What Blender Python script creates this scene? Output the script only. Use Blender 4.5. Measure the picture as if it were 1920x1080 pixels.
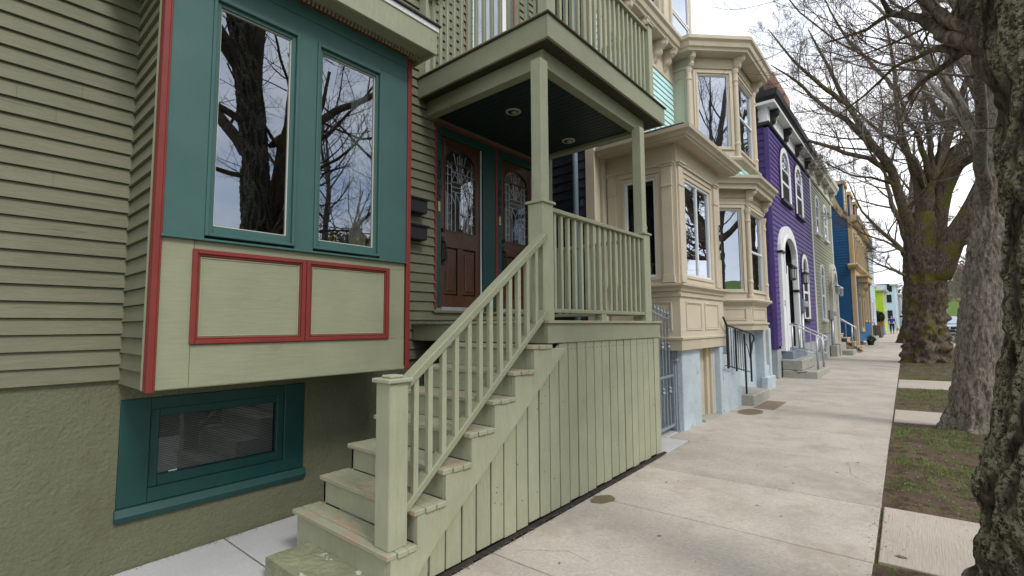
import bpy, bmesh, math, random
import numpy as np
from mathutils import Vector, noise
for _o in list(bpy.data.objects): bpy.data.objects.remove(_o)
SC = bpy.context.scene
COL = SC.collection
PI = math.pi
R = math.radians

# ---------------------------------------------------------------- camera
cam = bpy.data.cameras.new('camera'); camo = bpy.data.objects.new('camera', cam); COL.objects.link(camo)
cam.sensor_fit = 'HORIZONTAL'; cam.sensor_width = 36; cam.lens = 904.889 / 1920 * 36
cam.clip_start = .05; cam.clip_end = 3000
_yaw, _pit, _rol = 0.702290628, 0.0771811146, -0.00658032791
_f = Vector((-math.sin(_yaw)*math.cos(_pit), math.cos(_yaw)*math.cos(_pit), math.sin(_pit)))
_r = Vector((math.cos(_yaw), math.sin(_yaw), 0)); _u = _r.cross(_f)
_r2 = math.cos(_rol)*_r + math.sin(_rol)*_u; _u2 = -math.sin(_rol)*_r + math.cos(_rol)*_u
from mathutils import Matrix
_m = Matrix((_r2, _u2, -_f)).transposed().to_4x4(); _m.translation = (0, 0, 1.55)
camo.matrix_world = _m
SC.camera = camo

# ---------------------------------------------------------------- render look
SC.view_settings.view_transform = 'Standard'; SC.view_settings.look = 'None'
SC.view_settings.exposure = 0.80; SC.view_settings.gamma = 1

# ---------------------------------------------------------------- world: broken overcast
W = bpy.data.worlds.new('World'); SC.world = W; W.use_nodes = True
nt = W.node_tree; nt.nodes.clear()
def _n(nt, t, **k):
    n = nt.nodes.new(t)
    for a, b in k.items(): setattr(n, a, b)
    return n
SUN_EL, SUN_AZ = R(46), R(102)      # azimuth measured from +Y towards +X
out = _n(nt, 'ShaderNodeOutputWorld'); bg = _n(nt, 'ShaderNodeBackground'); bg2 = _n(nt, 'ShaderNodeBackground')
sky = _n(nt, 'ShaderNodeTexSky', sky_type='NISHITA', sun_disc=False, sun_elevation=SUN_EL, sun_rotation=SUN_AZ)
mixs = _n(nt, 'ShaderNodeMixShader')
tc = _n(nt, 'ShaderNodeTexCoord'); mp = _n(nt, 'ShaderNodeMapping'); mp.inputs['Scale'].default_value = (1, 1, 2.6)
n1 = _n(nt, 'ShaderNodeTexNoise'); n1.inputs['Scale'].default_value = 3.2; n1.inputs['Detail'].default_value = 7; n1.inputs['Roughness'].default_value = .58
n2 = _n(nt, 'ShaderNodeTexNoise'); n2.inputs['Scale'].default_value = 1.3; n2.inputs['Detail'].default_value = 4
cr = _n(nt, 'ShaderNodeValToRGB'); cr.color_ramp.elements[0].position = .34; cr.color_ramp.elements[1].position = .58
cr.color_ramp.elements[0].color = (.68, .74, .83, 1); cr.color_ramp.elements[1].color = (.96, .97, 1, 1)
cf = _n(nt, 'ShaderNodeValToRGB'); cf.color_ramp.elements[0].position = .22; cf.color_ramp.elements[1].position = .40
L = nt.links.new
L(tc.outputs['Generated'], mp.inputs['Vector']); L(mp.outputs[0], n1.inputs['Vector']); L(mp.outputs[0], n2.inputs['Vector'])
L(n1.outputs['Fac'], cr.inputs[0]); L(n2.outputs['Fac'], cf.inputs[0])
L(cr.outputs[0], bg2.inputs['Color']); bg2.inputs['Strength'].default_value = .95
L(sky.outputs[0], bg.inputs['Color']); bg.inputs['Strength'].default_value = .11
L(cf.outputs[0], mixs.inputs[0]); L(bg.outputs[0], mixs.inputs[1]); L(bg2.outputs[0], mixs.inputs[2]); L(mixs.outputs[0], out.inputs[0])

# ---------------------------------------------------------------- sun (veiled by cloud)
sl = bpy.data.lights.new('sun', 'SUN'); sl.energy = 1.2; sl.angle = R(14); sl.color = (1, .96, .9)
so = bpy.data.objects.new('sun', sl); COL.objects.link(so)
_sd = Vector((math.sin(SUN_AZ)*math.cos(SUN_EL), math.cos(SUN_AZ)*math.cos(SUN_EL), math.sin(SUN_EL)))
so.rotation_euler = _sd.to_track_quat('Z', 'Y').to_euler(); so.location = (20, 10, 30)

# ---------------------------------------------------------------- materials
def mat(name, col, rough=.6, var=.12, vs=1.2, bump=.3, bs=40., bstretch=(1, 1, 1), spec=.35, metal=0,
        spots=None, spots2=None, disp2=None, dist=.01, island=0, grain=None):
    """painted / mineral surface: colour mottling, optional stains (colour, threshold, scale, stretch), fine bump"""
    m = bpy.data.materials.new(name); m.use_nodes = True; t = m.node_tree; t.nodes.clear(); L = t.links.new
    o = _n(t, 'ShaderNodeOutputMaterial'); b = _n(t, 'ShaderNodeBsdfPrincipled'); L(b.outputs[0], o.inputs[0])
    b.inputs['Roughness'].default_value = rough; b.inputs['Metallic'].default_value = metal
    b.inputs['Specular IOR Level'].default_value = spec
    c = _n(t, 'ShaderNodeTexCoord')
    nz = _n(t, 'ShaderNodeTexNoise'); nz.inputs['Scale'].default_value = vs; nz.inputs['Detail'].default_value = 8; nz.inputs['Roughness'].default_value = .62
    L(c.outputs['Object'], nz.inputs['Vector'])
    r = _n(t, 'ShaderNodeValToRGB'); r.color_ramp.elements[0].position = .3; r.color_ramp.elements[1].position = .7
    r.color_ramp.elements[0].color = tuple(x*(1-var) for x in col)+(1,); r.color_ramp.elements[1].color = tuple(min(1, x*(1+var)) for x in col)+(1,)
    L(nz.outputs['Fac'], r.inputs[0]); cur = r.outputs[0]
    if grain:
        gn = _n(t, 'ShaderNodeTexNoise'); gn.inputs['Scale'].default_value = grain[0]; gn.inputs['Detail'].default_value = 5; gn.inputs['Roughness'].default_value = .75
        gm = _n(t, 'ShaderNodeMapping'); gm.inputs['Scale'].default_value = grain[2] if len(grain) > 2 else (1, 1, 1); L(c.outputs['Object'], gm.inputs['Vector']); L(gm.outputs[0], gn.inputs['Vector'])
        gr_ = _n(t, 'ShaderNodeMapRange'); gr_.inputs[1].default_value = .3; gr_.inputs[2].default_value = .7; gr_.inputs[3].default_value = 1-grain[1]; gr_.inputs[4].default_value = 1+grain[1]; L(gn.outputs['Fac'], gr_.inputs[0])
        gv = _n(t, 'ShaderNodeVectorMath', operation='SCALE'); L(cur, gv.inputs[0]); L(gr_.outputs[0], gv.inputs[3]); cur = gv.outputs[0]
    for sp in (spots, spots2):
        if not sp: continue
        sc, th, ss, st = sp[:4]; wd_ = sp[4] if len(sp) > 4 else .06
        mp = _n(t, 'ShaderNodeMapping'); mp.inputs['Scale'].default_value = st; mp.inputs['Location'].default_value = (3.1*ss, 1.7, .3)
        L(c.outputs['Object'], mp.inputs['Vector'])
        n = _n(t, 'ShaderNodeTexNoise'); n.inputs['Scale'].default_value = ss; n.inputs['Detail'].default_value = 9; n.inputs['Roughness'].default_value = .66
        L(mp.outputs[0], n.inputs['Vector'])
        q = _n(t, 'ShaderNodeValToRGB'); q.color_ramp.elements[0].position = th; q.color_ramp.elements[1].position = min(1, th+wd_)
        L(n.outputs['Fac'], q.inputs[0])
        mx = _n(t, 'ShaderNodeMix', data_type='RGBA'); L(q.outputs[0], mx.inputs[0]); L(cur, mx.inputs[6]); mx.inputs[7].default_value = tuple(sc)+(1,)
        cur = mx.outputs[2]
    if island:
        ge = _n(t, 'ShaderNodeNewGeometry'); mr = _n(t, 'ShaderNodeMapRange'); mr.inputs[3].default_value = 1-island; mr.inputs[4].default_value = 1+island; L(ge.outputs['Random Per Island'], mr.inputs[0])
        mm = _n(t, 'ShaderNodeVectorMath', operation='SCALE'); L(cur, mm.inputs[0]); L(mr.outputs[0], mm.inputs[3]); cur = mm.outputs[0]
    L(cur, b.inputs['Base Color'])
    if bump:
        mp = _n(t, 'ShaderNodeMapping'); mp.inputs['Scale'].default_value = bstretch; L(c.outputs['Object'], mp.inputs['Vector'])
        n = _n(t, 'ShaderNodeTexNoise'); n.inputs['Scale'].default_value = bs; n.inputs['Detail'].default_value = 6; n.inputs['Roughness'].default_value = .6
        L(mp.outputs[0], n.inputs['Vector']); h = n.outputs['Fac']
        bp = _n(t, 'ShaderNodeBump'); bp.inputs['Strength'].default_value = bump; bp.inputs['Distance'].default_value = dist
        if disp2:
            s2, k2, dstr = disp2
            n3 = _n(t, 'ShaderNodeTexNoise'); n3.inputs['Scale'].default_value = s2; n3.inputs['Detail'].default_value = 3; n3.inputs['Distortion'].default_value = dstr
            L(c.outputs['Object'], n3.inputs['Vector'])
            ma = _n(t, 'ShaderNodeMath', operation='MULTIPLY_ADD'); L(n3.outputs['Fac'], ma.inputs[0]); ma.inputs[1].default_value = k2; L(h, ma.inputs[2]); h = ma.outputs[0]
        L(h, bp.inputs['Height']); L(bp.outputs[0], b.inputs['Normal'])
    return m

def glass_mat(name, refl=.34, tint=(.80, .88, 1.0)):
    m = bpy.data.materials.new(name); m.use_nodes = True; t = m.node_tree; t.nodes.clear(); L = t.links.new
    o = _n(t, 'ShaderNodeOutputMaterial'); tr = _n(t, 'ShaderNodeBsdfTransparent'); tr.inputs[0].default_value = (.78, .82, .8, 1)
    g = _n(t, 'ShaderNodeBsdfGlossy'); g.inputs['Roughness'].default_value = .004; g.inputs['Color'].default_value = tint+(1,)
    c = _n(t, 'ShaderNodeTexCoord'); n = _n(t, 'ShaderNodeTexNoise'); n.inputs['Scale'].default_value = 1.7; n.inputs['Detail'].default_value = 1
    bp = _n(t, 'ShaderNodeBump'); bp.inputs['Strength'].default_value = .05; bp.inputs['Distance'].default_value = .05
    L(c.outputs['Object'], n.inputs['Vector']); L(n.outputs['Fac'], bp.inputs['Height']); L(bp.outputs[0], g.inputs['Normal'])
    f = _n(t, 'ShaderNodeFresnel'); f.inputs['IOR'].default_value = 1.5
    a = _n(t, 'ShaderNodeMath', operation='ADD'); a.use_clamp = True; a.inputs[1].default_value = refl; L(f.outputs[0], a.inputs[0])
    x = _n(t, 'ShaderNodeMixShader'); L(a.outputs[0], x.inputs[0]); L(tr.outputs[0], x.inputs[1]); L(g.outputs[0], x.inputs[2]); L(x.outputs[0], o.inputs[0])
    return m

M = {}
GR = (.300, .305, .205)
M['sid_green'] = mat('olive_clapboard_paint', (.145, .146, .096), .66, .12, 1.5, .8, 55, (1, .08, .6), spots=((.075, .07, .05), .645, 7, (1, .16, 3)), dist=.007, island=.04, grain=(60, .10, (1, .12, 1)))
M['sid_green_v'] = M['sid_green']
M['green'] = mat('olive_trim_paint', (.300, .312, .215), .6, .09, 2.5, .7, 60, (1, 1, .10), spots=((.16, .155, .10), .66, 5, (1, 1, .35), .12), spots2=((.07, .065, .05), .745, 38, (1, 1, .5), .03), dist=.006, island=.06, grain=(55, .09, (1, 1, .12)))
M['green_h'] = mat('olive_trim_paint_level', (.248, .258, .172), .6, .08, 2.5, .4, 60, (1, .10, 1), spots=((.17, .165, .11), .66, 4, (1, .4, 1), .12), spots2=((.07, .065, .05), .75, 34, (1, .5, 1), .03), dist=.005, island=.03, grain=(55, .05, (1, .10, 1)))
M['tread'] = mat('worn_tread_paint', (.285, .290, .200), .65, .14, 4, .8, 50, (.10, 1, 1), spots=((.335, .245, .175), .535, 4.5, (1.0, 2.2, 1), .05), spots2=((.14, .12, .09), .645, 26, (.4, 1.6, 1)), dist=.007, island=.06)
M['stucco'] = mat('olive_stucco', (.130, .134, .084), .85, .12, .9, .62, 42, (1, 1, 1), spec=.2, disp2=(9., 1.1, 1.3), dist=.016, grain=(60, .08), spots=((.10, .10, .062), .62, 1.1, (1, 1, .6), .2))
M['teal'] = mat('teal_trim_paint', (.046, .112, .106), .42, .10, 2.2, .25, 50, (1, 1, .1), spots=((.09, .20, .18), .72, 18, (1, 1, 1)), dist=.003)
M['teal_shaded'] = mat('shaded_teal_paint', (.010, .053, .050), .42, .12, 2.2, .25, 50, (1, .1, 1), dist=.003)  # same teal trim, darkened in colour for the shaded basement and doorway
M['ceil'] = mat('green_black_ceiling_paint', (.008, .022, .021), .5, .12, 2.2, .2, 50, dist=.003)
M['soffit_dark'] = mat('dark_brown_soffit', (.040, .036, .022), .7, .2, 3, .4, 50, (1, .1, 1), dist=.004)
M['red'] = mat('brick_red_trim_paint', (.185, .027, .022), .5, .12, 5, .2, 60, (1, 1, .1), dist=.003)
M['beige'] = mat('beige_paint', (.545, .475, .365), .6, .07, 1.6, .3, 45, (1, 1, .2), spots=((.45, .38, .29), .68, 6, (1, 1, .5)), dist=.004)
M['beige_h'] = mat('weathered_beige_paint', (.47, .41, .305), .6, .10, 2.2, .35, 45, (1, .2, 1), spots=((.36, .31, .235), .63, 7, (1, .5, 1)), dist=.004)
M['sagepanel'] = mat('greenish_beige_paint', (.38, .39, .295), .6, .08, 2, .3, 45, (1, 1, .2), dist=.004)
M['aqua'] = mat('aqua_clapboard_paint', (.55, .80, .80), .6, .07, 2, .3, 50, (1, .1, 1), dist=.004)
M['slate'] = mat('dark_slate_shingle', (.030, .038, .052), .75, .3, 3, .6, 40, (1, 1, .3), spots=((.10, .10, .10), .66, 8, (1, 1, .4)), spec=.25)
M['roof'] = mat('charcoal_roof_slate', (.025, .025, .028), .7, .3, 3, .6, 40, (1, 1, 1))
M['bluegrey'] = mat('flaking_blue_grey_masonry', (.42, .49, .53), .75, .14, 2.5, .8, 22, (1, 1, 1), spots=((.26, .245, .21), .62, 5, (1, 1, .7)), spots2=((.50, .52, .52), .68, 14, (1, 1, 1)), dist=.012)
M['purple'] = mat('purple_clapboard_paint', (.078, .045, .185), .6, .14, 1.6, .35, 45, (1, .1, 1), dist=.005)
M['purple_s'] = mat('purple_shingle_paint', (.050, .029, .130), .65, .22, 3, .5, 45, (1, 1, .3), dist=.006)
M['sagefront'] = mat('pale_sage_clapboard', (.29, .29, .195), .6, .08, 2, .3, 45, (1, .1, 1), dist=.004)
M['white'] = mat('white_trim_paint', (.70, .71, .72), .5, .05, 3, .15, 40, dist=.003)
M['offwhite'] = mat('cream_trim_paint', (.55, .53, .46), .55, .08, 3, .2, 40, spots=((.3, .28, .22), .68, 6, (1, 1, 1)), dist=.004)
M['black'] = mat('black_paint', (.012, .012, .013), .45, .2, 3, .15, 40, dist=.003)
M['iron'] = mat('black_iron', (.014, .014, .016), .5, .2, 8, .3, 60, dist=.002)
M['greyiron'] = mat('silver_grey_painted_iron', (.27, .31, .36), .45, .12, 8, .2, 60, spots=((.16, .12, .10), .70, 20, (1, 1, .4)), metal=.35, dist=.002)
M['galv'] = mat('galvanised_pipe', (.42, .43, .45), .42, .12, 8, .15, 60, metal=.6, dist=.002)
M['blue'] = mat('deep_blue_clapboard', (.008, .082, .215), .6, .12, 2, .3, 45, dist=.004)
M['tan'] = mat('tan_trim_paint', (.44, .325, .18), .6, .10, 2, .3, 40, spots=((.33, .25, .16), .67, 5, (1, 1, .6)), dist=.004)
M['granite'] = mat('mossy_granite', (.31, .305, .27), .85, .14, 3, .8, 60, spots=((.10, .115, .035), .60, 3.2, (1, 1, 1.6)), spots2=((.55, .55, .50), .64, 40, (1, 1, 1)), dist=.008)
M['foundation'] = mat('grey_foundation_render', (.30, .32, .33), .85, .12, 2.4, .7, 30, spots=((.10, .10, .06), .60, 2.6, (1, 1, .6)), dist=.01)
M['concrete'] = mat('sidewalk_concrete', (.405, .365, .315), .82, .13, 1.6, .9, 80, (1, 1, 1), spots=((.300, .258, .208), .52, 1.9, (1, 1, 1), .22), spots2=((.20, .175, .145), .715, 42, (1, 1, 1), .04), spec=.25, dist=.006, island=.075, grain=(38, .17))
M['concrete_b'] = mat('broomed_walkway_concrete', (.40, .352, .298), .85, .10, 1.3, .9, 110, (1, .05, 1), spots=((.36, .28, .20), .62, 2.2, (1, 1, 1), .15), spots2=((.18, .15, .12), .71, 34, (1, 1, 1), .04), spec=.2, dist=.006, grain=(110, .10, (1, .06, 1)))
M['concrete_w'] = mat('pale_path_concrete', (.44, .44, .44), .82, .06, 2, .5, 90, spots=((.36, .35, .34), .68, 8, (1, 1, 1)), spots2=((.16, .15, .14), .71, 40, (1, 1, 1), .04), spec=.25, dist=.006, grain=(70, .10))
M['joint'] = mat('dark_joint_dirt', (.030, .025, .020), .95, .4, 20, .8, 80)
M['slabpaint'] = mat('flaking_green_painted_slab', (.215, .225, .140), .75, .20, 5, 1., 22, spots=((.50, .50, .46), .60, 5.5, (1, 1.4, 1), .02), spots2=((.05, .05, .035), .64, 9, (1, 1, 1)), dist=.014)
M['asphalt'] = mat('street_asphalt', (.060, .060, .062), .85, .2, 3, .6, 120, dist=.006)
M['soil'] = mat('bare_soil', (.110, .078, .055), .95, .30, 3.0, 1.0, 70, spots=((.065, .044, .031), .53, 7, (1, 1, 1)), spots2=((.075, .095, .026), .57, 2.8, (1, 1, 1)), dist=.02, grain=(60, .25), spec=.15)
M['grassland'] = mat('lawn_ground', (.085, .135, .030), .95, .25, .4, .8, 30, spots=((.12, .11, .05), .62, .8, (1, 1, 1)), spec=.1)
M['dark'] = mat('shade_and_screen_black', (.010, .010, .011), .8, .3, 2, 0)  # near-black that paints in the dark of unlit rooms and gaps
M['curtain'] = mat('white_curtain_cloth', (.55, .56, .56), .8, .08, 2, .3, 12, (6, 6, .4))
M['sheer'] = mat('pale_blind', (.34, .34, .33), .8, .1, 2, 0)
M['brass'] = mat('aged_brass', (.42, .33, .16), .35, .1, 9, 0, metal=.9)
M['number'] = mat('slate_number_enamel', (.014, .022, .030), .4, .1, 9, 0)
M['orangewood'] = mat('orange_brown_boards', (.225, .085, .036), .65, .25, 3, .4, 40, (1, 1, .08), dist=.005)
M['oldwood'] = mat('weathered_dark_wood', (.075, .060, .042), .75, .25, 3, .5, 40, (1, 1, .1), dist=.006)
M['terracotta'] = mat('orange_planter', (.30, .12, .06), .7, .1, 3, .2, 40)
M['planterblue'] = mat('blue_grey_planter', (.13, .17, .22), .6, .1, 3, .2, 40)
M['lime'] = mat('lime_green_clapboard', (.40, .62, .020), .6, .06, 2, .2, 40)
M['paleblue'] = mat('pale_blue_clapboard', (.42, .56, .66), .6, .07, 2, .2, 40)
M['palegrey'] = mat('pale_grey_clapboard', (.46, .50, .55), .6, .08, 2, .2, 40)
M['greyblue'] = mat('grey_blue_shingle', (.16, .19, .24), .65, .12, 2, .3, 40)
M['leaf'] = mat('ivy_leaf', (.12, .16, .03), .5, .35, 12, 0)
M['goldleaf'] = mat('yellow_bush_leaf', (.40, .30, .045), .6, .35, 9, 0)
M['evergreen'] = mat('conifer_leaf', (.035, .060, .022), .7, .35, 9, 0)
M['grassblade'] = mat('grass_blade', (.125, .200, .036), .6, .35, 6, 0, spec=.2)
M['litter'] = mat('fallen_bud_scales', (.45, .40, .30), .7, .3, 9, 0)
M['stone'] = mat('grey_pebble', (.22, .21, .20), .8, .3, 9, .3)
M['puddle'] = mat('damp_brown_stain', (.150, .112, .068), .42, .15, 8, .1, 30)
M['glass'] = glass_mat('window_glass', .235)
M['glass_far'] = glass_mat('far_window_glass', .40)
M['glass_dim'] = glass_mat('dim_basement_glass', .025)
M['glass_door'] = glass_mat('leaded_door_glass', .20)
def wood_door():
    m = mat('varnished_mahogany', (.072, .026, .012), .32, .25, 3, .15, 30, (6, 6, .4), spec=.5, spots=((.040, .012, .006), .53, 9, (7, 7, .5)), dist=.003)
    return m
M['mahogany'] = wood_door()
def skin(): return mat('skin', (.42, .25, .18), .5, .05, 5, 0)
M['skin'] = skin(); M['blueshirt'] = mat('royal_blue_cotton', (.022, .045, .30), .8, .1, 9, 0); M['jeans'] = mat('dark_trousers', (.012, .014, .022), .8, .2, 9, 0)
M['hair'] = mat('dark_hair', (.012, .010, .010), .6, .2, 30, 0); M['dogfur'] = mat('cream_fur', (.50, .40, .28), .9, .15, 9, .3, 60)
M['carpaint'] = mat('silver_blue_car_paint', (.33, .37, .42), .25, .03, 2, 0, spec=.7, metal=.5)
M['cardark'] = mat('dark_blue_car_paint', (.02, .03, .055), .22, .03, 2, 0, spec=.7, metal=.3)
M['carwhite'] = mat('white_car_paint', (.62, .63, .64), .25, .03, 2, 0, spec=.6)
M['tyre'] = mat('tyre_rubber', (.012, .012, .012), .8, .1, 9, 0); M['rim'] = mat('alloy_rim', (.4, .4, .42), .3, .05, 9, 0, metal=.8)
M['lampglass'] = mat('headlamp_glass', (.30, .32, .33), .1, .02, 9, 0, spec=.8)
M['tail'] = mat('red_tail_lamp', (.35, .01, .01), .2, .02, 9, 0)

def bark_mat(name, c0, c1, moss, mossth, lich, lichth, mscale=2.2, furrow=1.0, ridge=False):
    m = bpy.data.materials.new(name); m.use_nodes = True; t = m.node_tree; t.nodes.clear(); L = t.links.new
    o = _n(t, 'ShaderNodeOutputMaterial'); b = _n(t, 'ShaderNodeBsdfPrincipled'); L(b.outputs[0], o.inputs[0]); b.inputs['Roughness'].default_value = .93
    b.inputs['Specular IOR Level'].default_value = .12
    c = _n(t, 'ShaderNodeTexCoord'); mp = _n(t, 'ShaderNodeMapping'); mp.inputs['Scale'].default_value = (1, 1, .28); L(c.outputs['Object'], mp.inputs['Vector'])
    v = _n(t, 'ShaderNodeTexNoise'); v.inputs['Scale'].default_value = 26*furrow; v.inputs['Detail'].default_value = 6; v.inputs['Distortion'].default_value = 1.1; v.inputs['Roughness'].default_value = .7
    L(mp.outputs[0], v.inputs['Vector'])
    r = _n(t, 'ShaderNodeValToRGB'); r.color_ramp.elements[0].position = .38; r.color_ramp.elements[1].position = .66
    r.color_ramp.elements[0].color = tuple(c0)+(1,); r.color_ramp.elements[1].color = tuple(c1)+(1,); L(v.outputs['Fac'], r.inputs[0]); cur = r.outputs[0]
    for (cc, th, sc, rg, wid) in ((moss, mossth, mscale, .6, .12), (lich, lichth, 46*furrow, .8, .035)):
        n = _n(t, 'ShaderNodeTexNoise'); n.inputs['Scale'].default_value = sc; n.inputs['Detail'].default_value = 8; n.inputs['Roughness'].default_value = rg
        L(c.outputs['Object'], n.inputs['Vector']); q = _n(t, 'ShaderNodeValToRGB'); q.color_ramp.elements[0].position = th; q.color_ramp.elements[1].position = th+wid
        L(n.outputs['Fac'], q.inputs[0]); n5 = _n(t, 'ShaderNodeTexNoise'); n5.inputs['Scale'].default_value = sc*9; n5.inputs['Detail'].default_value = 3
        L(c.outputs['Object'], n5.inputs['Vector'])
        hs = _n(t, 'ShaderNodeMix', data_type='RGBA'); hs.inputs[6].default_value = tuple(x*.45 for x in cc)+(1,); hs.inputs[7].default_value = tuple(x*1.45 for x in cc)+(1,)
        L(n5.outputs['Fac'], hs.inputs[0])
        fac = q.outputs[0]
        if ridge:
            at = _n(t, 'ShaderNodeAttribute', attribute_name='ridge'); m1 = _n(t, 'ShaderNodeMapRange'); m1.inputs[1].default_value = -.25; m1.inputs[2].default_value = .35; L(at.outputs['Fac'], m1.inputs[0])
            m2 = _n(t, 'ShaderNodeMath', operation='MULTIPLY'); L(fac, m2.inputs[0]); L(m1.outputs[0], m2.inputs[1]); fac = m2.outputs[0]
        mx = _n(t, 'ShaderNodeMix', data_type='RGBA'); L(fac, mx.inputs[0]); L(cur, mx.inputs[6]); L(hs.outputs[2], mx.inputs[7]); cur = mx.outputs[2]
    L(cur, b.inputs['Base Color'])
    bp = _n(t, 'ShaderNodeBump'); bp.inputs['Strength'].default_value = 1.; bp.inputs['Distance'].default_value = .03
    n4 = _n(t, 'ShaderNodeTexNoise'); n4.inputs['Scale'].default_value = 110; n4.inputs['Detail'].default_value = 4; L(c.outputs['Object'], n4.inputs['Vector'])
    a = _n(t, 'ShaderNodeMath', operation='MULTIPLY_ADD'); L(n4.outputs['Fac'], a.inputs[0]); a.inputs[1].default_value = .3; L(v.outputs['Fac'], a.inputs[2])
    L(a.outputs[0], bp.inputs['Height']); L(bp.outputs[0], b.inputs['Normal'])
    return m
M['bark1'] = bark_mat('lichen_bark', (.014, .011, .008), (.115, .094, .070), (.056, .054, .030), .56, (.265, .265, .175), .485, ridge=True)
M['bark2'] = bark_mat('grey_brown_bark', (.070, .058, .046), (.31, .27, .225), (.15, .165, .115), .58, (.32, .31, .26), .58)
M['bark3'] = bark_mat('mossy_bark', (.045, .034, .025), (.215, .170, .128), (.130, .124, .024), .512, (.15, .15, .09), .60, mscale=1.8, furrow=.8)
M['twig'] = mat('twig_bark', (.165, .137, .118), .8, .3, 4, 0, spec=.15)
M['twig_r'] = mat('reddish_twig_bark', (.135, .095, .080), .8, .3, 4, 0, spec=.15)

# ---------------------------------------------------------------- objects
def tag(o, label=None, cat=None, group=None, kind=None):
    if label: o['label'] = label
    if cat: o['category'] = cat
    if group: o['group'] = group
    if kind: o['kind'] = kind
    return o
def thing(name, loc, label, cat, group=None, rz=0):
    o = bpy.data.objects.new(name, None); COL.objects.link(o); o.location = loc; o.rotation_euler = (0, 0, rz); o.empty_display_size = .2
    return tag(o, label, cat, group)
def wloc(o):
    v = Vector(o.location)
    while o.parent: o = o.parent; v += Vector(o.location)
    return v
def link_mesh(name, me, m, parent=None, smooth=False):
    o = bpy.data.objects.new(name, me); COL.objects.link(o)
    if m: me.materials.append(m)
    if parent:
        o.parent = parent; o.location = -wloc(parent)
    if smooth:
        me.polygons.foreach_set('use_smooth', [True]*len(me.polygons))
    return o
def np_mesh(name, verts, faces_flat, loopstart, looptot):
    me = bpy.data.meshes.new(name); me.vertices.add(len(verts)); me.vertices.foreach_set('co', np.asarray(verts, np.float32).ravel())
    me.loops.add(len(faces_flat)); me.loops.foreach_set('vertex_index', np.asarray(faces_flat, np.int32))
    me.polygons.add(len(loopstart)); me.polygons.foreach_set('loop_start', np.asarray(loopstart, np.int32))
    me.update(calc_edges=True); return me

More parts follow.
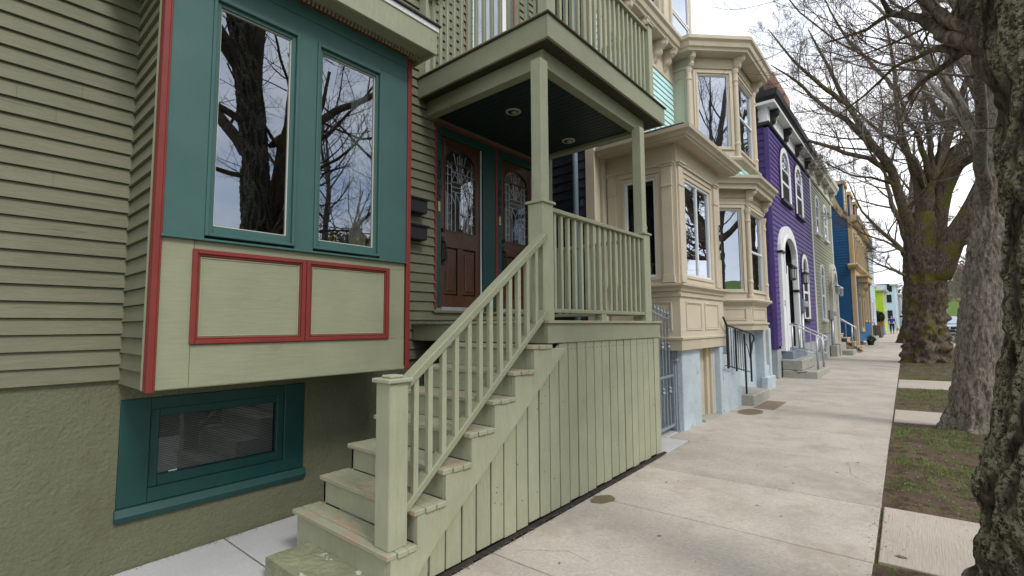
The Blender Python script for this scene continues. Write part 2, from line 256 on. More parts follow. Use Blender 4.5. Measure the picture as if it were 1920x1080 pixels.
class MB:
    """collects shapes given in a local frame (a along U, b along N, c up) and links them as one mesh"""
    def __init__(s, P=(0, 0, 0), U=(1, 0, 0), N=(0, 1, 0)):
        s.v = []; s.f = []; s.P = Vector(P); s.U = Vector(U).normalized(); s.N = Vector(N).normalized()
    def T(s, a, b, c): return s.P + s.U*a + s.N*b + Vector((0, 0, c))
    def add(s, pts, faces):
        k = len(s.v); s.v += [s.T(*p) for p in pts]; s.f += [tuple(i+k for i in f) for f in faces]
    def box(s, a0, a1, b0, b1, c0, c1):
        s.add([(a0, b0, c0), (a1, b0, c0), (a1, b1, c0), (a0, b1, c0), (a0, b0, c1), (a1, b0, c1), (a1, b1, c1), (a0, b1, c1)],
              [(0, 3, 2, 1), (4, 5, 6, 7), (0, 1, 5, 4), (1, 2, 6, 5), (2, 3, 7, 6), (3, 0, 4, 7)])
    def poly(s, pts): s.add(pts, [tuple(range(len(pts)))])
    def ext(s, poly, lo, hi, ax='a'):
        """polygon in the two other axes, extruded along ax"""
        def mk(t, p):
            return {'a': (t, p[0], p[1]), 'b': (p[0], t, p[1]), 'c': (p[0], p[1], t)}[ax]
        n = len(poly)
        s.add([mk(lo, p) for p in poly]+[mk(hi, p) for p in poly],
              [tuple(range(n))[::-1], tuple(range(n, 2*n))]+[(i, (i+1) % n, n+(i+1) % n, n+i) for i in range(n)])
    def ring(s, a0, a1, c0, c1, w, b0, b1, wb=None, wt=None):
        wb = w if wb is None else wb; wt = w if wt is None else wt
        s.box(a0, a0+w, b0, b1, c0, c1); s.box(a1-w, a1, b0, b1, c0, c1)
        s.box(a0+w, a1-w, b0, b1-.0015, c0, c0+wb); s.box(a0+w, a1-w, b0, b1-.0015, c1-wt, c1)
    def bar(s, p, q, w, h, up=(0, 0, 1)):
        """rectangular bar between two local points"""
        P = s.T(*p); Q = s.T(*q); d = (Q-P).normalized(); upv = Vector(up)
        x = d.cross(upv); x = x.normalized() if x.length > 1e-4 else Vector((1, 0, 0)); y = x.cross(d)
        k = len(s.v)
        for B in (P, Q):
            for sx, sy in ((-1, -1), (1, -1), (1, 1), (-1, 1)): s.v.append(B+x*sx*w/2+y*sy*h/2)
        s.f += [tuple(i+k for i in f) for f in [(0, 1, 2, 3), (7, 6, 5, 4), (0, 4, 5, 1), (1, 5, 6, 2), (2, 6, 7, 3), (3, 7, 4, 0)]]
    def tube(s, pts, rad, n=8, cap=True):
        W = [s.T(*p) for p in pts]; k = len(s.v); m = len(W)
        if not hasattr(rad, '__len__'): rad = [rad]*m
        ref = None
        for i, p in enumerate(W):
            d = (W[min(i+1, m-1)]-W[max(i-1, 0)]).normalized()
            if ref is None: ref = d.orthogonal().normalized()
            x = (ref-d*ref.dot(d)); x = x.normalized() if x.length > 1e-5 else d.orthogonal().normalized(); ref = x; y = d.cross(x)
            for j in range(n):
                t = 2*PI*j/n; s.v.append(p+(x*math.cos(t)+y*math.sin(t))*rad[i])
        for i in range(m-1):
            for j in range(n):
                a = k+i*n+j; b = k+i*n+(j+1) % n; s.f.append((a, b, b+n, a+n))
        if cap: s.f.append(tuple(k+j for j in range(n))[::-1]); s.f.append(tuple(k+(m-1)*n+j for j in range(n)))
    def lathe(s, a, b, prof, n=14):
        s.tube_profile(a, b, prof, n)
    def tube_profile(s, a, b, prof, n):
        k = len(s.v); C = s.T(a, b, 0)
        for r, z in prof:
            for j in range(n):
                t = 2*PI*j/n; s.v.append(C+Vector((math.cos(t)*r, math.sin(t)*r, z)))
        m = len(prof)
        for i in range(m-1):
            for j in range(n):
                q = k+i*n+j; w = k+i*n+(j+1) % n; s.f.append((q, w, w+n, q+n))
        s.f.append(tuple(k+j for j in range(n))[::-1]); s.f.append(tuple(k+(m-1)*n+j for j in range(n)))
    def build(s, name, m, parent=None, bevel=0, smooth=False, label=None, fix=True):
        me = bpy.data.meshes.new(name); me.from_pydata([tuple(v) for v in s.v], [], s.f); me.update()
        if fix:
            bm = bmesh.new(); bm.from_mesh(me); bmesh.ops.recalc_face_normals(bm, faces=bm.faces); bm.to_mesh(me); bm.free()
        o = link_mesh(name, me, m, parent, smooth)
        if bevel:
            bv = o.modifiers.new('bevel', 'BEVEL'); bv.width = bevel; bv.segments = 1; bv.limit_method = 'ANGLE'; bv.angle_limit = R(50)
        if label: o['label'] = label
        return o
def FR(X, **k): return dict(P=(X, 0, 0), U=(0, 1, 0), N=(1, 0, 0))       # facade facing the street: a = Y, b = outwards
def SD(Y, **k): return dict(P=(0, Y, 0), U=(1, 0, 0), N=(0, -1, 0))      # wall facing the camera side: a = X, b = outwards
def AN(x, y): return dict(P=(x, y, 0), U=(1, 1, 0), N=(1, -1, 0))        # 45 degree bay face starting at (x, y)

def gz(x, y):
    if y < 8: z = .02*(y-5.5)
    elif y < 75: z = .05+.0085*(y-8)
    else: z = .6195
    return z+.015*(max(-6, min(2, x))+2.44)

rng = random.Random(7)
def siding(fr, a0, a1, c0, c1, e, holes=(), t=.019, shingle=None, seed=1, back=True, gap=.0045):
    """lapped boards (or individual shingles) with rectangular holes (a0,a1,c0,c1)"""
    mb = MB(**fr); rg = random.Random(seed)
    n = max(1, round((c1-c0)/e)); e = (c1-c0)/n
    for i in range(n):
        z0, z1 = c0+i*e, c0+(i+1)*e
        cuts = sorted({z0, z1}|{z for h in holes for z in (h[2], h[3]) if z0+1e-4 < z < z1-1e-4})
        off = rg.uniform(-.0015, .0015)
        for q0, q1 in zip(cuts, cuts[1:]):
            zm = (q0+q1)/2; spans = [(a0, a1)]
            for h in holes:
                if h[2] < zm < h[3]:
                    ns = []
                    for s0, s1 in spans:
                        if h[1] <= s0 or h[0] >= s1: ns.append((s0, s1)); continue
                        if h[0] > s0: ns.append((s0, h[0]))
                        if h[1] < s1: ns.append((h[1], s1))
                    spans = ns
            f0, f1 = (q0-z0)/e, (q1-z0)/e
            for s0, s1 in spans:
                if s1-s0 < .002: continue
                if shingle:
                    cutsa = [s0]
                    while cutsa[-1] < s1: cutsa.append(cutsa[-1]+rg.uniform(*shingle))
                    cutsa[-1] = s1
                else:
                    cutsa = [s0]
                    while cutsa[-1] < s1: cutsa.append(cutsa[-1]+rg.uniform(2.2, 4.6))
                    cutsa[-1] = s1
                for x0, x1 in zip(cutsa, cutsa[1:]):
                    if x1-x0 < .003: continue
                    g = .002 if shingle else .0006
                    o2 = off+rg.uniform(-.0015, .0015)*(2 if shingle else .5)
                    zb = q0+(rg.uniform(-.006, .006) if shingle and f0 == 0 else 0)
                    b0 = t*(1-f0)+.004+o2; b1 = t*(1-f1)+.003+o2*.3
                    qt = q1-(gap if f1 > .999 else 0)
                    mb.add([(x0+g, b0, zb), (x1-g, b0, zb), (x1-g, b1, qt), (x0+g, b1, qt), (x0+g, -.012, zb), (x1-g, -.012, zb), (x0+g, -.012, qt), (x1-g, -.012, qt)], [(0, 1, 2, 3), (0, 4, 5, 1), (3, 2, 7, 6)])
                if back: mb.poly([(s0, -.012, q0), (s1, -.012, q0), (s1, -.012, q1), (s0, -.012, q1)])
    return mb

def wallrect(mb, a0, a1, c0, c1, holes, b=0.):
    """flat wall sheet with rectangular holes"""
    zs = sorted({c0, c1}|{z for h in holes for z in (h[2], h[3]) if c0 < z < c1})
    for q0, q1 in zip(zs, zs[1:]):
        zm = (q0+q1)/2; spans = [(a0, a1)]
        for h in holes:
            if h[2] < zm < h[3]:
                ns = []
                for s0, s1 in spans:
                    if h[1] <= s0 or h[0] >= s1: ns.append((s0, s1)); continue
                    if h[0] > s0: ns.append((s0, h[0]))
                    if h[1] < s1: ns.append((h[1], s1))
                spans = ns
        for s0, s1 in spans: mb.poly([(s0, b, q0), (s1, b, q0), (s1, b, q1), (s0, b, q1)])

def window(parent, fr, a0, a1, c0, c1, m, fw=.05, b0=-.06, b1=.01, hung=False, lites=1, gl='glass', room=.35, curtain=None, sashm=None, label=None):
    """recessed window: frame ring, sash, pane and a box painted near-black as the unlit room"""
    mb = MB(**fr); mb.ring(a0, a1, c0, c1, fw, b0, b1)
    w = mb.build('window', m, parent, bevel=.003, label=label)
    i0, i1, j0, j1 = a0+fw, a1-fw, c0+fw, c1-fw; sm = sashm or m
    mb = MB(**fr); bb = b0+.03
    sw = min(.035, fw*.8)
    if sashm or hung or lites > 1:
        mb.ring(i0, i1, j0, j1, sw, bb-.02, bb+.012)
        if hung: mb.box(i0+sw, i1-sw, bb-.02, bb+.0105, (j0+j1)/2-.02, (j0+j1)/2+.02)
        for k in range(1, lites):
            x = i0+(i1-i0)*k/lites; mb.box(x-.02, x+.02, bb-.018, bb+.0095, j0+sw, j1-sw)
        mb.build('sash', sm, w, bevel=.002)
    mb = MB(**fr); mb.poly([(i0, bb-.012, j0), (i1, bb-.012, j0), (i1, bb-.012, j1), (i0, bb-.012, j1)])
    mb.build('pane', M[gl], w, fix=False)
    mb = MB(**fr); y = bb-.03; q = .06
    mb.add([(i0-q, y, j0-q), (i1+q, y, j0-q), (i1+q, y, j1+q), (i0-q, y, j1+q), (i0-q, y-room, j0-q), (i1+q, y-room, j0-q), (i1+q, y-room, j1+q), (i0-q, y-room, j1+q)],
           [(4, 5, 6, 7), (0, 1, 5, 4), (1, 2, 6, 5), (2, 3, 7, 6), (3, 0, 4, 7)])
    mb.build('room_backing', M['dark'], w, fix=False)
    return w

def arch_pts(a0, a1, cs, rise, n=14):
    """outline (a, c) of a half-ellipse head from the left spring to the right spring"""
    m = (a0+a1)/2; r = (a1-a0)/2
    return [(m-r*math.cos(PI*i/n), cs+rise*math.sin(PI*i/n)) for i in range(n+1)]
def arch_ring(mb, a0, a1, c0, cs, rise, w, b0, b1):
    """arched casing: two jambs and a curved head"""
    mb.box(a0, a0+w, b0, b1, c0, cs); mb.box(a1-w, a1, b0, b1, c0, cs)
    O = arch_pts(a0, a1, cs, rise); I = arch_pts(a0+w, a1-w, cs, rise-w)
    for i in range(len(O)-1): mb.ext([O[i], O[i+1], I[i+1], I[i]], b0, b1, 'b')
def arch_window(parent, fr, a0, a1, c0, c1, m, w=.11, sill=True, sillm=None, dark=None):
    """arched sash window standing in its casing on a lapped wall"""
    rise = (a1-a0)/2*1.0; cs = c1-rise
    mb = MB(**fr); arch_ring(mb, a0, a1, c0, cs, rise, w, -.01, .055)
    wi = mb.build('window', m, parent, bevel=.004)
    mb = MB(**fr); I = arch_pts(a0+w, a1-w, cs, rise-w)
    mb.poly([(a0+w, .024, c0), (a1-w, .024, c0)]+[(p[0], .024, p[1]) for p in I[::-1]])
    mb.build('pane', M['glass_far'], wi, fix=False)
    mb = MB(**fr); mb.poly([(a0+w, .019, c0), (a1-w, .019, c0)]+[(p[0], .019, p[1]) for p in I[::-1]])
    mb.build('room_backing', M['dark'], wi, fix=False)  # flat near-black sheet on the wall, the room's dark put into colour
    mb = MB(**fr); mid = (c0+cs)/2+.08
    mb.ring(a0+w, a1-w, c0, mid, .04, .022, .040); mb.ring(a0+w, a1-w, mid, cs+.02, .04, .0225, .034)
    mb.build('sash', m, wi)
    if sill:
        mb = MB(**fr); mb.box(a0-.05, a1+.05, -.01, .11, c0-.09, c0); mb.build('sill', sillm or m, wi, bevel=.005)
    return wi

def bracket(parent, fr, a, w, b1, c1, h, m, name='bracket'):
    """scrolled cornice bracket: hangs below c1, reaches out b1, height h"""
    mb = MB(**fr); P = [(0, c1), (b1, c1), (b1, c1-h*.14), (b1*.93, c1-h*.26), (b1*.74, c1-h*.34), (b1*.60, c1-h*.42), (b1*.62, c1-h*.54), (b1*.52, c1-h*.66),
                        (b1*.30, c1-h*.74), (b1*.24, c1-h*.86), (b1*.10, c1-h*1.0), (0, c1-h*1.0)]
    mb.ext(P, a-w/2, a+w/2, 'a')
    mb.box(a-w/2-.012, a+w/2+.012, 0, b1+.012, c1-h*.07, c1-.001)
    # scroll discs on both cheeks
    for bb, cc, rr in ((b1*.72, c1-h*.20, h*.12), (b1*.30, c1-h*.58, h*.13)):
        n = 12; ring = [(bb+rr*math.cos(2*PI*i/n), cc+rr*math.sin(2*PI*i/n)) for i in range(n)]
        mb.ext(ring, a-w/2-.012, a+w/2+.012, 'a')
        ring = [(bb+rr*.45*math.cos(2*PI*i/n), cc+rr*.45*math.sin(2*PI*i/n)) for i in range(n)]
        mb.ext(ring, a-w/2-.022, a+w/2+.022, 'a')
    return mb.build(name, m, parent, bevel=.003)
def column_round(parent, x, y, z0, z1, r, m):
    mb = MB()
    mb.tube_profile(x, y, [(r*1.35, z0), (r*1.35, z0+.05), (r*1.1, z0+.08), (r*1.1, z0+.30), (r*1.3, z0+.32), (r*1.3, z0+.35), (r, z0+.38), (r*.95, z1-.28), (r*1.25, z1-.27), (r*1.25, z1-.24), (r, z1-.22), (r*1.0, z1-.12), (r*1.4, z1-.06), (r*1.5, z1)], 16)
    return mb.build('pilaster', m, parent, smooth=False)
def prof_eave(parent, name, path, prof, m, closed=False):
    """sweep a cornice profile (out, z) round a plan path of (x, y) corners, outward to the left-hand normal given"""
    mb = MB(); n = len(path); offs = []
    for i, p in enumerate(path):
        ns = []
        if i > 0: d = Vector((path[i][0]-path[i-1][0], path[i][1]-path[i-1][1])).normalized(); ns.append(Vector((d.y, -d.x)))
        if i < n-1: d = Vector((path[i+1][0]-path[i][0], path[i+1][1]-path[i][1])).normalized(); ns.append(Vector((d.y, -d.x)))
        if len(ns) == 2:
            b = (ns[0]+ns[1]).normalized(); b = b/max(.3, b.dot(ns[0]))
        else: b = ns[0]
        offs.append(b)
    m_ = len(prof)
    for i, p in enumerate(path):
        for (o, z) in prof: mb.v.append(Vector((p[0]+offs[i].x*o, p[1]+offs[i].y*o, z)))
    for i in range(n-1):
        for j in range(m_):
            a = i*m_+j; b = i*m_+(j+1) % m_; mb.f.append((a, b, b+m_, a+m_))
    mb.f.append(tuple(range(m_))); mb.f.append(tuple((n-1)*m_+j for j in range(m_))[::-1])
    return mb.build(name, m, parent)

_tc = {}
def text(name, body, size, origin, u, up, m, parent=None, depth=.008, space=1.0):
    cu = bpy.data.curves.new(name, 'FONT'); cu.body = body; cu.size = size; cu.align_x = 'CENTER'; cu.extrude = depth; cu.space_line = space; cu.resolution_u = 3
    cu.offset = .003
    o = bpy.data.objects.new(name+'_c', cu); COL.objects.link(o)
    me = bpy.data.meshes.new_from_object(o.evaluated_get(bpy.context.evaluated_depsgraph_get()))
    bpy.data.objects.remove(o); bpy.data.curves.remove(cu)
    U = Vector(u).normalized(); V = Vector(up).normalized(); N = U.cross(V); mtx = Matrix((U, V, N)).transposed().to_4x4(); mtx.translation = Vector(origin)
    me.transform(mtx); me.materials.clear()
    return link_mesh(name, me, m, parent)
# ================================================================ GREEN HOUSE
WX = -4.30; BX = -3.555
BAY0, BAY1 = .842, 2.745
gh = thing('green_house', (WX, .9, -.1), 'olive green clapboard house with teal framed bay window, nearest house on the left', 'house')
F = FR(WX)
doors = (3.70, 5.64, 1.70, 3.98)
upd = (4.30, 5.02, 4.45, 6.75)
siding(F, -5.0, 6.02, 1.19, 7.6, .1068, [(BAY0+.01, BAY1-.01, 1.0, 4.2), doors, upd], seed=3).build('siding', M['sid_green'], gh, fix=False)
# shallow roof, side and back of the house
mb = MB(); mb.box(-12, WX+.25, -5.2, 6.1, 7.6, 7.85); mb.build('roof', M['roof'], gh)
siding(dict(P=(0, 6.02, 0), U=(1, 0, 0), N=(0, 1, 0)), -12, WX, .0, 7.6, .11, seed=5).build('side_wall', M['sid_green'], gh, fix=False)
mb = MB(); mb.box(-12.1, -12, -5, 6.02, -.4, 7.6); mb.build('back_wall', M['sid_green'], gh)
mb = MB(**F); mb.box(5.86, 6.03, .002, .035, 1.2, 7.6); mb.build('corner_board', M['green'], gh, bevel=.003)
# stucco base with window hole
mb = MB(**F); SW = -.012
ns = 60
wallrect(mb, -5.0, 6.02, -.5, 1.187, [(.845, 2.17, .24, 1.045)], b=SW)
mb.box(-5, 6.02, SW-.25, SW-.2, -.5, 1.18)
mb.build('stucco_base', M['stucco'], gh, fix=False)
# ---- bay
mb = siding(SD(BAY0), WX-.01, BX-.145, 1.165, 4.06, .1068, seed=8)
mb.build('bay_siding', M['sid_green'], gh, fix=False)
siding(dict(P=(0, BAY1, 0), U=(1, 0, 0), N=(0, 1, 0)), WX-.01, BX-.04, 1.165, 4.06, .1068, seed=9).build('bay_siding', M['sid_green'], gh, fix=False)
FB = FR(BX)
W1 = (1.085, 1.68, 2.150, 3.815); W2 = (1.825, 2.425, 2.150, 3.815)
mb = MB(**FB)
# lower apron boards (three boards with fine joints)
mb.box(BAY0+.002, 1.030, -.06, 0, 1.172, 2.112); mb.box(1.032, BAY1-.05, -.06, -.0015, 1.172, 1.44); mb.box(1.032, 2.527, -.06, -.006, 1.4405, 2.05)
mb.box(2.529, BAY1-.05, -.06, -.0025, 1.4405, 2.05); mb.box(1.032, BAY1-.05, -.06, -.0015, 2.0505, 2.112)
mb.build('bay_apron', M['green_h'], gh, bevel=.002)
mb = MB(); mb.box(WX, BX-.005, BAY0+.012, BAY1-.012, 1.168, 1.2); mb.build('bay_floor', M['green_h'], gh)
# red picture-frame mouldings
for a0, a1 in ((1.022, 1.772), (1.776, 2.523)):
    mb = MB(**FB); mb.ring(a0, a1, 1.442, 2.056, .030, -.006, .020); mb.ring(a0+.030, a1-.030, 1.472, 2.026, .014, -.006, .010)
    o = mb.build('panel_moulding', M['red'], gh, bevel=.004)
    mb = MB(**FB); mb.ring(a0+.050, a1-.050, 1.492, 2.006, .006, -.006, .001); mb.build('panel_bead', M['green'], o, bevel=.001)
# teal surround
mb = MB(**FB)
mb.box(BAY0+.002, 1.085, -.06, .004, 2.128, 3.96); mb.box(1.68, 1.825, -.06, .002, 2.128, 3.96); mb.box(2.425, 2.703, -.06, .004, 2.128, 3.83)
mb.box(1.0851, 2.4249, -.06, .001, 3.815, 3.959); mb.box(2.425, 2.703, -.06, .002, 3.8305, 3.96)
mb.box(BAY0+.002, 2.703, -.06, .0055, 3.9605, 4.07)
mb.box(BAY0+.002, 2.703, -.06, .030, 2.112, 2.1275)
mb.build('bay_surround', M['teal'], gh, bevel=.003)
# red strips at the corners and under the eave
mb = MB(); mb.box(BX-.075, BX+.012, BAY0-.032, BAY0+.0015, 1.160, 4.06); mb.box(BX+.0002, BX+.0122, BAY0+.0015, BAY0+.012, 1.160, 4.06); mb.build('corner_strip', M['red'], gh, bevel=.003)
mb = MB(); mb.box(BX-.150, BX-.0755, BAY0-.026, BAY0+.01, 1.162, 4.06); mb.build('corner_board', M['green'], gh, bevel=.002)
mb = MB(); mb.box(BX-.04, BX+.014, 2.704, BAY1+.004, 1.165, 4.06); mb.build('corner_strip', M['red'], gh, bevel=.003)
mb = MB(**FB); mb.box(BAY0, 2.703, .0, .03, 4.0705, 4.10); mb.build('eave_strip', M['red'], gh)
# windows: thick teal sash, wide dark glass
def bay_window(a0, a1, c0, c1):
    mb = MB(**FB); mb.ring(a0, a1, c0, c1, .022, -.07, .012, wt=.03)
    w = mb.build('window', M['teal'], gh, bevel=.003)
    mb = MB(**FB); mb.ring(a0+.0225, a1-.0225, c0+.0225, c1-.0305, .030, -.06, -.012, wb=.052, wt=.030); mb.build('sash', M['teal'], w, bevel=.004)
    mb = MB(**FB); mb.ring(a0+.053, a1-.053, c0+.075, c1-.061, .006, -.06, -.028); mb.build('glazing_bead', M['offwhite'], w)
    i0, i1, j0, j1 = a0+.056, a1-.056, c0+.079, c1-.065
    mb = MB(**FB); mb.poly([(i0, -.040, j0), (i1, -.040, j0), (i1, -.040, j1), (i0, -.040, j1)]); mb.build('pane', M['glass'], w, fix=False)
    mb = MB(**FB); q = .05; y = -.065
    mb.add([(i0-q, y, j0-q), (i1+q, y, j0-q), (i1+q, y, j1+q), (i0-q, y, j1+q), (i0-q, y-.5, j0-q), (i1+q, y-.5, j0-q), (i1+q, y-.5, j1+q), (i0-q, y-.5, j1+q)],
           [(4, 5, 6, 7), (0, 1, 5, 4), (1, 2, 6, 5), (2, 3, 7, 6), (3, 0, 4, 7)])
    mb.build('room_backing', M['dark'], w, fix=False)
    return w, i0, i1, j0, j1
bay_window(*W1)
w, i0, i1, j0, j1 = bay_window(*W2)
mb = MB(**FB)
pts = [(i1-.17+.02*k, -.12-(.018 if k % 2 else 0), 0) for k in range(9)]
for p, q in zip(pts, pts[1:]): mb.poly([(p[0], p[1], j0), (q[0], q[1], j0), (q[0], q[1], j1), (p[0], p[1], j1)])
mb.build('curtain', M['curtain'], w, fix=False)
# bay eave: soffit, dentils, fascia, white flashing, roof
EX = BX+.25
mb = MB(); mb.box(WX, EX-.02, BAY0-.22, 2.83, 4.101, 4.115); mb.build('bay_soffit', M['green_h'], gh)
mb = MB(**FB)
for k in range(58):
    a = BAY0+.02+k*.034; mb.box(a, a+.017, .032, .052, 4.066, 4.101)
for k in range(17):
    a = 2.0+k*.034
mb.build('dentil_band', M['green'], gh)
mb = MB(); mb.box(EX-.02, EX, BAY0-.24, 2.85, 4.06, 4.275); mb.box(WX, EX-.0205, 2.83, 2.849, 4.061, 4.274); mb.box(WX, EX-.0205, BAY0-.239, BAY0-.22, 4.061, 4.274); mb.build('bay_fascia', M['green'], gh, bevel=.003)
mb = MB(); mb.box(EX-.021, EX+.012, BAY0-.25, 2.862, 4.277, 4.325); mb.box(WX, EX-.022, 2.845, 2.861, 4.277, 4.325); mb.build('flashing', M['white'], gh, bevel=.002)
mb = MB(); mb.ext([(WX, 4.62), (WX, 4.33), (EX+.03, 4.327), (EX+.03, 4.343)], BAY0-.26, 2.875, 'b'); mb.build('bay_roof', M['roof'], gh)
# ---- basement window in the stucco
mb = MB(**F); mb.ring(.848, 2.168, .300, 1.043, .175, -.10, -.004, wb=.10, wt=.085)
bw = mb.build('basement_window', M['teal_shaded'], gh, bevel=.004)
mb = MB(**F); mb.ext([(-.10, .298), (-.10, .215), (.018, .205), (.030, .245), (.004, .298)], .838, 2.18, 'a'); mb.build('sill', M['teal_shaded'], bw, bevel=.005)
mb = MB(**F); mb.ring(1.024, 1.992, .401, .957, .058, -.085, -.022, wb=.075); mb.build('sash', M['teal_shaded'], bw, bevel=.004)
mb = MB(**F); mb.poly([(1.08, -.060, .47), (1.936, -.060, .47), (1.936, -.060, .90), (1.08, -.060, .90)]); mb.build('pane', M['glass_dim'], bw, fix=False)
mb = MB(**F)
for k in range(32):
    z = .472+k*.0135; mb.poly([(1.085, -.088, z), (1.93, -.088, z), (1.93, -.098, z+.0075), (1.085, -.098, z+.0075)])
mb.build('blind', M['sheer'], bw, fix=False)
mb = MB(**F); mb.poly([(1.0, -.13, .40), (2.0, -.13, .40), (2.0, -.13, .96), (1.0, -.13, .96)]); mb.build('room_backing', M['dark'], bw, fix=False)
mb = MB(**F); mb.box(1.16, 1.215, -.0595, -.0585, .478, .487); mb.build('sticker', M['white'], bw)
# ---- entrance doors with casings
mb = MB(**F)
mb.box(3.702, 3.772, -.05, .012, 1.765, 3.955); mb.box(4.500, 4.735, -.05, .012, 1.765, 3.955); mb.box(4.772, 4.865, -.05, .0125, 1.765, 3.955); mb.box(5.585, 5.69, -.05, .012, 1.765, 3.955)
mb.box(3.7725, 4.4995, -.05, .0115, 3.85, 3.955); mb.box(4.8655, 5.5845, -.05, .0115, 3.85, 3.955)
mb.build('door_casing', M['teal_shaded'], gh, bevel=.003)
mb = MB(**F); mb.box(3.668, 3.7015, -.01, .022, 1.72, 3.99); mb.box(4.7355, 4.7715, -.01, .022, 1.72, 3.955); mb.box(3.7017, 5.70, -.01, .022, 3.9555, 3.988); mb.build('casing_strip', M['red'], gh, bevel=.003)
mb = MB(**F); mb.box(3.65, 5.72, -.005, .045, 1.700, 1.724); mb.build('door_sill', M['sid_green'], gh, bevel=.003)
def front_door(a0, a1, arch):
    z0, z1 = 1.775, 3.85
    mb = MB(**F); st = .105
    g0, g1, h0, h1 = a0+.085, a1-.085, 2.70, 3.72
    mb.box(a0, g0, -.075, -.032, z0, z1); mb.box(g1, a1, -.075, -.032, z0, z1)
    mb.box(g0, g1, -.075, -.0325, z0, z0+.14); mb.box(g0, g1, -.075, -.0325, 2.50, h0); mb.box(g0, g1, -.075, -.0325, h1+.03, z1)
    m = (a0+a1)/2; mb.box(m-.045, m+.045, -.075, -.0335, z0+.14, 2.50)
    # spandrels of the arched light
    A = arch_pts(g0, g1, h1-.16, .19, 12)
    for p, q in zip(A, A[1:]): mb.ext([p, q, (q[0], h1+.03), (p[0], h1+.03)], -.075, -.033, 'b')
    mb.box(g0, g1, -.075, -.068, z0+.14, 2.50)
    d = mb.build('door', M['mahogany'], gh, bevel=.004)
    for x0, x1 in ((g0+.012, m-.057), (m+.057, g1-.012)):
        mb = MB(**F); mb.box(x0, x1, -.07, -.048, z0+.155, 2.487); mb.ext([(0, 0)]*0 or [(x0+.03, z0+.19), (x1-.03, z0+.19), (x1-.03, 2.45), (x0+.03, 2.45)], -.05, -.036, 'b'); mb.build('raised_panel', M['mahogany'], d, bevel=.008)
    mb = MB(**F); mb.ring(g0-.006, g1+.006, h0-.006, h1-.16, .014, -.04, -.024)
    for p, q in zip(A, A[1:]): mb.bar((p[0], -.03, p[1]), (q[0], -.03, q[1]), .014, .014)
    mb.build('light_moulding', M['mahogany'], d)
    mb = MB(**F); mb.poly([(g0, -.052, h0), (g1, -.052, h0)]+[(p[0], -.052, p[1]) for p in A[::-1]]); mb.build('pane', M['glass_door'], d, fix=False)
    # leaded cames
    mb = MB(**F); c = .0045
    def seg(x0, y0, x1, y1): mb.bar((g0+x0*(g1-g0), -.049, h0+y0*(h1-h0)), (g0+x1*(g1-g0), -.049, h0+y1*(h1-h0)), .007, .004, up=(1, 0, 0))
    rg = random.Random(int(a0*100))
    for x in (.12, .24, .76, .88): seg(x, 0, x, .86)
    for x, y0, y1 in ((.36, 0, .5), (.64, 0, .5), (.5, .06, .38), (.43, .62, .95), (.57, .62, .95)): seg(x, y0, x, y1)
    for y in (.10, .22, .34, .46, .58, .70, .80):
        seg(0, y, .24, y+rg.uniform(-.02, .02)); seg(.76, y+.04, 1, y+.03)
    for y in (.5, .56, .62, .74, .84): seg(.24, y, .76, y)
    seg(.24, .62, .5, .90); seg(.76, .62, .5, .90); seg(.36, .5, .5, .38); seg(.64, .5, .5, .38); seg(.24, .46, .36, .34); seg(.76, .46, .64, .34)
    for x0 in (.12, .30, .50, .70, .88): seg(.5, .62, x0, .98 if abs(x0-.5) < .3 else .86)
    mb.build('leading', M['galv'], d)
    mb = MB(**F); mb.poly([(g0-.02, -.14, h0-.02), (g1+.02, -.14, h0-.02), (g1+.02, -.14, h1+.05), (g0-.02, -.14, h1+.05)]); mb.build('hall_backing', M['dark'], d, fix=False)  # near-black panel behind the glass stands in for the unlit hall
    mb = MB(**F)
    mb.poly([(g0, -.125, h0), (g0+.19*(1 if arch else .8), -.125, h0), (g0+.16, -.125, h0+.50), (g0, -.125, h0+.56)])
    mb.poly([(g1-.10, -.125, h0), (g1, -.125, h0), (g1, -.125, h0+.24), (g1-.10, -.125, h0+.28)])
    mb.build('lace_curtain', M['curtain'], d, fix=False)
    mb = MB(**F); mb.tube([(a0+.055, -.03, 2.56), (a0+.055, .02, 2.54), (a0+.055, .03, 2.44), (a0+.055, .02, 2.34), (a0+.055, -.03, 2.32)], .011, 8)
    mb.box(a0+.035, a0+.075, -.033, -.024, 2.28, 2.62); mb.tube([(a0+.055, -.03, 2.70), (a0+.055, -.005, 2.70)], .026, 12); mb.build('handle', M['iron'], d)
    mb = MB(**F); mb.box(a0-.006, a1+.006, -.08, .03, 1.725, 1.772); mb.build('threshold', M['galv'], d, bevel=.004)
    mb = MB(**F); mb.box(a1+.0005, a1+.012, -.08, -.02, z0, z1+.008); mb.box(a0, a1, -.08, -.021, z1+.0005, z1+.010); mb.build('weatherstrip', M['white'], d)
front_door(3.782, 4.487, True); front_door(4.876, 5.575, False)
text('house_number', '2\n0\n6\n5', .155, (WX+.013, 3.737, 3.415), (0, 1, 0), (0, 0, 1), M['number'], gh, .010, .80)
text('house_number', '2\n0\n6\n3', .155, (WX+.014, 4.818, 3.415), (0, 1, 0), (0, 0, 1), M['number'], gh, .010, .80)
for a in (3.737, 4.82):
    mb = MB(**F); mb.box(a-.016, a+.016, .012, .022, 2.90, 3.02); mb.tube([(a, .02, 2.955), (a, .03, 2.955)], .007, 8); mb.build('doorbell', M['brass'], gh, bevel=.002)
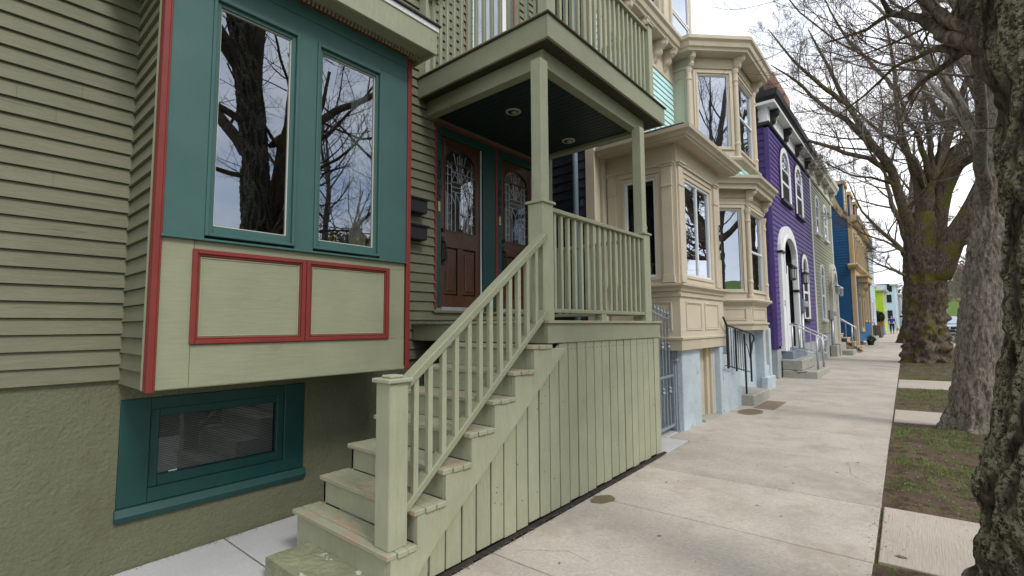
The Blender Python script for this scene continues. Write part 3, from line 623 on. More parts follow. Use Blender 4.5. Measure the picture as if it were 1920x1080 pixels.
# upper floor door behind the balcony
mb = MB(**F); mb.box(4.22, 4.30, -.03, .02, 4.40, 6.8); mb.box(5.02, 5.12, -.03, .02, 4.40, 6.8); mb.box(4.22, 5.12, -.03, .019, 6.75, 6.86); mb.build('door_casing', M['teal'], gh, bevel=.003)
mb = MB(**F); mb.box(4.175, 4.2195, -.01, .024, 4.40, 6.86); mb.box(5.1205, 5.16, -.01, .024, 4.40, 6.86); mb.build('casing_strip', M['red'], gh)
mb = MB(**F); mb.ring(4.302, 5.018, 4.42, 6.748, .10, -.06, -.01); d = mb.build('door', M['white'], gh, bevel=.004)
mb = MB(**F); mb.poly([(4.39, -.035, 4.5), (4.93, -.035, 4.5), (4.93, -.035, 6.66), (4.39, -.035, 6.66)]); mb.build('pane', M['glass'], d, fix=False)
mb = MB(**F); mb.poly([(4.35, -.12, 4.4), (5.0, -.12, 4.4), (5.0, -.12, 6.7), (4.35, -.12, 6.7)]); mb.build('room_backing', M['curtain'], d, fix=False)
mb = MB(**F); mb.box(-.25, -.05, .0, .03, 2.4, 7.0); mb.ring(-1.4, -.2505, 2.4, 4.3, .12, -.01, .03); mb.build('window_casing', M['teal'], gh)
# mailboxes
for k, (z, lb) in enumerate(((2.80, 'upper black metal mailbox on the olive siding left of the doors'), (2.50, 'lower black metal mailbox on the olive siding left of the doors'))):
    t = thing('mailbox', (WX+.02, 3.2, z), lb, 'mailbox', 'mailboxes beside the front doors')
    mb = MB(**F); mb.ext([(.018, z), (.14, z), (.145, z+.155), (.02, z+.18)], 3.20, 3.46, 'a'); mb.build('body', M['black'], t, bevel=.006)
    mb = MB(**F); mb.ext([(.015, z+.182), (.16, z+.157), (.165, z+.135), (.17, z+.160), (.015, z+.190)], 3.19, 3.47, 'a'); mb.build('lid', M['black'], t, bevel=.003)

# ================================================================ ENTRY PORCH (stairs, deck, columns, balcony)
pt = thing('entry_porch', (-3.0, 3.4, 0), 'olive green wooden stair and covered porch with a balcony above, in front of two doors', 'porch')
NY = [1.735, 1.932, 2.162, 2.398, 2.636, 2.872, 3.112]; NZ = [.232, .428, .618, .810, 1.002, 1.192, 1.384]
SXL, SXR = -3.53, -2.425; DK0, DK1, DZ = 3.36, 5.68, 1.59
for i, (y, z) in enumerate(zip(NY, NZ)):
    yn = NY[i+1] if i < 6 else DK0
    zlow = NZ[i-1] if i else -.12
    l = SXL-.02 if i else SXL-.03
    mb = MB(); d = (yn+.02-y)/3
    for k in range(3):
        j = rng.uniform(-.004, .004)
        mb.box(l+rng.uniform(-.004, .004), SXR+.02+j+(.01 if k else 0), y-.012+k*d, y-.012+(k+1)*d-.004, z-.032+rng.uniform(-.002, .002), z+rng.uniform(-.0015, .0015))
    mb.build('tread', M['tread'], pt, bevel=.004)
    mb = MB(); mb.box(SXL, SXR-.030, y+.014, y+.034, zlow+.001, z-.034); mb.build('riser', M['green'], pt)
# stringers: street side and house side
def strz(y): return .185+.795*(y-2.11)
poly = [(1.752, -.115), (1.752, NZ[0]-.034)]
for i in range(7):
    yn = NY[i+1]+.014 if i < 6 else DK0+.24
    poly += [(yn, NZ[i]-.034)]
    if i < 6: poly += [(yn, NZ[i+1]-.034)]
poly += [(DK0+.24, 1.345), (3.60, 1.345), (2.11, strz(2.11)), (1.93, .02), (1.90, -.115)]
mb = MB(); mb.ext(poly, SXR-.029, SXR+.012, 'a'); mb.build('stringer', M['green'], pt, bevel=.003)
mb = MB(); mb.ext(poly, SXL-.005, SXL+.028, 'a'); mb.build('stringer', M['green'], pt, bevel=.003)
# plank skirting under stair and deck
mb = MB(); y = 1.94; rg = random.Random(4); sk = -2.457; NAILY = []
k = 0
while y < 5.66:
    w = rg.uniform(.148, .158) if y > 3.4 else rg.uniform(.138, .152)
    y1 = min(y+w-.0145, 5.668); top0 = min(1.392, strz(y)+.06); top1 = min(1.392, strz(y1)+.06)
    zb = gz(-2.44, y)+.030+rg.uniform(-.006, .010); o = rg.uniform(-.003, .003); ln = rg.uniform(-.004, .004)
    mb.add([(y, sk-.02+o, zb), (y1, sk-.02+o, zb), (y1+ln, sk-.02+o, top1), (y+ln, sk-.02+o, top0), (y, sk+o, zb), (y1, sk+o, zb), (y1+ln, sk+o, top1), (y+ln, sk+o, top0)],
           [(0, 1, 2, 3), (7, 6, 5, 4), (0, 4, 5, 1), (1, 5, 6, 2), (2, 6, 7, 3), (3, 7, 4, 0)])
    NAILY += [y+w*.25, y+w*.7]; y += w
nails = [(yy + .01, z) for yy in NAILY for z in (1.33,) if yy > 3.55]
m2 = MB(); m2.v = [Vector((p.y, p.x, p.z)) for p in mb.v]; m2.f = mb.f; m2.build('skirting', M['green'], pt, bevel=.003)
mb = MB(); mb.ext([(2.15, -.2), (5.6, -.2), (5.6, 1.38), (3.6, 1.38), (2.15, .1)], -2.52, -2.50, 'a'); mb.build('gap_shade_sheet', M['dark'], pt)  # black sheet added behind the planks to paint their gaps dark
mb = MB(); yy = -4.26
while yy < -2.46:
    mb.box(yy, min(yy+.15, -2.47), 5.655, 5.672, gz(-3, 5.6)+.02, 1.392); yy += .156
mb.build('skirting', M['green'], pt)
mb = MB()
for a_, z_ in nails: mb.box(sk, sk+.0045, a_-.0035, a_+.0035, z_, z_+.006)
for k_ in range(30):
    a_ = rg.uniform(2.6, 5.5); z_ = rg.uniform(.15, min(1.25, strz(a_)-.1)); mb.box(sk, sk+.0042, a_-.003, a_+.003, z_, z_+.007)
mb.build('nail_heads', M['oldwood'], pt)
mb = MB(); mb.bar((-2.50, 1.90, -.06), (-2.50, 2.10, .06), .05, .09); mb.build('brace', M['green'], pt)
# deck
mb = MB(); xx = -4.27
while xx < -2.42:
    mb.box(xx, min(xx+.136, -2.415), DK0-.02, DK1, DZ-.026, DZ+rng.uniform(-.001, .001)); xx += .14
mb.build('deck', M['tread'], pt, bevel=.003)
mb = MB(); mb.box(-2.478, -2.440, DK0, DK1-.01, 1.393, DZ-.028); mb.box(-4.27, -2.4785, DK0+.001, DK0+.035, 1.393, DZ-.028); mb.box(-4.27, -2.4785, DK1-.05, DK1-.011, 1.393, DZ-.028); mb.build('rim_board', M['green_h'], pt, bevel=.003)
# newel
mb = MB(); nx0, nx1, ny0, ny1 = -2.583, -2.445, 1.755, 1.892
mb.box(nx0, nx1, ny0, ny1, NZ[0]+.001, 1.205); mb.box(nx1-.0005, nx1+.004, ny0+.004, ny0+.055, NZ[0]+.001, 1.2); n = mb.build('newel_post', M['green'], pt, bevel=.004)
mb = MB(); mb.box(nx0-.022, nx1+.024, ny0-.022, ny1+.024, 1.206, 1.232); mb.box(nx0+.02, nx1-.02, ny0+.02, ny1-.02, 1.2325, 1.25); mb.build('cap', M['green'], n, bevel=.005)
# stair rails
RX = -2.505
def rb(y): return .415+.828*(y-1.905)          # top face of the bottom rail
def rt(y): return 1.155+.772*(y-1.905)         # underside of the handrail
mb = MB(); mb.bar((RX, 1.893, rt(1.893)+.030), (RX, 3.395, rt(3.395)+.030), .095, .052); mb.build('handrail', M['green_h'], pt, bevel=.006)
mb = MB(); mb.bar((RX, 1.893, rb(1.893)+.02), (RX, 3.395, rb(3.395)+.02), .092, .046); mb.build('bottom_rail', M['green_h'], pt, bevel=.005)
for y in [1.975, 2.09, 2.21, 2.325, 2.45, 2.565, 2.675, 2.79, 2.90, 3.01, 3.125, 3.245]:
    mb = MB(); h = .019
    mb.add([(RX+.0, y-h, rb(y)+.02), (RX+.038, y-h, rb(y)+.02), (RX+.038, y+h, rb(y)+.05), (RX, y+h, rb(y)+.05),
            (RX, y-h, rt(y)+.005), (RX+.038, y-h, rt(y)+.005), (RX+.038, y+h, rt(y)+.03), (RX, y+h, rt(y)+.03)],
           [(0, 3, 2, 1), (4, 5, 6, 7), (0, 1, 5, 4), (1, 2, 6, 5), (2, 3, 7, 6), (3, 0, 4, 7)])
    mb.build('baluster', M['green'], pt, bevel=.003)
# columns: broad boxed base to rail height, slimmer shaft above
def pcol(xo, yo, far=False):
    mb = MB(); x1 = xo; x0 = xo-.165; y0 = yo; y1 = yo+.165
    mb.box(x0, x1, y0, y1, DZ+.001, 2.64); c = mb.build('column', M['green'], pt, bevel=.004)
    mb = MB(); mb.box(x0+.025, x1-.025, y0+.025, y1-.025, 2.665, 4.0); mb.build('shaft', M['green'], c, bevel=.004)
    mb = MB(); mb.box(x0-.018, x1+.018, y0-.018, y1+.018, 2.641, 2.664); mb.build('collar', M['green'], c, bevel=.003)
pcol(-2.505, 3.385); pcol(-2.505, 5.435)
# porch railing
def railing(y0, y1, zb, zt, n, along='y', fix=-2.585, wid=.036):
    mb = MB()
    if along == 'y': mb.box(fix-.045, fix+.045, y0, y1, zt-.038, zt)
    else: mb.box(y0, y1, fix-.045, fix+.045, zt-.038, zt)
    mb.build('handrail', M['green_h'], pt, bevel=.004)
    mb = MB()
    if along == 'y': mb.box(fix-.04, fix+.04, y0, y1, zb, zb+.038)
    else: mb.box(y0, y1, fix-.04, fix+.04, zb, zb+.038)
    mb.build('bottom_rail', M['green_h'], pt, bevel=.004)
    for k in range(n):
        t = y0+(y1-y0)*(k+.6)/(n+.2); mb = MB(); jj = rng.uniform(-.002, .002)
        if along == 'y': mb.box(fix-wid/2+jj, fix+wid/2+jj, t-wid/2, t+wid/2, zb+.0385, zt-.0385)
        else: mb.box(t-wid/2, t+wid/2, fix-wid/2, fix+wid/2, zb+.0385, zt-.0385)
        mb.build('baluster', M['green'], pt, bevel=.002)
railing(3.55, 5.435, 1.66, 2.62, 16, fix=-2.555)
railing(-4.27, -2.67, 1.66, 2.62, 13, 'x', 5.55)
mb = MB(); mb.box(-2.60, -2.51, 4.4, 4.5, DZ+.001, 1.659); mb.build('rail_block', M['green'], pt)
# porch ceiling, beams, balcony
mb = MB(); xx = 3.66
while xx < 5.6:
    mb.box(-4.295, -2.715, xx, min(xx+.078, 5.605), 4.035, 4.05); xx += .083
mb.box(-4.295, -2.72, 3.66, 5.6, 4.0505, 4.06)
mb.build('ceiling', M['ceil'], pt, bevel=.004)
for x, y in ((-3.50, 4.18), (-3.51, 5.35)):
    mb = MB(); mb.tube_profile(x, y, [(.062, 4.034), (.066, 4.024), (.088, 4.026), (.092, 4.036)], 24); lt = mb.build('downlight', M['sagepanel'], pt)
    mb = MB(); mb.tube_profile(x, y, [(.001, 4.0232), (.060, 4.0235), (.061, 4.03)], 24); mb.build('lamp', M['dark'], lt)
    mb = MB(); mb.tube_profile(x+.012, y+.01, [(.001, 4.018), (.034, 4.0195), (.036, 4.0225)], 18); mb.build('bulb', M['sheer'], lt)
BMX, BMY0, BMY1 = -2.600, 3.545, 5.72
mb = MB(); mb.box(BMX-.11, BMX, BMY0, BMY1, 3.995, 4.165); mb.box(-4.295, BMX-.111, BMY0, BMY0+.11, 3.995, 4.165); mb.box(-4.295, BMX-.111, BMY1-.11, BMY1, 3.995, 4.165)
mb.build('beam', M['green_h'], pt, bevel=.003)
FX, FY0, FY1 = -2.443, 3.415, 6.03
mb = MB(); xx = FY0+.03
while xx < FY1-.03:
    mb.box(-4.295, FX-.031, xx, min(xx+.088, FY1-.03), 4.1655, 4.178); xx += .091
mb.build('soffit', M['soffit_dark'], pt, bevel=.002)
mb = MB(); mb.box(FX-.03, FX, FY0, FY1, 4.163, 4.384); mb.box(-4.295, FX-.0305, FY0+.0005, FY0+.03, 4.1635, 4.3835); mb.box(-4.295, FX-.0305, FY1-.03, FY1-.0005, 4.1635, 4.3835)
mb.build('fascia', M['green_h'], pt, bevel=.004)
mb = MB(); mb.box(-4.295, FX+.022, FY0-.022, FY1+.02, 4.3845, 4.402); mb.build('balcony_edge', M['oldwood'], pt, bevel=.003)
mb = MB(); mb.box(-4.295, FX+.002, FY0-.004, FY1, 4.4025, 4.425); mb.build('balcony_floor', M['green_h'], pt, bevel=.004)
def brail(p, q, n, along, fix):
    zb, zt = 4.50, 5.34; mb = MB()
    if along == 'y': mb.box(fix-.045, fix+.045, p, q, zt-.04, zt)
    else: mb.box(p, q, fix-.045, fix+.045, zt-.04, zt)
    mb.build('balcony_handrail', M['green_h'], pt, bevel=.004)
    for k in range(n):
        t = p+(q-p)*(k+.5)/n; mb = MB()
        if along == 'y': mb.box(fix-.018, fix+.018, t-.018, t+.018, 4.4255, zt-.0405)
        else: mb.box(t-.018, t+.018, fix-.018, fix+.018, 4.4255, zt-.0405)
        mb.build('balcony_baluster', M['green'], pt, bevel=.002)
for x, y in ((-2.52, 3.49), (-2.52, 5.70), (-4.23, 3.49), (-4.23, 5.70)):
    mb = MB(); s = .055 if x > -3 else .07; mb.box(x-s, x+s, y-s, y+s, 4.4255, 5.38); c = mb.build('balcony_post', M['green'], pt, bevel=.004)
    mb = MB(); mb.box(x-s-.02, x+s+.02, y-s-.02, y+s+.02, 5.3805, 5.41); mb.build('cap', M['green'], c, bevel=.004)
brail(3.55, 5.64, 19, 'y', -2.52); brail(-4.16, -2.58, 14, 'x', 3.49); brail(-4.16, -2.58, 14, 'x', 5.70)
# ================================================================ GROUND
def grid_mesh(name, xs, ys, zf, m, kind='structure', label=None, cat=None):
    nx, ny = len(xs), len(ys)
    v = [(x, y, zf(x, y)) for y in ys for x in xs]
    f = [(j*nx+i, j*nx+i+1, (j+1)*nx+i+1, (j+1)*nx+i) for j in range(ny-1) for i in range(nx-1)]
    me = bpy.data.meshes.new(name); me.from_pydata(v, [], f); o = link_mesh(name, me, m, smooth=True)
    tag(o, label, cat, None, kind); return o
def ex(y): return -.318-.0185*(y-4)           # street-side edge of the sidewalk
far = [-60, -30, -15, -8, -4, 0, 4, 8, 12, 20, 30, 45, 60, 75, 95, 130, 200, 400, 900]
def hillz(x, y):
    r = 0
    # grassed citadel hill beyond the street
    d = max(0, min(1, (x+.12*y-22)/95)) if y > -300 else 0
    a = max(0, min(1, (y-95)/90)); a = a*a*(3-2*a)
    q = max(0, min(1, (x+18+.0*y)/30)); q = q*q*(3-2*q)
    s = d*d*(3-2*d)
    return max(s*13, a*q*15)
grid_mesh('ground', [-400, -120, -40, -20, -10, -4.4, 0, 5, 9, 14, 18, 22, 27, 33, 40, 50, 60, 75, 95, 120, 170, 300, 700], far+[1500],
          lambda x, y: gz(x, y)-.16+hillz(x, y)+(.9*noise.noise(Vector((x*.03, y*.03, 0))) if hillz(x, y) > .5 else 0), M['grassland'],
          label='grass covered ground and the hill beyond the street', cat='ground')
# sidewalk: cast slabs with open joints over dark dirt
grid_mesh('sidewalk_bed', [-4.6, -3.5, -2.4, -1.4, -.1], [-3+.5*i for i in range(20)]+[8+2*i for i in range(34)], lambda x, y: gz(x, y)-.035, M['joint'], label='dark dirt in the joints under the sidewalk slabs', cat='sidewalk bed')
JY = [-2.9, -1.5, -.15, 1.28, 2.62, 3.99, 5.13, 6.47, 7.91, 9.36, 10.72, 12.1, 13.5, 14.9]
while JY[-1] < 74: JY.append(JY[-1]+1.42)
def slab(mb, x00, x10, y0, x01, x11, y1, g=.004, th=.05, n=2, dz=0.):
    """slab between two joints; corners follow the ground; slightly rounded arris"""
    e = .006
    def q(s, t): # s across, t along
        a = x00+(x01-x00)*t; b = x10+(x11-x10)*t; x = a+(b-a)*s; y = y0+(y1-y0)*t; return x, y
    P = [q(0, 0), q(1, 0), q(1, 1), q(0, 1)]
    c = (sum(p[0] for p in P)/4, sum(p[1] for p in P)/4)
    def ins(p, d): 
        dx = c[0]-p[0]; dy = c[1]-p[1]; return (p[0]+(d if dx > 0 else -d), p[1]+(d if dy > 0 else -d))
    top = [ins(p, g+e) for p in P]; rim = [ins(p, g) for p in P]
    v = [(x, y, gz(x, y)+dz) for x, y in top]+[(x, y, gz(x, y)-.005+dz) for x, y in rim]+[(x, y, gz(x, y)-th+dz) for x, y in rim]
    mb.add(v, [(0, 1, 2, 3)]+[(i, (i+1) % 4, 4+(i+1) % 4, 4+i) for i in range(4)]+[(4+i, 4+(i+1) % 4, 8+(i+1) % 4, 8+i) for i in range(4)])
mb = MB()
wide = {3.99: .008, -2.9: .008}
for y0, y1 in zip(JY, JY[1:]):
    xl = -2.425 if y0 < 6.4 else (-2.72 if y0 < 8 else -3.0)
    if y0 < 1.2: xl = -3.40
    gg = .0065 if abs(y1-3.99) < .01 or abs(y0-3.99) < .01 else .0034
    slab(mb, xl, ex(y0), y0, xl, ex(y1), y1, gg, dz=rng.uniform(-.0012, .0012))
tag(mb.build('sidewalk', M['concrete'], fix=False), 'pale concrete sidewalk of wide slabs running along the houses', 'sidewalk', None, 'structure')
# pale path against the wall, apron in front of the gate
mb = MB()
for y0, y1 in ((-3, -1.2), (-1.2, .2), (.2, 1.54), (1.545, 3.3), (3.3, 5.6)):
    slab(mb, -4.30, -3.40, y0, -4.30, -3.40, y1, .004, dz=-.004)
slab(mb, -3.39, -2.43, 1.28, -3.39, -2.43, 2.2, .003, dz=-.02)
tag(mb.build('path', M['concrete_w'], fix=False), 'pale concrete path strip against the stucco wall', 'path', None, 'structure')
mb = MB(); slab(mb, -4.2, -2.432, 5.62, -4.2, -2.432, 6.465, .005); slab(mb, -4.2, -2.725, 6.475, -4.2, -2.725, 7.0, .004); slab(mb, -4.6, -3.0, 7.0, -4.6, -3.0, 14.5, .006, dz=-.003)
tag(mb.build('forecourt', M['concrete_w'], fix=False), 'small concrete apron in front of the iron gate', 'forecourt', None, 'structure')
# dirt line along the skirting
mb = MB(); rg = random.Random(2); pts = []
y = 1.9
V = []; 
while y < 5.75:
    w = rg.uniform(.004, .035); V.append((y, w)); y += .05
for (ya, wa), (yb, wb) in zip(V, V[1:]):
    mb.add([(-2.47, ya, gz(-2.44, ya)+.012), (-2.437+wa*.8, ya, gz(-2.44, ya)+.0042), (-2.437+wb*.8, yb, gz(-2.44, yb)+.0042), (-2.47, yb, gz(-2.44, yb)+.012)], [(0, 1, 2, 3)])
tag(mb.build('dirt_edge', M['joint'], fix=False), 'line of dark dirt where the plank skirting meets the sidewalk', 'dirt', None, 'stuff')
# damp stain
mb = MB(); rg = random.Random(5); C = (-2.295, 3.965); n = 26; P = []
for i in range(n):
    t = 2*PI*i/n; r = (.088+.012*math.sin(2*t+.6)+.007*math.sin(5*t)+rg.uniform(-.004, .004)); P.append((C[0]+r*.95*math.cos(t), C[1]+r*1.45*math.sin(t)))
mb.v = [Vector((x, y, gz(x, y)+.0042)) for x, y in P]; mb.f = [tuple(range(n))]
tag(mb.build('puddle', M['puddle'], fix=False), 'small brown damp puddle on the sidewalk by the plank skirting', 'puddle', None, 'structure')
# planted strip of bare soil and thin grass between sidewalk and street
def curb(y): return ex(y)+2.1 if y < 74 else ex(74)+2.1
WALKS = [(4.03, 5.16), (9.20, 10.42), (13.7, 15.5), (24.2, 25.2), (33, 34)]
def soilz(x, y):
    b = .012+.020*noise.noise(Vector((x*1.6, y*1.6, 1)))+.014*noise.noise(Vector((x*6, y*6, 3)))+.007*noise.noise(Vector((x*19, y*19, 5)))
    for tx, ty, tr in ((.55, 3.1, .8), (.45, 8.9, .75), (.15, 21.5, 1.5)):
        d = math.hypot(x-tx, y-ty); b += .07*max(0, 1-d/tr)**2
    for w0, w1 in WALKS:
        if w0-.05 < y < w1+.05: b = min(b, -.02)
        else:
            d = min(abs(y-w0), abs(y-w1)); b = b*min(1, .25+d*3)+(-.006 if d < .05 else 0)
    e = x-ex(y)
    if e < .12: b = min(b, -.004+e*.06)
    return gz(x, y)+b
def soil_patch(y0, y1, st):
    nx = int(2.2/st); ny = int((y1-y0)/st)
    v = []; 
    for j in range(ny+1):
        y = y0+(y1-y0)*j/ny; xa = ex(y)-.03
        for i in range(nx+1):
            x = xa+(curb(y)-xa)*i/nx; v.append((x, y, soilz(x, y)))
    f = [(j*(nx+1)+i, j*(nx+1)+i+1, (j+1)*(nx+1)+i+1, (j+1)*(nx+1)+i) for j in range(ny) for i in range(nx)]
    return v, f
V = []; Fc = []
for a, b, st in ((-6, 1, .2), (1, 10, .035), (10, 20, .07), (20, 40, .2), (40, 74, .5)):
    v, f = soil_patch(a, b, st); k = len(V); V += v; Fc += [tuple(i+k for i in q) for q in f]
me = bpy.data.meshes.new('soil_strip'); me.from_pydata(V, [], Fc); o = link_mesh('soil_strip', me, M['soil'], smooth=True)
tag(o, 'strip of bare brown soil with thin grass between sidewalk and street', 'soil', None, 'structure')
for k, (w0, w1) in enumerate(WALKS):
    mb = MB(); slab(mb, ex(w0)+.012, curb(w0), w0, ex(w1)+.012, curb(w1), w1, .004, dz=.002)
    o = mb.build('walkway', M['concrete_b'], fix=False); tag(o, 'concrete walkway slab crossing the soil strip to the street', 'walkway', 'walkway slabs', 'structure')
mb = MB(); seg = [-20+2*i for i in range(50)]
for y0, y1 in zip(seg, seg[1:]):
    c0, c1 = curb(y0), curb(y1)
    mb.add([(c0, y0, gz(2, y0)-.2), (c0+.15, y0, gz(2, y0)-.2), (c0+.15, y0, gz(2, y0)), (c0, y0, gz(2, y0)+.004), (c1, y1, gz(2, y1)-.2), (c1+.15, y1, gz(2, y1)-.2), (c1+.15, y1, gz(2, y1)), (c1, y1, gz(2, y1)+.004)],
           [(2, 3, 7, 6), (1, 2, 6, 5), (0, 4, 7, 3)])
tag(mb.build('kerb', M['concrete'], fix=False), 'concrete kerb at the edge of the street', 'kerb', None, 'structure')
grid_mesh('road', [.35, 2, 4, 7, 10.5], far[:-2], lambda x, y: gz(x, y)-.125-(.2 if x < curb(y)+.05 and x < 1 else 0), M['asphalt'], label='grey asphalt street beyond the trees', cat='road')
mb = MB()
for y0, y1 in zip(seg, seg[1:]): mb.add([(10.5, y0, gz(5, y0)-.2), (10.65, y0, gz(5, y0)), (12.5, y0, gz(5, y0)+.02), (10.5, y1, gz(5, y1)-.2), (10.65, y1, gz(5, y1)), (12.5, y1, gz(5, y1)+.02), (10.5, y0, gz(5, y0)-.004), (10.5, y1, gz(5, y1)-.004)], [(0, 6, 7, 3), (6, 1, 4, 7), (1, 2, 5, 4)])
tag(mb.build('far_sidewalk', M['concrete'], fix=False), 'sidewalk on the far side of the street', 'sidewalk', None, 'structure')
mb = MB(); mb.v = [Vector((x, y, gz(x, y)+.006)) for x, y in ((-8, 74.5), (1.7, 74.5), (1.7, 84), (-8, 84))]; mb.f = [(0, 1, 2, 3)]
tag(mb.build('cross_street', M['concrete'], fix=False), 'pale paved crossing street at the end of the sidewalk', 'road', None, 'structure')
# cracked painted slab below the bottom step
mb = MB(); rg = random.Random(9); x0, x1, y0, y1 = -3.39, -2.50, 1.47, 1.80; n = 22; m_ = 12; V = []
top = [[None]*(n+1) for _ in range(m_+1)]
for j in range(m_+1):
    for i in range(n+1):
        x = x0+(x1-x0)*i/n; y = y0+(y1-y0)*j/m_; ed = min(x-x0, x1-x, y-y0+.02)
        z = .052+.012*noise.noise(Vector((x*5, y*5, 2)))-.02*max(0, 1-ed/.05)**2+.004*noise.noise(Vector((x*30, y*30, 2)))
        if j == 0: y += .02*noise.noise(Vector((x*6, 1, 1)))
        if i == 0: x += .02*noise.noise(Vector((y*6, 4, 1)))
        top[j][i] = len(mb.v); mb.v.append(Vector((x, y, z)))
for j in range(m_):
    for i in range(n): mb.f.append((top[j][i], top[j][i+1], top[j+1][i+1], top[j+1][i]))
def skirt(ids):
    k = len(mb.v)
    for q in ids: p = mb.v[q]; mb.v.append(Vector((p.x, p.y, -.2)))
    for a in range(len(ids)-1): mb.f.append((ids[a], ids[a+1], k+a+1, k+a))
skirt([top[0][i] for i in range(n+1)]); skirt([top[j][0] for j in range(m_+1)]); skirt([top[j][n] for j in range(m_+1)]); skirt([top[m_][i] for i in range(n+1)])
tag(mb.build('stone_step', M['slabpaint'], smooth=False), 'low cracked slab with flaking green paint at the foot of the stair', 'step')
# ================================================================ BEIGE HOUSE (entrance box, two storey angled bay)
W2 = -3.78; Y0B = 6.47; YE = 14.35
bh = thing('beige_house', (W2, 9, 0), 'beige house with entrance box, two storey angled bay and aqua siding', 'house')
F2 = FR(W2)
siding(SD(Y0B), -12, W2-.13, -.3, 7.0, .15, shingle=(.16, .30), t=.016, seed=11).build('side_wall', M['slate'], bh, fix=False)
mb = MB(); mb.box(W2-.14, W2+.02, Y0B-.03, Y0B+.14, .1, 6.95); mb.box(W2-.05, W2+.06, Y0B+.17, Y0B+.27, .1, 4.2); mb.build('corner_board', M['beige'], bh, bevel=.005)
mb = MB(); mb.tube([(W2-.30, Y0B-.07, -.1), (W2-.30, Y0B-.07, 6.9)], .045, 12); mb.build('downpipe', M['planterblue'], bh, smooth=True)
siding(F2, Y0B+.12, YE, 4.35, 6.62, .115, [(6.9, 8.46, 4.9, 6.6)], seed=12).build('siding', M['aqua'], bh, fix=False)
mb = MB(**F2); mb.box(Y0B+.13, YE, .0, .03, 6.62, 7.13); mb.box(8.34, 8.50, .0, .032, 4.4, 6.6); mb.box(6.75, 6.9, .0, .032, 4.4, 6.6); mb.build('frieze', M['beige'], bh, bevel=.004)
window(bh, F2, 6.9, 8.34, 4.95, 6.6, M['beige'], fw=.10, b0=-.06, b1=.03, hung=True, sashm=M['white'])
mb = MB(**F2); mb.poly([(Y0B+.1, -.005, -.2), (YE, -.005, -.2), (YE, -.005, 4.4), (Y0B+.1, -.005, 4.4)]); mb.build('lower_wall', M['bluegrey'], bh, fix=False)
mb = MB(); mb.box(-12.2, -12, Y0B, YE, -.3, 9.5); mb.build('back_wall', M['beige'], bh)
siding(dict(P=(0, YE, 0), U=(1, 0, 0), N=(0, 1, 0)), -12, W2, -.3, 7.0, .15, seed=13).build('side_wall', M['slate'], bh, fix=False)
# main cornice + gutter and mansard
CP = [(-.0, 6.90), (.40, 6.90), (.42, 6.95), (.47, 6.97), (.50, 7.06), (.565, 7.10), (.565, 7.17), (.50, 7.17), (-.05, 7.20)]
prof_eave(bh, 'cornice', [(W2, Y0B-.1), (W2, 9.80), (-3.42, 9.80), (-2.70, 10.52), (-2.70, 11.95), (-3.45, 12.7), (W2, 12.7), (W2, YE+.1)],
          [(o*.66, z+.22) for o, z in CP], M['beige_h'])
# soffit-bracket pairs on the main wall
for a in (7.35, 8.0, 8.85, 9.30): bracket(bh, F2, a, .10, .30, 7.11, .42, M['beige'])
mb = siding(dict(P=(W2+.12, 0, 7.2), U=(0, 1, 0), N=(1, 0, 0)), Y0B, 10.6, 0, 2.5, .17, shingle=(.18, .26), t=.016, seed=14)
for i, v in enumerate(mb.v): v.x -= (v.z-7.2)*.26
mb.build('mansard_roof', M['roof'], bh, fix=False)
mb = MB(); mb.box(-12, W2-.45, Y0B, 10.6, 9.65, 9.8); mb.box(-12, W2+.1, 10.6, YE, 7.30, 7.38); mb.build('roof', M['roof'], bh)
# dormer
mb = MB(); mb.box(-4.6, -3.72, 9.35, 10.95, 7.22, 9.35); mb.build('dormer', M['beige'], bh, bevel=.01)
mb = MB(); mb.box(-4.7, -3.55, 9.2, 11.1, 9.352, 9.5); mb.build('dormer_roof', M['roof'], bh)
for fr, a0, a1, c0, c1 in ((FR(-3.72), 9.60, 10.75, 7.35, 9.15), (SD(9.35), -4.42, -3.80, 7.35, 9.2)):
    mb = MB(**fr); mb.ring(a0, a1, c0, c1, .07, .001, .05); w = mb.build('window', M['beige'], bh, bevel=.004)
    mb = MB(**fr); m_ = (c0+c1)/2; mb.ring(a0+.07, a1-.07, m_, c1-.07, .05, .001, .035); mb.ring(a0+.07, a1-.07, c0+.07, m_, .05, .001, .025); mb.build('sash', M['white'], w)
    mb = MB(**fr); mb.box(a0+.1, a1-.1, .0015, .006, c0+.1, c1-.1); mb.build('room_backing', M['dark'], w); mb = MB(**fr); mb.poly([(a0+.1, .009, c0+.1), (a1-.1, .009, c0+.1), (a1-.1, .009, c1-.1), (a0+.1, .009, c1-.1)]); mb.build('pane', M['glass_far'], w, fix=False)
# ---- entrance box
XF = -2.60; A0, A1 = 6.765, 8.72
FBX = FR(XF); SB = SD(A0)
mb = MB(**FBX); mb.box(A0, A1, -.04, 0, 1.175, 2.139); mb.box(7.0, 8.2, -.04, 0, 2.1395, 2.219); mb.box(A0+.001, 7.0, -.04, .001, 2.14, 3.95); mb.box(8.2, A1, -.04, .001, 2.14, 3.95); mb.box(A0, A1, -.04, .004, 3.90, 4.26); mb.box(7.0, 8.2, -.04, 0, 3.76, 3.90)
mb.build('box_front', M['beige'], bh, bevel=.003)
mb = MB(**SB); mb.box(W2, XF-.041, -.04, 0, 1.175, 2.139); mb.box(-3.47, -2.87, -.04, 0, 2.1395, 2.199); mb.box(W2, -3.47, -.04, .001, 2.14, 3.95); mb.box(-2.87, XF-.041, -.04, .001, 2.14, 3.95); mb.box(W2, XF-.041, -.04, .003, 3.80, 4.26)
mb.build('box_side', M['beige'], bh, bevel=.003)
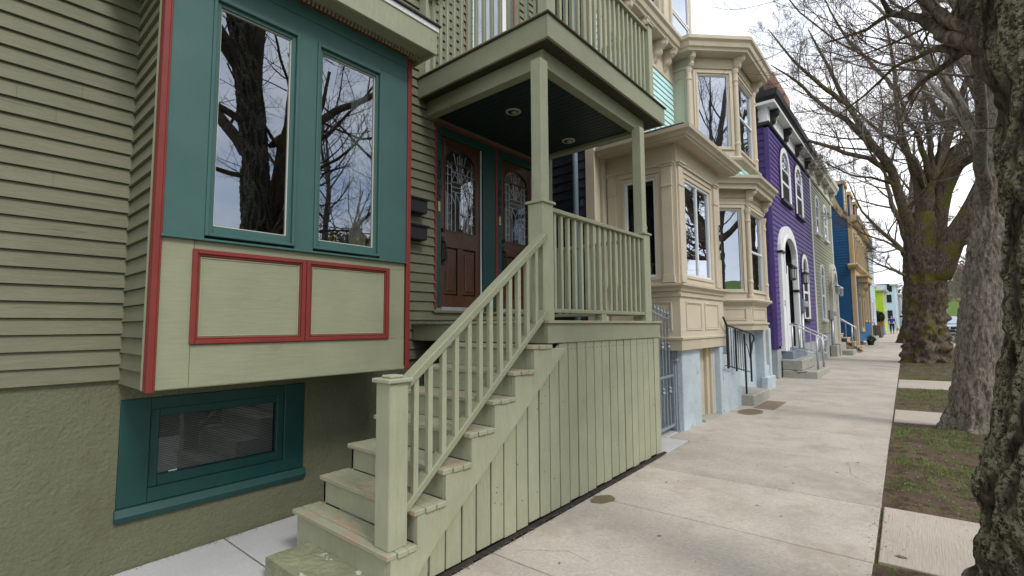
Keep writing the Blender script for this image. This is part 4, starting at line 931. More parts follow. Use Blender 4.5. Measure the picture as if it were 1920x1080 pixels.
mb = MB(dict and (0, A1, 0), (1, 0, 0), (0, 1, 0)); mb.box(W2, XF-.041, -.04, 0, 1.175, 4.2); mb.build('box_side', M['beige'], bh)
mb = MB(); mb.box(W2, XF-.05, A0+.05, A1-.05, 1.18, 1.2); mb.build('box_floor', M['beige_h'], bh)
window(bh, FBX, 7.0, 8.22, 2.22, 3.77, M['beige'], fw=.045, b0=-.05, b1=.015, lites=2, sashm=M['white'], gl='glass_far')
mb = MB(**FBX); mb.add([(7.08, -.2, 2.25), (7.6, -.2, 2.25), (7.52, -.22, 2.6), (7.3, -.2, 3.0), (7.08, -.2, 3.25)], [(0, 1, 2, 3, 4)]); mb.add([(7.66, -.2, 2.25), (8.15, -.2, 2.25), (8.15, -.2, 3.1), (8.0, -.22, 2.7)], [(0, 1, 2, 3)]); mb.build('curtain', M['curtain'], bh, fix=False)
window(bh, SB, -3.47, -2.87, 2.20, 3.79, M['beige'], fw=.05, b0=-.05, b1=.012, sashm=M['white'])
# pilasters on the box
def pil(fr, a0, a1, c0, c1, d=.03):
    mb = MB(**fr); mb.box(a0, a1, .001, d, c0, c1); mb.box(a0-.008, a1+.008, .001, d+.012, c1-.30, c1-.275)
    mb.box(a0-.02, a1+.02, .001, d+.02, c1-.0, c1+.03); mb.box(a0-.035, a1+.035, .001, d+.04, c1+.0305, c1+.055); mb.box(a0-.01, a1+.01, .001, d+.01, c0, c0+.12)
    mb.build('pilaster', M['beige'], bh, bevel=.004)
pil(FBX, 6.80, 6.96, 2.15, 3.86); pil(FBX, 8.34, 8.50, 2.15, 3.86)
pil(SB, -2.82, -2.66, 2.15, 3.86); pil(SB, -3.70, -3.56, 2.15, 3.86)
for fr, (a0, a1) in ((FBX, (7.0, 8.3)), (SB, (-3.5, -2.85))):
    mb = MB(**fr); mb.box(a0, a1, .0045, .028, 3.885, 3.91); mb.box(a0+.02, a1-.02, .0045, .018, 3.80, 3.83); mb.build('head_moulding', M['beige'], bh, bevel=.004)
P = [(W2, A0), (XF, A0), (XF, A1), (W2, A1)]
prof_eave(bh, 'sill_moulding', P, [(0, 2.02), (.03, 2.03), (.035, 2.075), (.085, 2.10), (.085, 2.13), (0, 2.145)], M['beige_h'])
prof_eave(bh, 'string_moulding', P, [(0, 1.94), (.028, 1.95), (.028, 1.985), (0, 1.995)], M['beige_h'])
prof_eave(bh, 'base_moulding', P, [(0.001, 1.18), (.012, 1.18), (.012, 1.325), (.035, 1.335), (.035, 1.36), (0, 1.375)], M['beige_h'])
def panels(fr, spans, c0, c1, parent=bh):
    for a0, a1 in spans:
        mb = MB(**fr); mb.ring(a0, a1, c0, c1, .022, .0005, .016); mb.ring(a0+.03, a1-.03, c0+.03, c1-.03, .010, .0005, .008); mb.build('raised_panel', M['beige'], parent, bevel=.004)
panels(FBX, ((6.97, 7.62), (7.76, 8.42)), 1.46, 1.88); panels(SB, ((-3.68, -3.26), (-3.16, -2.72)), 1.46, 1.88)
EP = [(0, 4.14), (.24, 4.10), (.245, 4.125), (.27, 4.13), (.285, 4.165), (.33, 4.19), (.335, 4.245), (.27, 4.25), (0, 4.30)]
prof_eave(bh, 'box_eave', [(W2+.05, A0), (XF, A0), (XF, A1-.06), (W2+.05, A1-.06)], [(o, z+.05) for o, z in EP], M['beige_h'])
mb = MB(); mb.box(W2, XF+.2, A0-.2, A1+.2, 4.34, 4.365); mb.build('box_roof', M['roof'], bh)
mb = MB(); mb.box(W2, XF+.215, A0-.215, A1+.215, 4.366, 4.374); mb.build('roof_flashing', M['galv'], bh)
# piers, basement door
mb = MB(); mb.box(W2, -2.665, 6.95, 7.68, -.1, 1.174); mb.build('pier', M['bluegrey'], bh, bevel=.012); mb = MB(); mb.box(W2, -2.70, 8.42, 8.80, -.1, 1.174); mb.build('pier', M['bluegrey'], bh, bevel=.012)
mb = MB(**FR(-2.80)); mb.box(7.69, 7.80, -.02, .06, .0, 1.17); mb.box(8.33, 8.41, -.02, .09, .0, 1.17); mb.box(8.22, 8.33, -.02, .05, .0, 1.17); mb.box(7.80, 8.22, -.02, .0, .02, 1.17)
d = mb.build('basement_door', M['beige_h'], bh, bevel=.006)
mb = MB(); mb.box(-3.0, -2.62, 7.69, 8.41, -.05, .075); mb.build('door_step', M['granite'], bh, bevel=.006)
# ---- side steps to the right-hand door of the box (stepped masonry cheek)
tr = [(8.62, 1.16), (8.62, 1.035), (8.83, 1.025), (8.83, .825), (8.985, .82), (8.985, .645), (9.25, .625), (9.25, .53), (9.48, .44), (9.72, .40), (9.72, -.05), (8.45, -.05), (8.45, 1.16)]
mb = MB(); mb.ext(tr, -2.86, -2.60, 'a'); mb.build('stair_cheek', M['bluegrey'], bh, bevel=.01)
mb = MB()
for k, (y0, z) in enumerate(((9.25, .50), (9.0, .70), (8.85, .9), (8.75, 1.05))): mb.box(-3.7, -2.865, y0, y0+.4, -.05, z)
mb.build('stair_step', M['granite'], bh, bevel=.01)
st = thing('stone_step', (-2.7, 10.1, .05), 'broad concrete bottom step at the foot of the black iron handrail', 'step')
mb = MB(); mb.box(-3.4, -2.385, 9.58, 10.75, -.05, .262); mb.build('block', M['granite'], st, bevel=.018)
# iron handrail
hr = thing('iron_handrail', (-2.5, 9.7, .26), 'black wrought iron handrail with a curled end above the beige house steps', 'handrail')
X = -2.53
for y, z0, z1 in ((8.62, .80, 1.52), (9.10, .72, 1.47), (9.66, .262, 1.36), (10.04, .45, 1.35)):
    mb = MB(); mb.bar((X, y, z0), (X, y, z1), .028, .028, up=(0, 1, 0)); mb.build('post', M['iron'], hr)
mb = MB(); mb.tube([(X, 8.45, 1.66), (X, 8.62, 1.53), (X, 9.1, 1.475), (X, 9.6, 1.42), (X, 10.05, 1.37), (X, 10.25, 1.335), (X, 10.33, 1.28), (X, 10.29, 1.21), (X, 10.2, 1.20), (X, 10.12, 1.05), (X, 10.05, .98)], .017, 8); mb.build('top_rail', M['iron'], hr, smooth=True)
mb = MB(); mb.bar((X, 8.5, .86), (X, 10.05, .63), .02, .014); mb.build('lower_rail', M['iron'], hr)
mb = MB()
for k in range(7):
    y = 8.7+k*.135
    if abs(y-9.1) > .04: mb.tube([(X, y, .84-.15*(y-8.5)), (X, y, 1.50-.1*(y-8.6))], .007, 6)
mb.tube([(X, 9.66, 1.2), (X, 9.8, 1.16), (X, 9.9, 1.05), (X, 9.98, .9)], .008, 6)
mb.build('picket', M['iron'], hr)
X2 = -3.35
mb = MB(); mb.tube([(X2, 8.7, 1.95), (X2, 9.1, 1.62), (X2, 9.7, 1.20), (X2, 9.78, .262)], .017, 8); mb.tube([(X2, 9.1, 1.6), (X2, 9.1, .7)], .014, 6); mb.build('far_rail', M['iron'], hr)
# ---- two storey angled bay
def angled_bay(x, y0, y1, d, zb, ledge, w0, w1, col0, friz, side_y, aquaz=None, eave=None, low=False):
    """front face at x from y0 to y1, 45 degree cheeks of depth d"""
    L45 = d*math.sqrt(2); fa = AN(x-d, y0-d); fc = dict(P=(x, y0, 0), U=(0, 1, 0), N=(1, 0, 0)); fs = SD(y0-d)
    path = [(W2, y0-d), (x-d, y0-d), (x, y0), (x, y1), (x-d, y1+d), (W2, y1+d)]
    dy = y1-y0
    for fr, ln in ((fa, L45), (fc, dy)):
        a0, a1 = (.17, ln-.14) if fr is fa else (.12, ln-.12)
        mb = MB(**fr); wallrect(mb, 0, ln, zb, friz, [(a0, a1, w0-.0, w1)]); mb.build('bay_wall', M['beige'], bh, fix=False)
        mb = MB(**fr); mb.ring(a0-.075, a1+.075, w0-.02, w1+.085, .07, .001, .022); mb.ring(a0-.03, a1+.03, w0-.019, w1+.04, .026, .001, .034); mb.build('window_casing', M['beige'], bh, bevel=.004)
        window(bh, fr, a0, a1, w0, w1, M['beige'], fw=.02, b0=-.05, b1=.012, hung=(fr is fc), sashm=M['white'], gl='glass_far')
        if low: panels(fr, ((.10, ln-.10),), ledge-.38, ledge-.13)
    mb = MB(**fs); mb.poly([(W2, 0, zb), (x-d, 0, zb), (x-d, 0, friz), (W2, 0, friz)]); mb.build('bay_wall', M['sagepanel'], bh, fix=False)
    mb = MB(**fs); mb.ring(W2+.08, x-d-.09, w0-.1, w1-.05, .02, .001, .014); mb.build('raised_panel', M['sagepanel'], bh, bevel=.003)
    mb = MB(P=(x-d, y1+d, 0), U=(1, -1, 0), N=(1, 1, 0)); wallrect(mb, 0, L45, zb, friz, [(.14, L45-.14, w0, w1)]); mb.build('bay_wall', M['beige'], bh, fix=False)
    window(bh, dict(P=(x-d, y1+d, 0), U=(1, -1, 0), N=(1, 1, 0)), .14, L45-.14, w0, w1, M['white'], fw=.04)
    for (cx, cy) in ((x-d, y0-d), (x, y0), (x, y1)):
        column_round(bh, cx+.012, cy-.012, col0, friz-.22, .048, M['beige'])
    return path
# lower
LX, LY0, LY1, LD = -2.62, 10.58, 11.86, .70
p = angled_bay(LX, LY0, LY1, LD, 1.46, 2.0, 2.20, 3.90, 2.06, 4.12, None, low=True)
prof_eave(bh, 'bay_ledge', p, [(0, 1.92), (.03, 1.93), (.05, 1.97), (.10, 1.985), (.12, 2.02), (.10, 2.055), (0, 2.07)], M['beige_h'])
prof_eave(bh, 'bay_base', p, [(0, 1.42), (.02, 1.42), (.02, 1.53), (.05, 1.54), (.05, 1.565), (0, 1.58)], M['beige_h'])
prof_eave(bh, 'bay_string', p, [(0, 3.985), (.03, 3.99), (.03, 4.03), (0, 4.04)], M['beige_h'])
prof_eave(bh, 'bay_eave', p, [(0, 4.30), (.20, 4.27), (.21, 4.36), (.25, 4.37), (.27, 4.43), (.32, 4.46), (.32, 4.52), (0, 4.60)], M['beige_h'])
mb = MB(); mb.v = [Vector((x, y, 4.13)) for x, y in p]+[Vector((x, y, 4.31)) for x, y in p]; n = len(p); mb.f = [(i, i+1, n+i+1, n+i) for i in range(n-1)]; mb.build('bay_frieze', M['beige_h'], bh, fix=False)
bracket(bh, FR(LX), LY0, .07, .20, 4.28, .34, M['beige']); bracket(bh, FR(LX), LY1, .07, .20, 4.28, .34, M['beige']); bracket(bh, AN(LX-LD, LY0-LD), .03, .07, .2, 4.28, .34, M['beige'])
# aqua band between the storeys
UX, UY0, UY1, UD = -2.72, 10.50, 11.90, .71
pu = [(W2, UY0-UD), (UX-UD, UY0-UD), (UX, UY0), (UX, UY1), (UX-UD, UY1+UD), (W2, UY1+UD)]
for (q0, q1) in zip(pu, pu[1:]):
    d = Vector((q1[0]-q0[0], q1[1]-q0[1])); siding(dict(P=(q0[0], q0[1], 0), U=(d.x, d.y, 0), N=(d.y, -d.x, 0)), 0, d.length, 4.54, 4.86, .107, seed=15, t=.012).build('bay_siding', M['aqua'], bh, fix=False)
p = angled_bay(UX, UY0, UY1, UD, 4.86, 4.95, 5.16, 6.76, 4.93, 7.10, None)
prof_eave(bh, 'bay_ledge', p, [(0, 4.83), (.03, 4.84), (.06, 4.89), (.11, 4.905), (.12, 4.95), (.09, 4.98), (0, 5.0)], M['beige_h'])
mb = MB(); mb.v = [Vector((x+.0, y, 7.095)) for x, y in p]+[Vector((x, y, 7.2)) for x, y in p]; n = len(p); mb.f = [(i, i+1, n+i+1, n+i) for i in range(n-1)]; mb.build('bay_frieze', M['beige_h'], bh, fix=False)
for fr, a in ((FR(UX), UY0), (FR(UX), UY1), (AN(UX-UD, UY0-UD), .03)): bracket(bh, fr, a, .075, .22, 7.12, .36, M['beige'])
prof_eave(bh, 'bay_string', p, [(0, 6.87), (.03, 6.875), (.03, 6.91), (0, 6.92)], M['beige_h'])
mb = MB(); mb.v = [Vector((x, y, 7.38)) for x, y in p]; mb.f = [tuple(range(len(p)))]; mb.build('bay_roof', M['roof'], bh, fix=False)
mb = MB(); mb.v = [Vector((x, y, 4.545)) for x, y in p]; mb.f = [tuple(range(len(p)))]; mb.build('bay_roof', M['roof'], bh, fix=False)
# piers under the bay with the small window
mb = MB(); mb.box(W2, -2.72, 11.92, 12.10, -.1, 1.45); mb.box(W2, -2.72, 12.42, 12.60, -.1, 1.45); mb.box(W2, -2.74, 12.10, 12.42, -.1, .60); mb.box(W2+.01, -2.9, 9.86, 11.925, -.1, 1.45); mb.box(-2.8, -2.66, 11.88, 12.62, -.1, .36); mb.build('pier', M['bluegrey'], bh, bevel=.012)
window(bh, FR(-2.80), 12.10, 12.42, .60, 1.45, M['tan'], fw=.035, b0=-.05, b1=.02, sashm=M['white'])
text('house_number', '2\n0\n6\n1', .17, (XF+.034, 8.60, 3.13), (0, 1, 0), (0, 0, 1), M['black'], bh, .012, .95)
# ---- iron gate between porch and beige house
gt = thing('iron_gate', (-2.78, 6.9, .02), 'silver grey wrought iron gate with spear tips standing half open by the blue grey pier', 'gate')
gy0, gy1 = 5.85, 6.86; GX = -2.78
def gtop(y): return 1.56+.22*((gy1-y)/(gy1-gy0))**1.6+.06
mb = MB(); mb.bar((GX, gy0, .10), (GX, gy1, .12), .03, .035); mb.bar((GX, gy0, .80), (GX, gy1, .82), .02, .03)
mb.tube([(GX, y, gtop(y)) for y in [gy0+(gy1-gy0)*k/8 for k in range(9)]], .014, 6); mb.bar((GX, gy1, .1), (GX, gy1, 1.62), .03, .03, up=(0, 1, 0)); mb.bar((GX, gy0, .1), (GX, gy0, 1.9), .03, .03, up=(0, 1, 0)); mb.build('gate_frame', M['greyiron'], gt)
for k in range(1, 9):
    y = gy0+(gy1-gy0)*k/9; t = gtop(y)+.10; mb = MB(); mb.tube([(GX, y, .11), (GX, y, t-.04)], .0085, 8)
    mb.tube_profile(GX, y, [(.008, t-.05), (.022, t-.03), (.008, t+.01), (.001, t+.06)], 8)
    if k % 2 == 0:
        for z in (.62, 1.25): mb.tube_profile(GX, y, [(.008, z-.05), (.026, z-.035), (.026, z-.02), (.016, z), (.026, z+.02), (.026, z+.035), (.008, z+.05)], 10)
    mb.build('picket', M['greyiron'], gt)
mb = MB(); mb.box(GX-.03, GX+.03, 6.885, 6.935, -.0, 1.66); mb.box(GX-.02, GX+.045, 6.94, 6.975, .02, 1.64); mb.box(GX-.05, GX+.06, 6.87, 6.99, -.02, .03); mb.build('gate_post', M['greyiron'], gt, bevel=.003)
mb = MB(); mb.box(GX-.01, GX+.07, 6.84, 6.95, 1.02, 1.05); mb.tube([(GX+.06, 6.88, 1.0), (GX+.06, 6.88, 1.07)], .012, 8); mb.build('latch', M['galv'], gt)
# cover plates in the sidewalk
mb = MB(); n = 28; cx, cy = -2.30, 8.95; mb.v = [Vector((cx+.19*math.cos(2*PI*i/n), cy+.30*math.sin(2*PI*i/n), gz(cx, cy+.3*math.sin(2*PI*i/n))+.0045)) for i in range(n)]; mb.f = [tuple(range(n))]
tag(mb.build('damp_patch', M['puddle'], fix=False), 'brown damp patch on the sidewalk before the beige steps', 'stain', None, 'structure')
mb = MB(); x0, x1, y0, y1 = -2.36, -2.02, 9.35, 10.35
mb.add([(x0, y0, gz(x0, y0)-.02), (x1, y0, gz(x1, y0)-.02), (x1, y1, gz(x1, y1)-.02), (x0, y1, gz(x0, y1)-.02), (x0, y0, gz(x0, y0)+.005), (x1, y0, gz(x1, y0)+.005), (x1, y1, gz(x1, y1)+.005), (x0, y1, gz(x0, y1)+.005)], [(4, 5, 6, 7), (0, 1, 5, 4), (1, 2, 6, 5), (2, 3, 7, 6), (3, 0, 4, 7)])
tag(mb.build('hatch_cover', mat('rusty_brown_plate', (.20, .15, .105), .8, .2, 6, .5, 40)), 'rectangular brown cover plate set in the sidewalk before the beige steps', 'cover')

# ================================================================ PURPLE HOUSE
PX = -2.95; P0, P1 = 14.42, 20.75; FP = FR(PX)
ph = thing('purple_house', (PX, 17, .1), 'purple clapboard house with white arched door and windows and a black bracketed cornice', 'house')
siding(SD(P0), -12, PX-.10, .86, 7.0, .19, shingle=(.15, .26), t=.016, seed=21).build('side_wall', M['purple_s'], ph, fix=False)
mb = MB(); mb.box(PX-.1, PX+.02, P0-.02, P0+.02, .86, 6.95); mb.build('corner_board', M['purple'], ph, bevel=.005)
siding(FP, P0+.02, P1, .95, 6.98, .145, [(15.25, 16.95, .7, 4.15)], t=.016, seed=22).build('siding', M['purple'], ph, fix=False)
mb = MB(); mb.box(-12, PX-.02, P0+.01, P1, -.2, .86); mb.box(-12, PX-.012, 17.4, P1, -.2, 1.0); mb.build('foundation', M['foundation'], ph, bevel=.01)
def rear(parent, x, y0, y1, z1, m, mr, z0=-.3):
    mb = MB(); mb.box(-12.1, -12, y0, y1, z0, z1); mb.build('back_wall', m, parent)
    mb = MB(); mb.box(-12.2, x-.05, y0, y1, z1+.02, z1+.14); mb.build('roof', mr, parent)
    mb = MB(P=(0, y1, 0), U=(1, 0, 0), N=(0, 1, 0)); mb.poly([(-12, 0, z0), (x, 0, z0), (x, 0, z1), (-12, 0, z1)]); mb.build('side_wall', m, parent, fix=False)
rear(ph, PX, P0, P1, 8.0, M['purple'], M['roof'])
CC = [(0, 7.0), (.06, 7.0), (.06, 7.10), (.03, 7.12), (.03, 7.48), (.62, 7.50), (.62, 7.60), (.70, 7.63), (.74, 7.75), (.74, 7.83), (.02, 7.90)]
def cornice(parent, x, y0, y1, m_top, m_soff, corner=True, ze=0):
    pth = [(x-5, y0), (x, y0), (x, y1)] if corner else [(x, y0), (x, y1)]
    s = ze
    prof_eave(parent, 'architrave', pth, [(0, 7.0+s), (.05, 7.0+s), (.07, 7.03+s), (.05, 7.11+s), (0, 7.115+s)], m_top)
    prof_eave(parent, 'frieze', pth, [(0, 7.116+s), (.02, 7.116+s), (.02, 7.52+s), (0, 7.52+s)], m_soff)
    prof_eave(parent, 'soffit', pth, [(0, 7.521+s), (.24, 7.521+s), (.24, 7.60+s), (0, 7.60+s)], m_soff)
    prof_eave(parent, 'cornice', pth, [(0, 7.601+s), (.25, 7.601+s), (.28, 7.66+s), (.32, 7.70+s), (.34, 7.86+s), (.30, 7.86+s), (0, 7.97+s)], m_top)
cornice(ph, PX, P0, P1, M['black'], M['white'])
for k in range(4):
    for dd in (0, ): bracket(ph, FP, P0+.35+k*1.75, .16, .23, 7.50, .50, M['black'])
    bracket(ph, FP, P0+.35+k*1.75+.30, .05, .17, 7.50, .40, M['white'])
for a in (-3.25, -4.2): bracket(ph, SD(P0), a, .16, .23, 7.50, .50, M['black'])
for a in (-3.7, -4.7):
    mb = MB(**SD(P0)); n = 20; O = [(a+.22*math.cos(2*PI*i/n), 7.32+.14*math.sin(2*PI*i/n)) for i in range(n)]; mb.ext(O, .02, .05, 'b'); o = mb.build('roundel', M['black'], ph)
    mb = MB(**SD(P0)); O = [(a+.13*math.cos(2*PI*i/n), 7.32+.08*math.sin(2*PI*i/n)) for i in range(n)]; mb.ext(O, .051, .06, 'b'); mb.build('roundel_centre', M['white'], o)
arch_window(ph, FP, 15.62, 17.02, 5.18, 6.86, M['white'], w=.15, sillm=M['black']); arch_window(ph, FP, 17.80, 19.05, 5.10, 6.86, M['white'], w=.14, sillm=M['black'])
arch_window(ph, FP, 18.22, 19.35, 1.70, 3.88, M['white'], w=.14, sillm=M['black'])
for a0, a1, c0 in ((15.55, 17.09, 5.2), (17.73, 19.12, 5.12), (18.15, 19.42, 1.72)):
    mb = MB(**FP); arch_ring(mb, a0, a1, c0, {5.2: 6.16, 5.12: 6.235, 1.72: 3.315}[c0], (a1-a0)/2, .065, -.01, .04); mb.build('black_surround', M['black'], ph)
    mb = MB(**FP); mb.box(a0+.24, a1-.24, .0215, .0245, c0+.05, c0+.05+(.85 if c0 > 3 else 1.2)); mb.build('screen', M['dark'], ph)
# door
D0, D1 = 14.86, 17.25
mb = MB(**FP); arch_ring(mb, D0, D1, .80, 3.55, .85, .34, -.02, .10); arch_ring(mb, D0+.26, D1-.26, .80, 3.52, .62, .10, -.02, .13); d = mb.build('door_surround', M['white'], ph, bevel=.006)
mb = MB(**FP); mb.box(D0-.03, D0+.40, -.01, .14, 3.50, 3.57); mb.build('impost', M['black'], ph, bevel=.006); mb = MB(**FP); mb.box(D1-.40, D1+.03, -.01, .14, 2.50, 2.58); mb.build('impost', M['black'], ph, bevel=.006)
mb = MB(**FP); mb.add([(D0+.3, -.5, .8), (D1-.3, -.5, .8), (D1-.3, -.5, 4.3), (D0+.3, -.5, 4.3), (D0+.3, -.0, .8), (D1-.3, 0, .8), (D1-.3, 0, 4.3), (D0+.3, 0, 4.3)], [(0, 1, 2, 3), (0, 1, 5, 4), (1, 2, 6, 5), (2, 3, 7, 6), (3, 0, 4, 7)]); mb.build('porch_recess', M['black'], ph, fix=False)
mb = MB(**FP)
for k in range(5): mb.box(D0+.36+k*.22, D0+.36+k*.22+.213, -.06, -.02, .82, 3.28)
mb.build('door', M['white'], ph, bevel=.004)
text('house_number', '2\n8', .10, (PX+.102, D0+.15, 2.12), (0, 1, 0), (0, 0, 1), M['black'], ph, .008, .9)
mb = MB(**FP); mb.box(D0+.1, D1-.2, -.02, .25, .42, .80); mb.build('threshold_step', M['greyblue'], ph, bevel=.01)
# roof screen of orange brown boards
sc = thing('roof_screen', (-3.7, 19, 8), 'orange brown vertical board screen standing on the purple house roof', 'fence')
mb = MB(); y = 16.9
while y < 22.4: mb.box(-3.73, -3.70, y, y+.135, 8.0, 10.85+rng.uniform(-.01, .01)); y += .142
mb.build('boards', M['orangewood'], sc, bevel=.004)
mb = MB(); mb.box(-3.78, -3.735, 16.9, 22.4, 10.6, 10.7); mb.box(-3.78, -3.735, 16.9, 22.4, 8.4, 8.5); mb.box(-6, -3.74, 22.37, 22.40, 8.0, 10.85); mb.build('rail', M['oldwood'], sc)
# granite steps
gs = thing('granite_steps', (-2.5, 15.5, .1), 'two mossy granite steps in front of the purple house door', 'steps')
mb = MB(); mb.box(PX+.01, -2.12, 14.75, 16.75, -.05, .30); mb.build('step', M['granite'], gs, bevel=.02)
mb = MB(); mb.box(PX+.005, -2.46, 14.78, 16.7, .301, .58); mb.build('step', M['granite'], gs, bevel=.02)
def pipe_rail(name, label, x0, x1, y, z0, z1, ztop0, ztop1, m, grp):
    t = thing(name, (x1, y, z0), label, 'handrail', grp)
    for x, za, zb in ((x0, z1, ztop0), (x1, z0, ztop1)):
        mb = MB(); mb.tube([(x, y, za), (x, y, zb)], .028, 10); mb.build('post', m, t, smooth=True)
    mb = MB(); mb.tube([(x0-.25, y, ztop0+.05), (x0, y, ztop0), (x1, y, ztop1), (x1+.10, y, ztop1-.06), (x1+.12, y, ztop1-.16), (x1+.04, y, ztop1-.45)], .018, 8); mb.tube([(x0, y, z1+.25), (x1, y, z0+.42)], .012, 8); mb.build('rail', m, t, smooth=True)
    mb = MB(); xm = (x0+x1)/2; mb.tube([(xm, y, (z0+z1)/2+.3), (xm, y, (ztop0+ztop1)/2)], .012, 8); mb.build('picket', m, t)
pipe_rail('pipe_handrail', 'silver pipe handrail on the near side of the purple house steps', -2.80, -2.22, 15.5, .30, .58, 1.52, 1.22, M['galv'], 'pipe handrails at the front steps')
pipe_rail('pipe_handrail', 'silver pipe handrail on the far side of the purple house steps', -2.80, -2.22, 16.5, .30, .58, 1.52, 1.22, M['galv'], 'pipe handrails at the front steps')
def lantern(x, y, z, label, m, r=.10, flame=True):
    t = thing('wall_lantern', (x, y, z), label, 'lantern', 'wall lanterns')
    mb = MB(); mb.box(x, x+.03, y-.06, y+.06, z-.02, z+.28); mb.tube([(x+.02, y, z+.18), (x+.10, y, z+.28), (x+.20, y, z+.20)], .012, 6); mb.build('arm', m, t)
    cx = x+.20; mb = MB(); mb.tube_profile(cx, y, [(.02, z+.20), (r*1.25, z+.12), (r*1.25, z+.10), (r, z+.10)], 8)
    for k in range(6):
        a = 2*PI*k/6; mb.tube([(cx+r*math.cos(a), y+r*math.sin(a), z+.10), (cx+r*.8*math.cos(a), y+r*.8*math.sin(a), z-.18)], .007, 4)
    mb.tube_profile(cx, y, [(r*.85, z-.18), (r*.9, z-.20), (.02, z-.24)], 8); mb.build('cage', m, t)
    mb = MB(); mb.tube_profile(cx, y, [(r*.72, z-.17), (r*.88, z+.09)], 8); mb.build('globe', M['lampglass'], t)
lantern(PX+.05, 15.55, 3.0, 'black caged wall lantern beside the purple house door opening', M['black'], .09); lantern(PX+.02, 17.55, 3.0, 'black caged wall lantern between the purple house door and window', M['black'], .10)
def meter(x, y, z, label, m):
    t = thing('electric_meter', (x, y, z), label, 'meter', 'meters and conduits on the fronts')
    mb = MB(); mb.box(x, x+.14, y-.14, y+.14, z, z+.42); mb.build('case', m, t, bevel=.015)
    mb = MB(); mb.tube_profile(x+.15, y, [(.09, z+.16), (.10, z+.2), (.10, z+.30), (.09, z+.34)], 12); mb.build('dial', M['lampglass'], t)
    mb = MB(); mb.tube([(x+.06, y, z), (x+.06, y, gz(x, y)+.1)], .05, 10); mb.build('conduit', M['galv'], t, smooth=True)
meter(PX+.02, 17.55, 1.9, 'brown electric meter on the purple wall right of its door', M['planterblue']); meter(PX+.04, 24.0, 1.7, 'grey electric meter on the sage wall left of its door', M['galv'])

# ================================================================ SAGE HOUSE
S1 = 26.3
sh = thing('sage_house', (PX, 23, .2), 'pale sage clapboard house with white arched windows next to the purple house', 'house')
siding(FR(PX), P1+.16, S1, 1.15, 6.98, .13, t=.014, seed=31).build('siding', M['sagefront'], sh, fix=False)
mb = MB(); mb.box(PX-.05, PX+.035, P1+.002, P1+.16, .95, 6.98); mb.build('corner_board', M['white'], sh, bevel=.005); mb = MB(); mb.box(PX-.05, PX+.03, S1-.12, S1+.02, .95, 6.98); mb.build('corner_board', M['white'], sh, bevel=.005)
mb = MB(); mb.box(-12, PX-.015, P1+.01, S1, -.2, 1.15); mb.build('foundation', M['foundation'], sh, bevel=.01)
rear(sh, PX, P1+.01, S1, 8.0, M['sagefront'], M['roof'])
cornice(sh, PX, P1+.002, S1+.45, M['offwhite'], M['offwhite'], corner=False)
for k in range(4): bracket(sh, FR(PX), P1+.30+k*1.72, .16, .23, 7.50, .50, M['offwhite'])
arch_window(sh, FR(PX), 21.65, 22.55, 5.05, 6.60, M['white'], w=.12); arch_window(sh, FR(PX), 23.75, 24.70, 5.05, 6.62, M['white'], w=.12)
arch_window(sh, FR(PX), 22.1, 23.05, 1.70, 3.90, M['white'], w=.12)
mb = MB(**FR(PX)); arch_ring(mb, 24.45, 26.15, .45, 3.35, .80, .22, -.01, .14); arch_ring(mb, 24.7, 25.9, .45, 3.3, .55, .10, -.01, .17); mb.build('door_surround', M['offwhite'], sh, bevel=.006)
mb = MB(**FR(PX)); mb.box(24.8, 25.8, .001, .03, .45, 3.6); mb.build('door', M['sheer'], sh)
mb = MB(); mb.box(PX-.01, PX+.01, 22.0, 22.8, .35, .95); mb.build('basement_recess', M['bluegrey'], sh); window(sh, FR(PX+.02), 22.05, 22.75, .38, .92, M['white'], fw=.05, b0=-.02, b1=.02)
lantern(PX+.10, 24.4, 3.0, 'pale globe lantern on the near side of the sage house door', M['galv'], .085); lantern(PX+.05, 26.2, 3.0, 'pale globe lantern on the far side of the sage house door', M['galv'], .085)
s2 = thing('concrete_steps', (-2.6, 25.5, .18), 'two concrete steps at the sage house door', 'steps')
mb = MB(); mb.box(PX+.01, -2.65, 24.45, 26.4, 0, .70); mb.box(PX+.01, -2.70, 23.85, 24.44, 0, .64); mb.build('step', M['granite'], s2, bevel=.015); mb = MB(); mb.box(-2.649, -2.28, 24.9, 26.4, 0, .40); mb.build('step', M['granite'], s2, bevel=.015)
pipe_rail('pipe_handrail', 'silver pipe handrail on the sage house steps', -2.80, -2.36, 25.9, .40, .70, 1.72, 1.45, M['galv'], 'pipe handrails at the front steps')

# ================================================================ BLUE AND TAN HOUSE
BY0, BY1 = 29.0, 38.0; QX = -2.44
bl = thing('blue_house', (QX, 33, .2), 'deep blue sided house with tan street front and curved mansard gable', 'house')
F4 = FR(QX)
mb = siding(SD(BY0), -9, QX-.10, .4, 6.75, .14, seed=41, t=.016)
prof = []
for k in range(14):
    t = k/13; prof.append((QX-.16-.95*(t**.55) if t > 0 else QX-.16, 6.75+2.1*t))
# gable of the mansard: boards narrowing with the concave slope
for k in range(13):
    x = (prof[k][0]+prof[k+1][0])/2; z0, z1 = prof[k][1], prof[k+1][1]
    mb.add([(-9, .018, z0), (x, .018, z0), (x, .003, z1), (-9, .003, z1), (-9, 0, z0), (x, 0, z0)], [(0, 1, 2, 3), (0, 4, 5, 1)])
mb.build('side_siding', M['blue'], bl, fix=False)
mb = MB(**SD(BY0)); mb.box(QX-.12, QX+.03, -.0, .03, .3, 6.75)
for k in range(13):
    (xa, za), (xb, zb) = prof[k], prof[k+1]; mb.ext([(xa, za), (xa+.26+.0*k, za), (xb+.26, zb), (xb, zb)], -.02, .03, 'b')
mb.build('gable_trim', M['tan'], bl, bevel=.004)
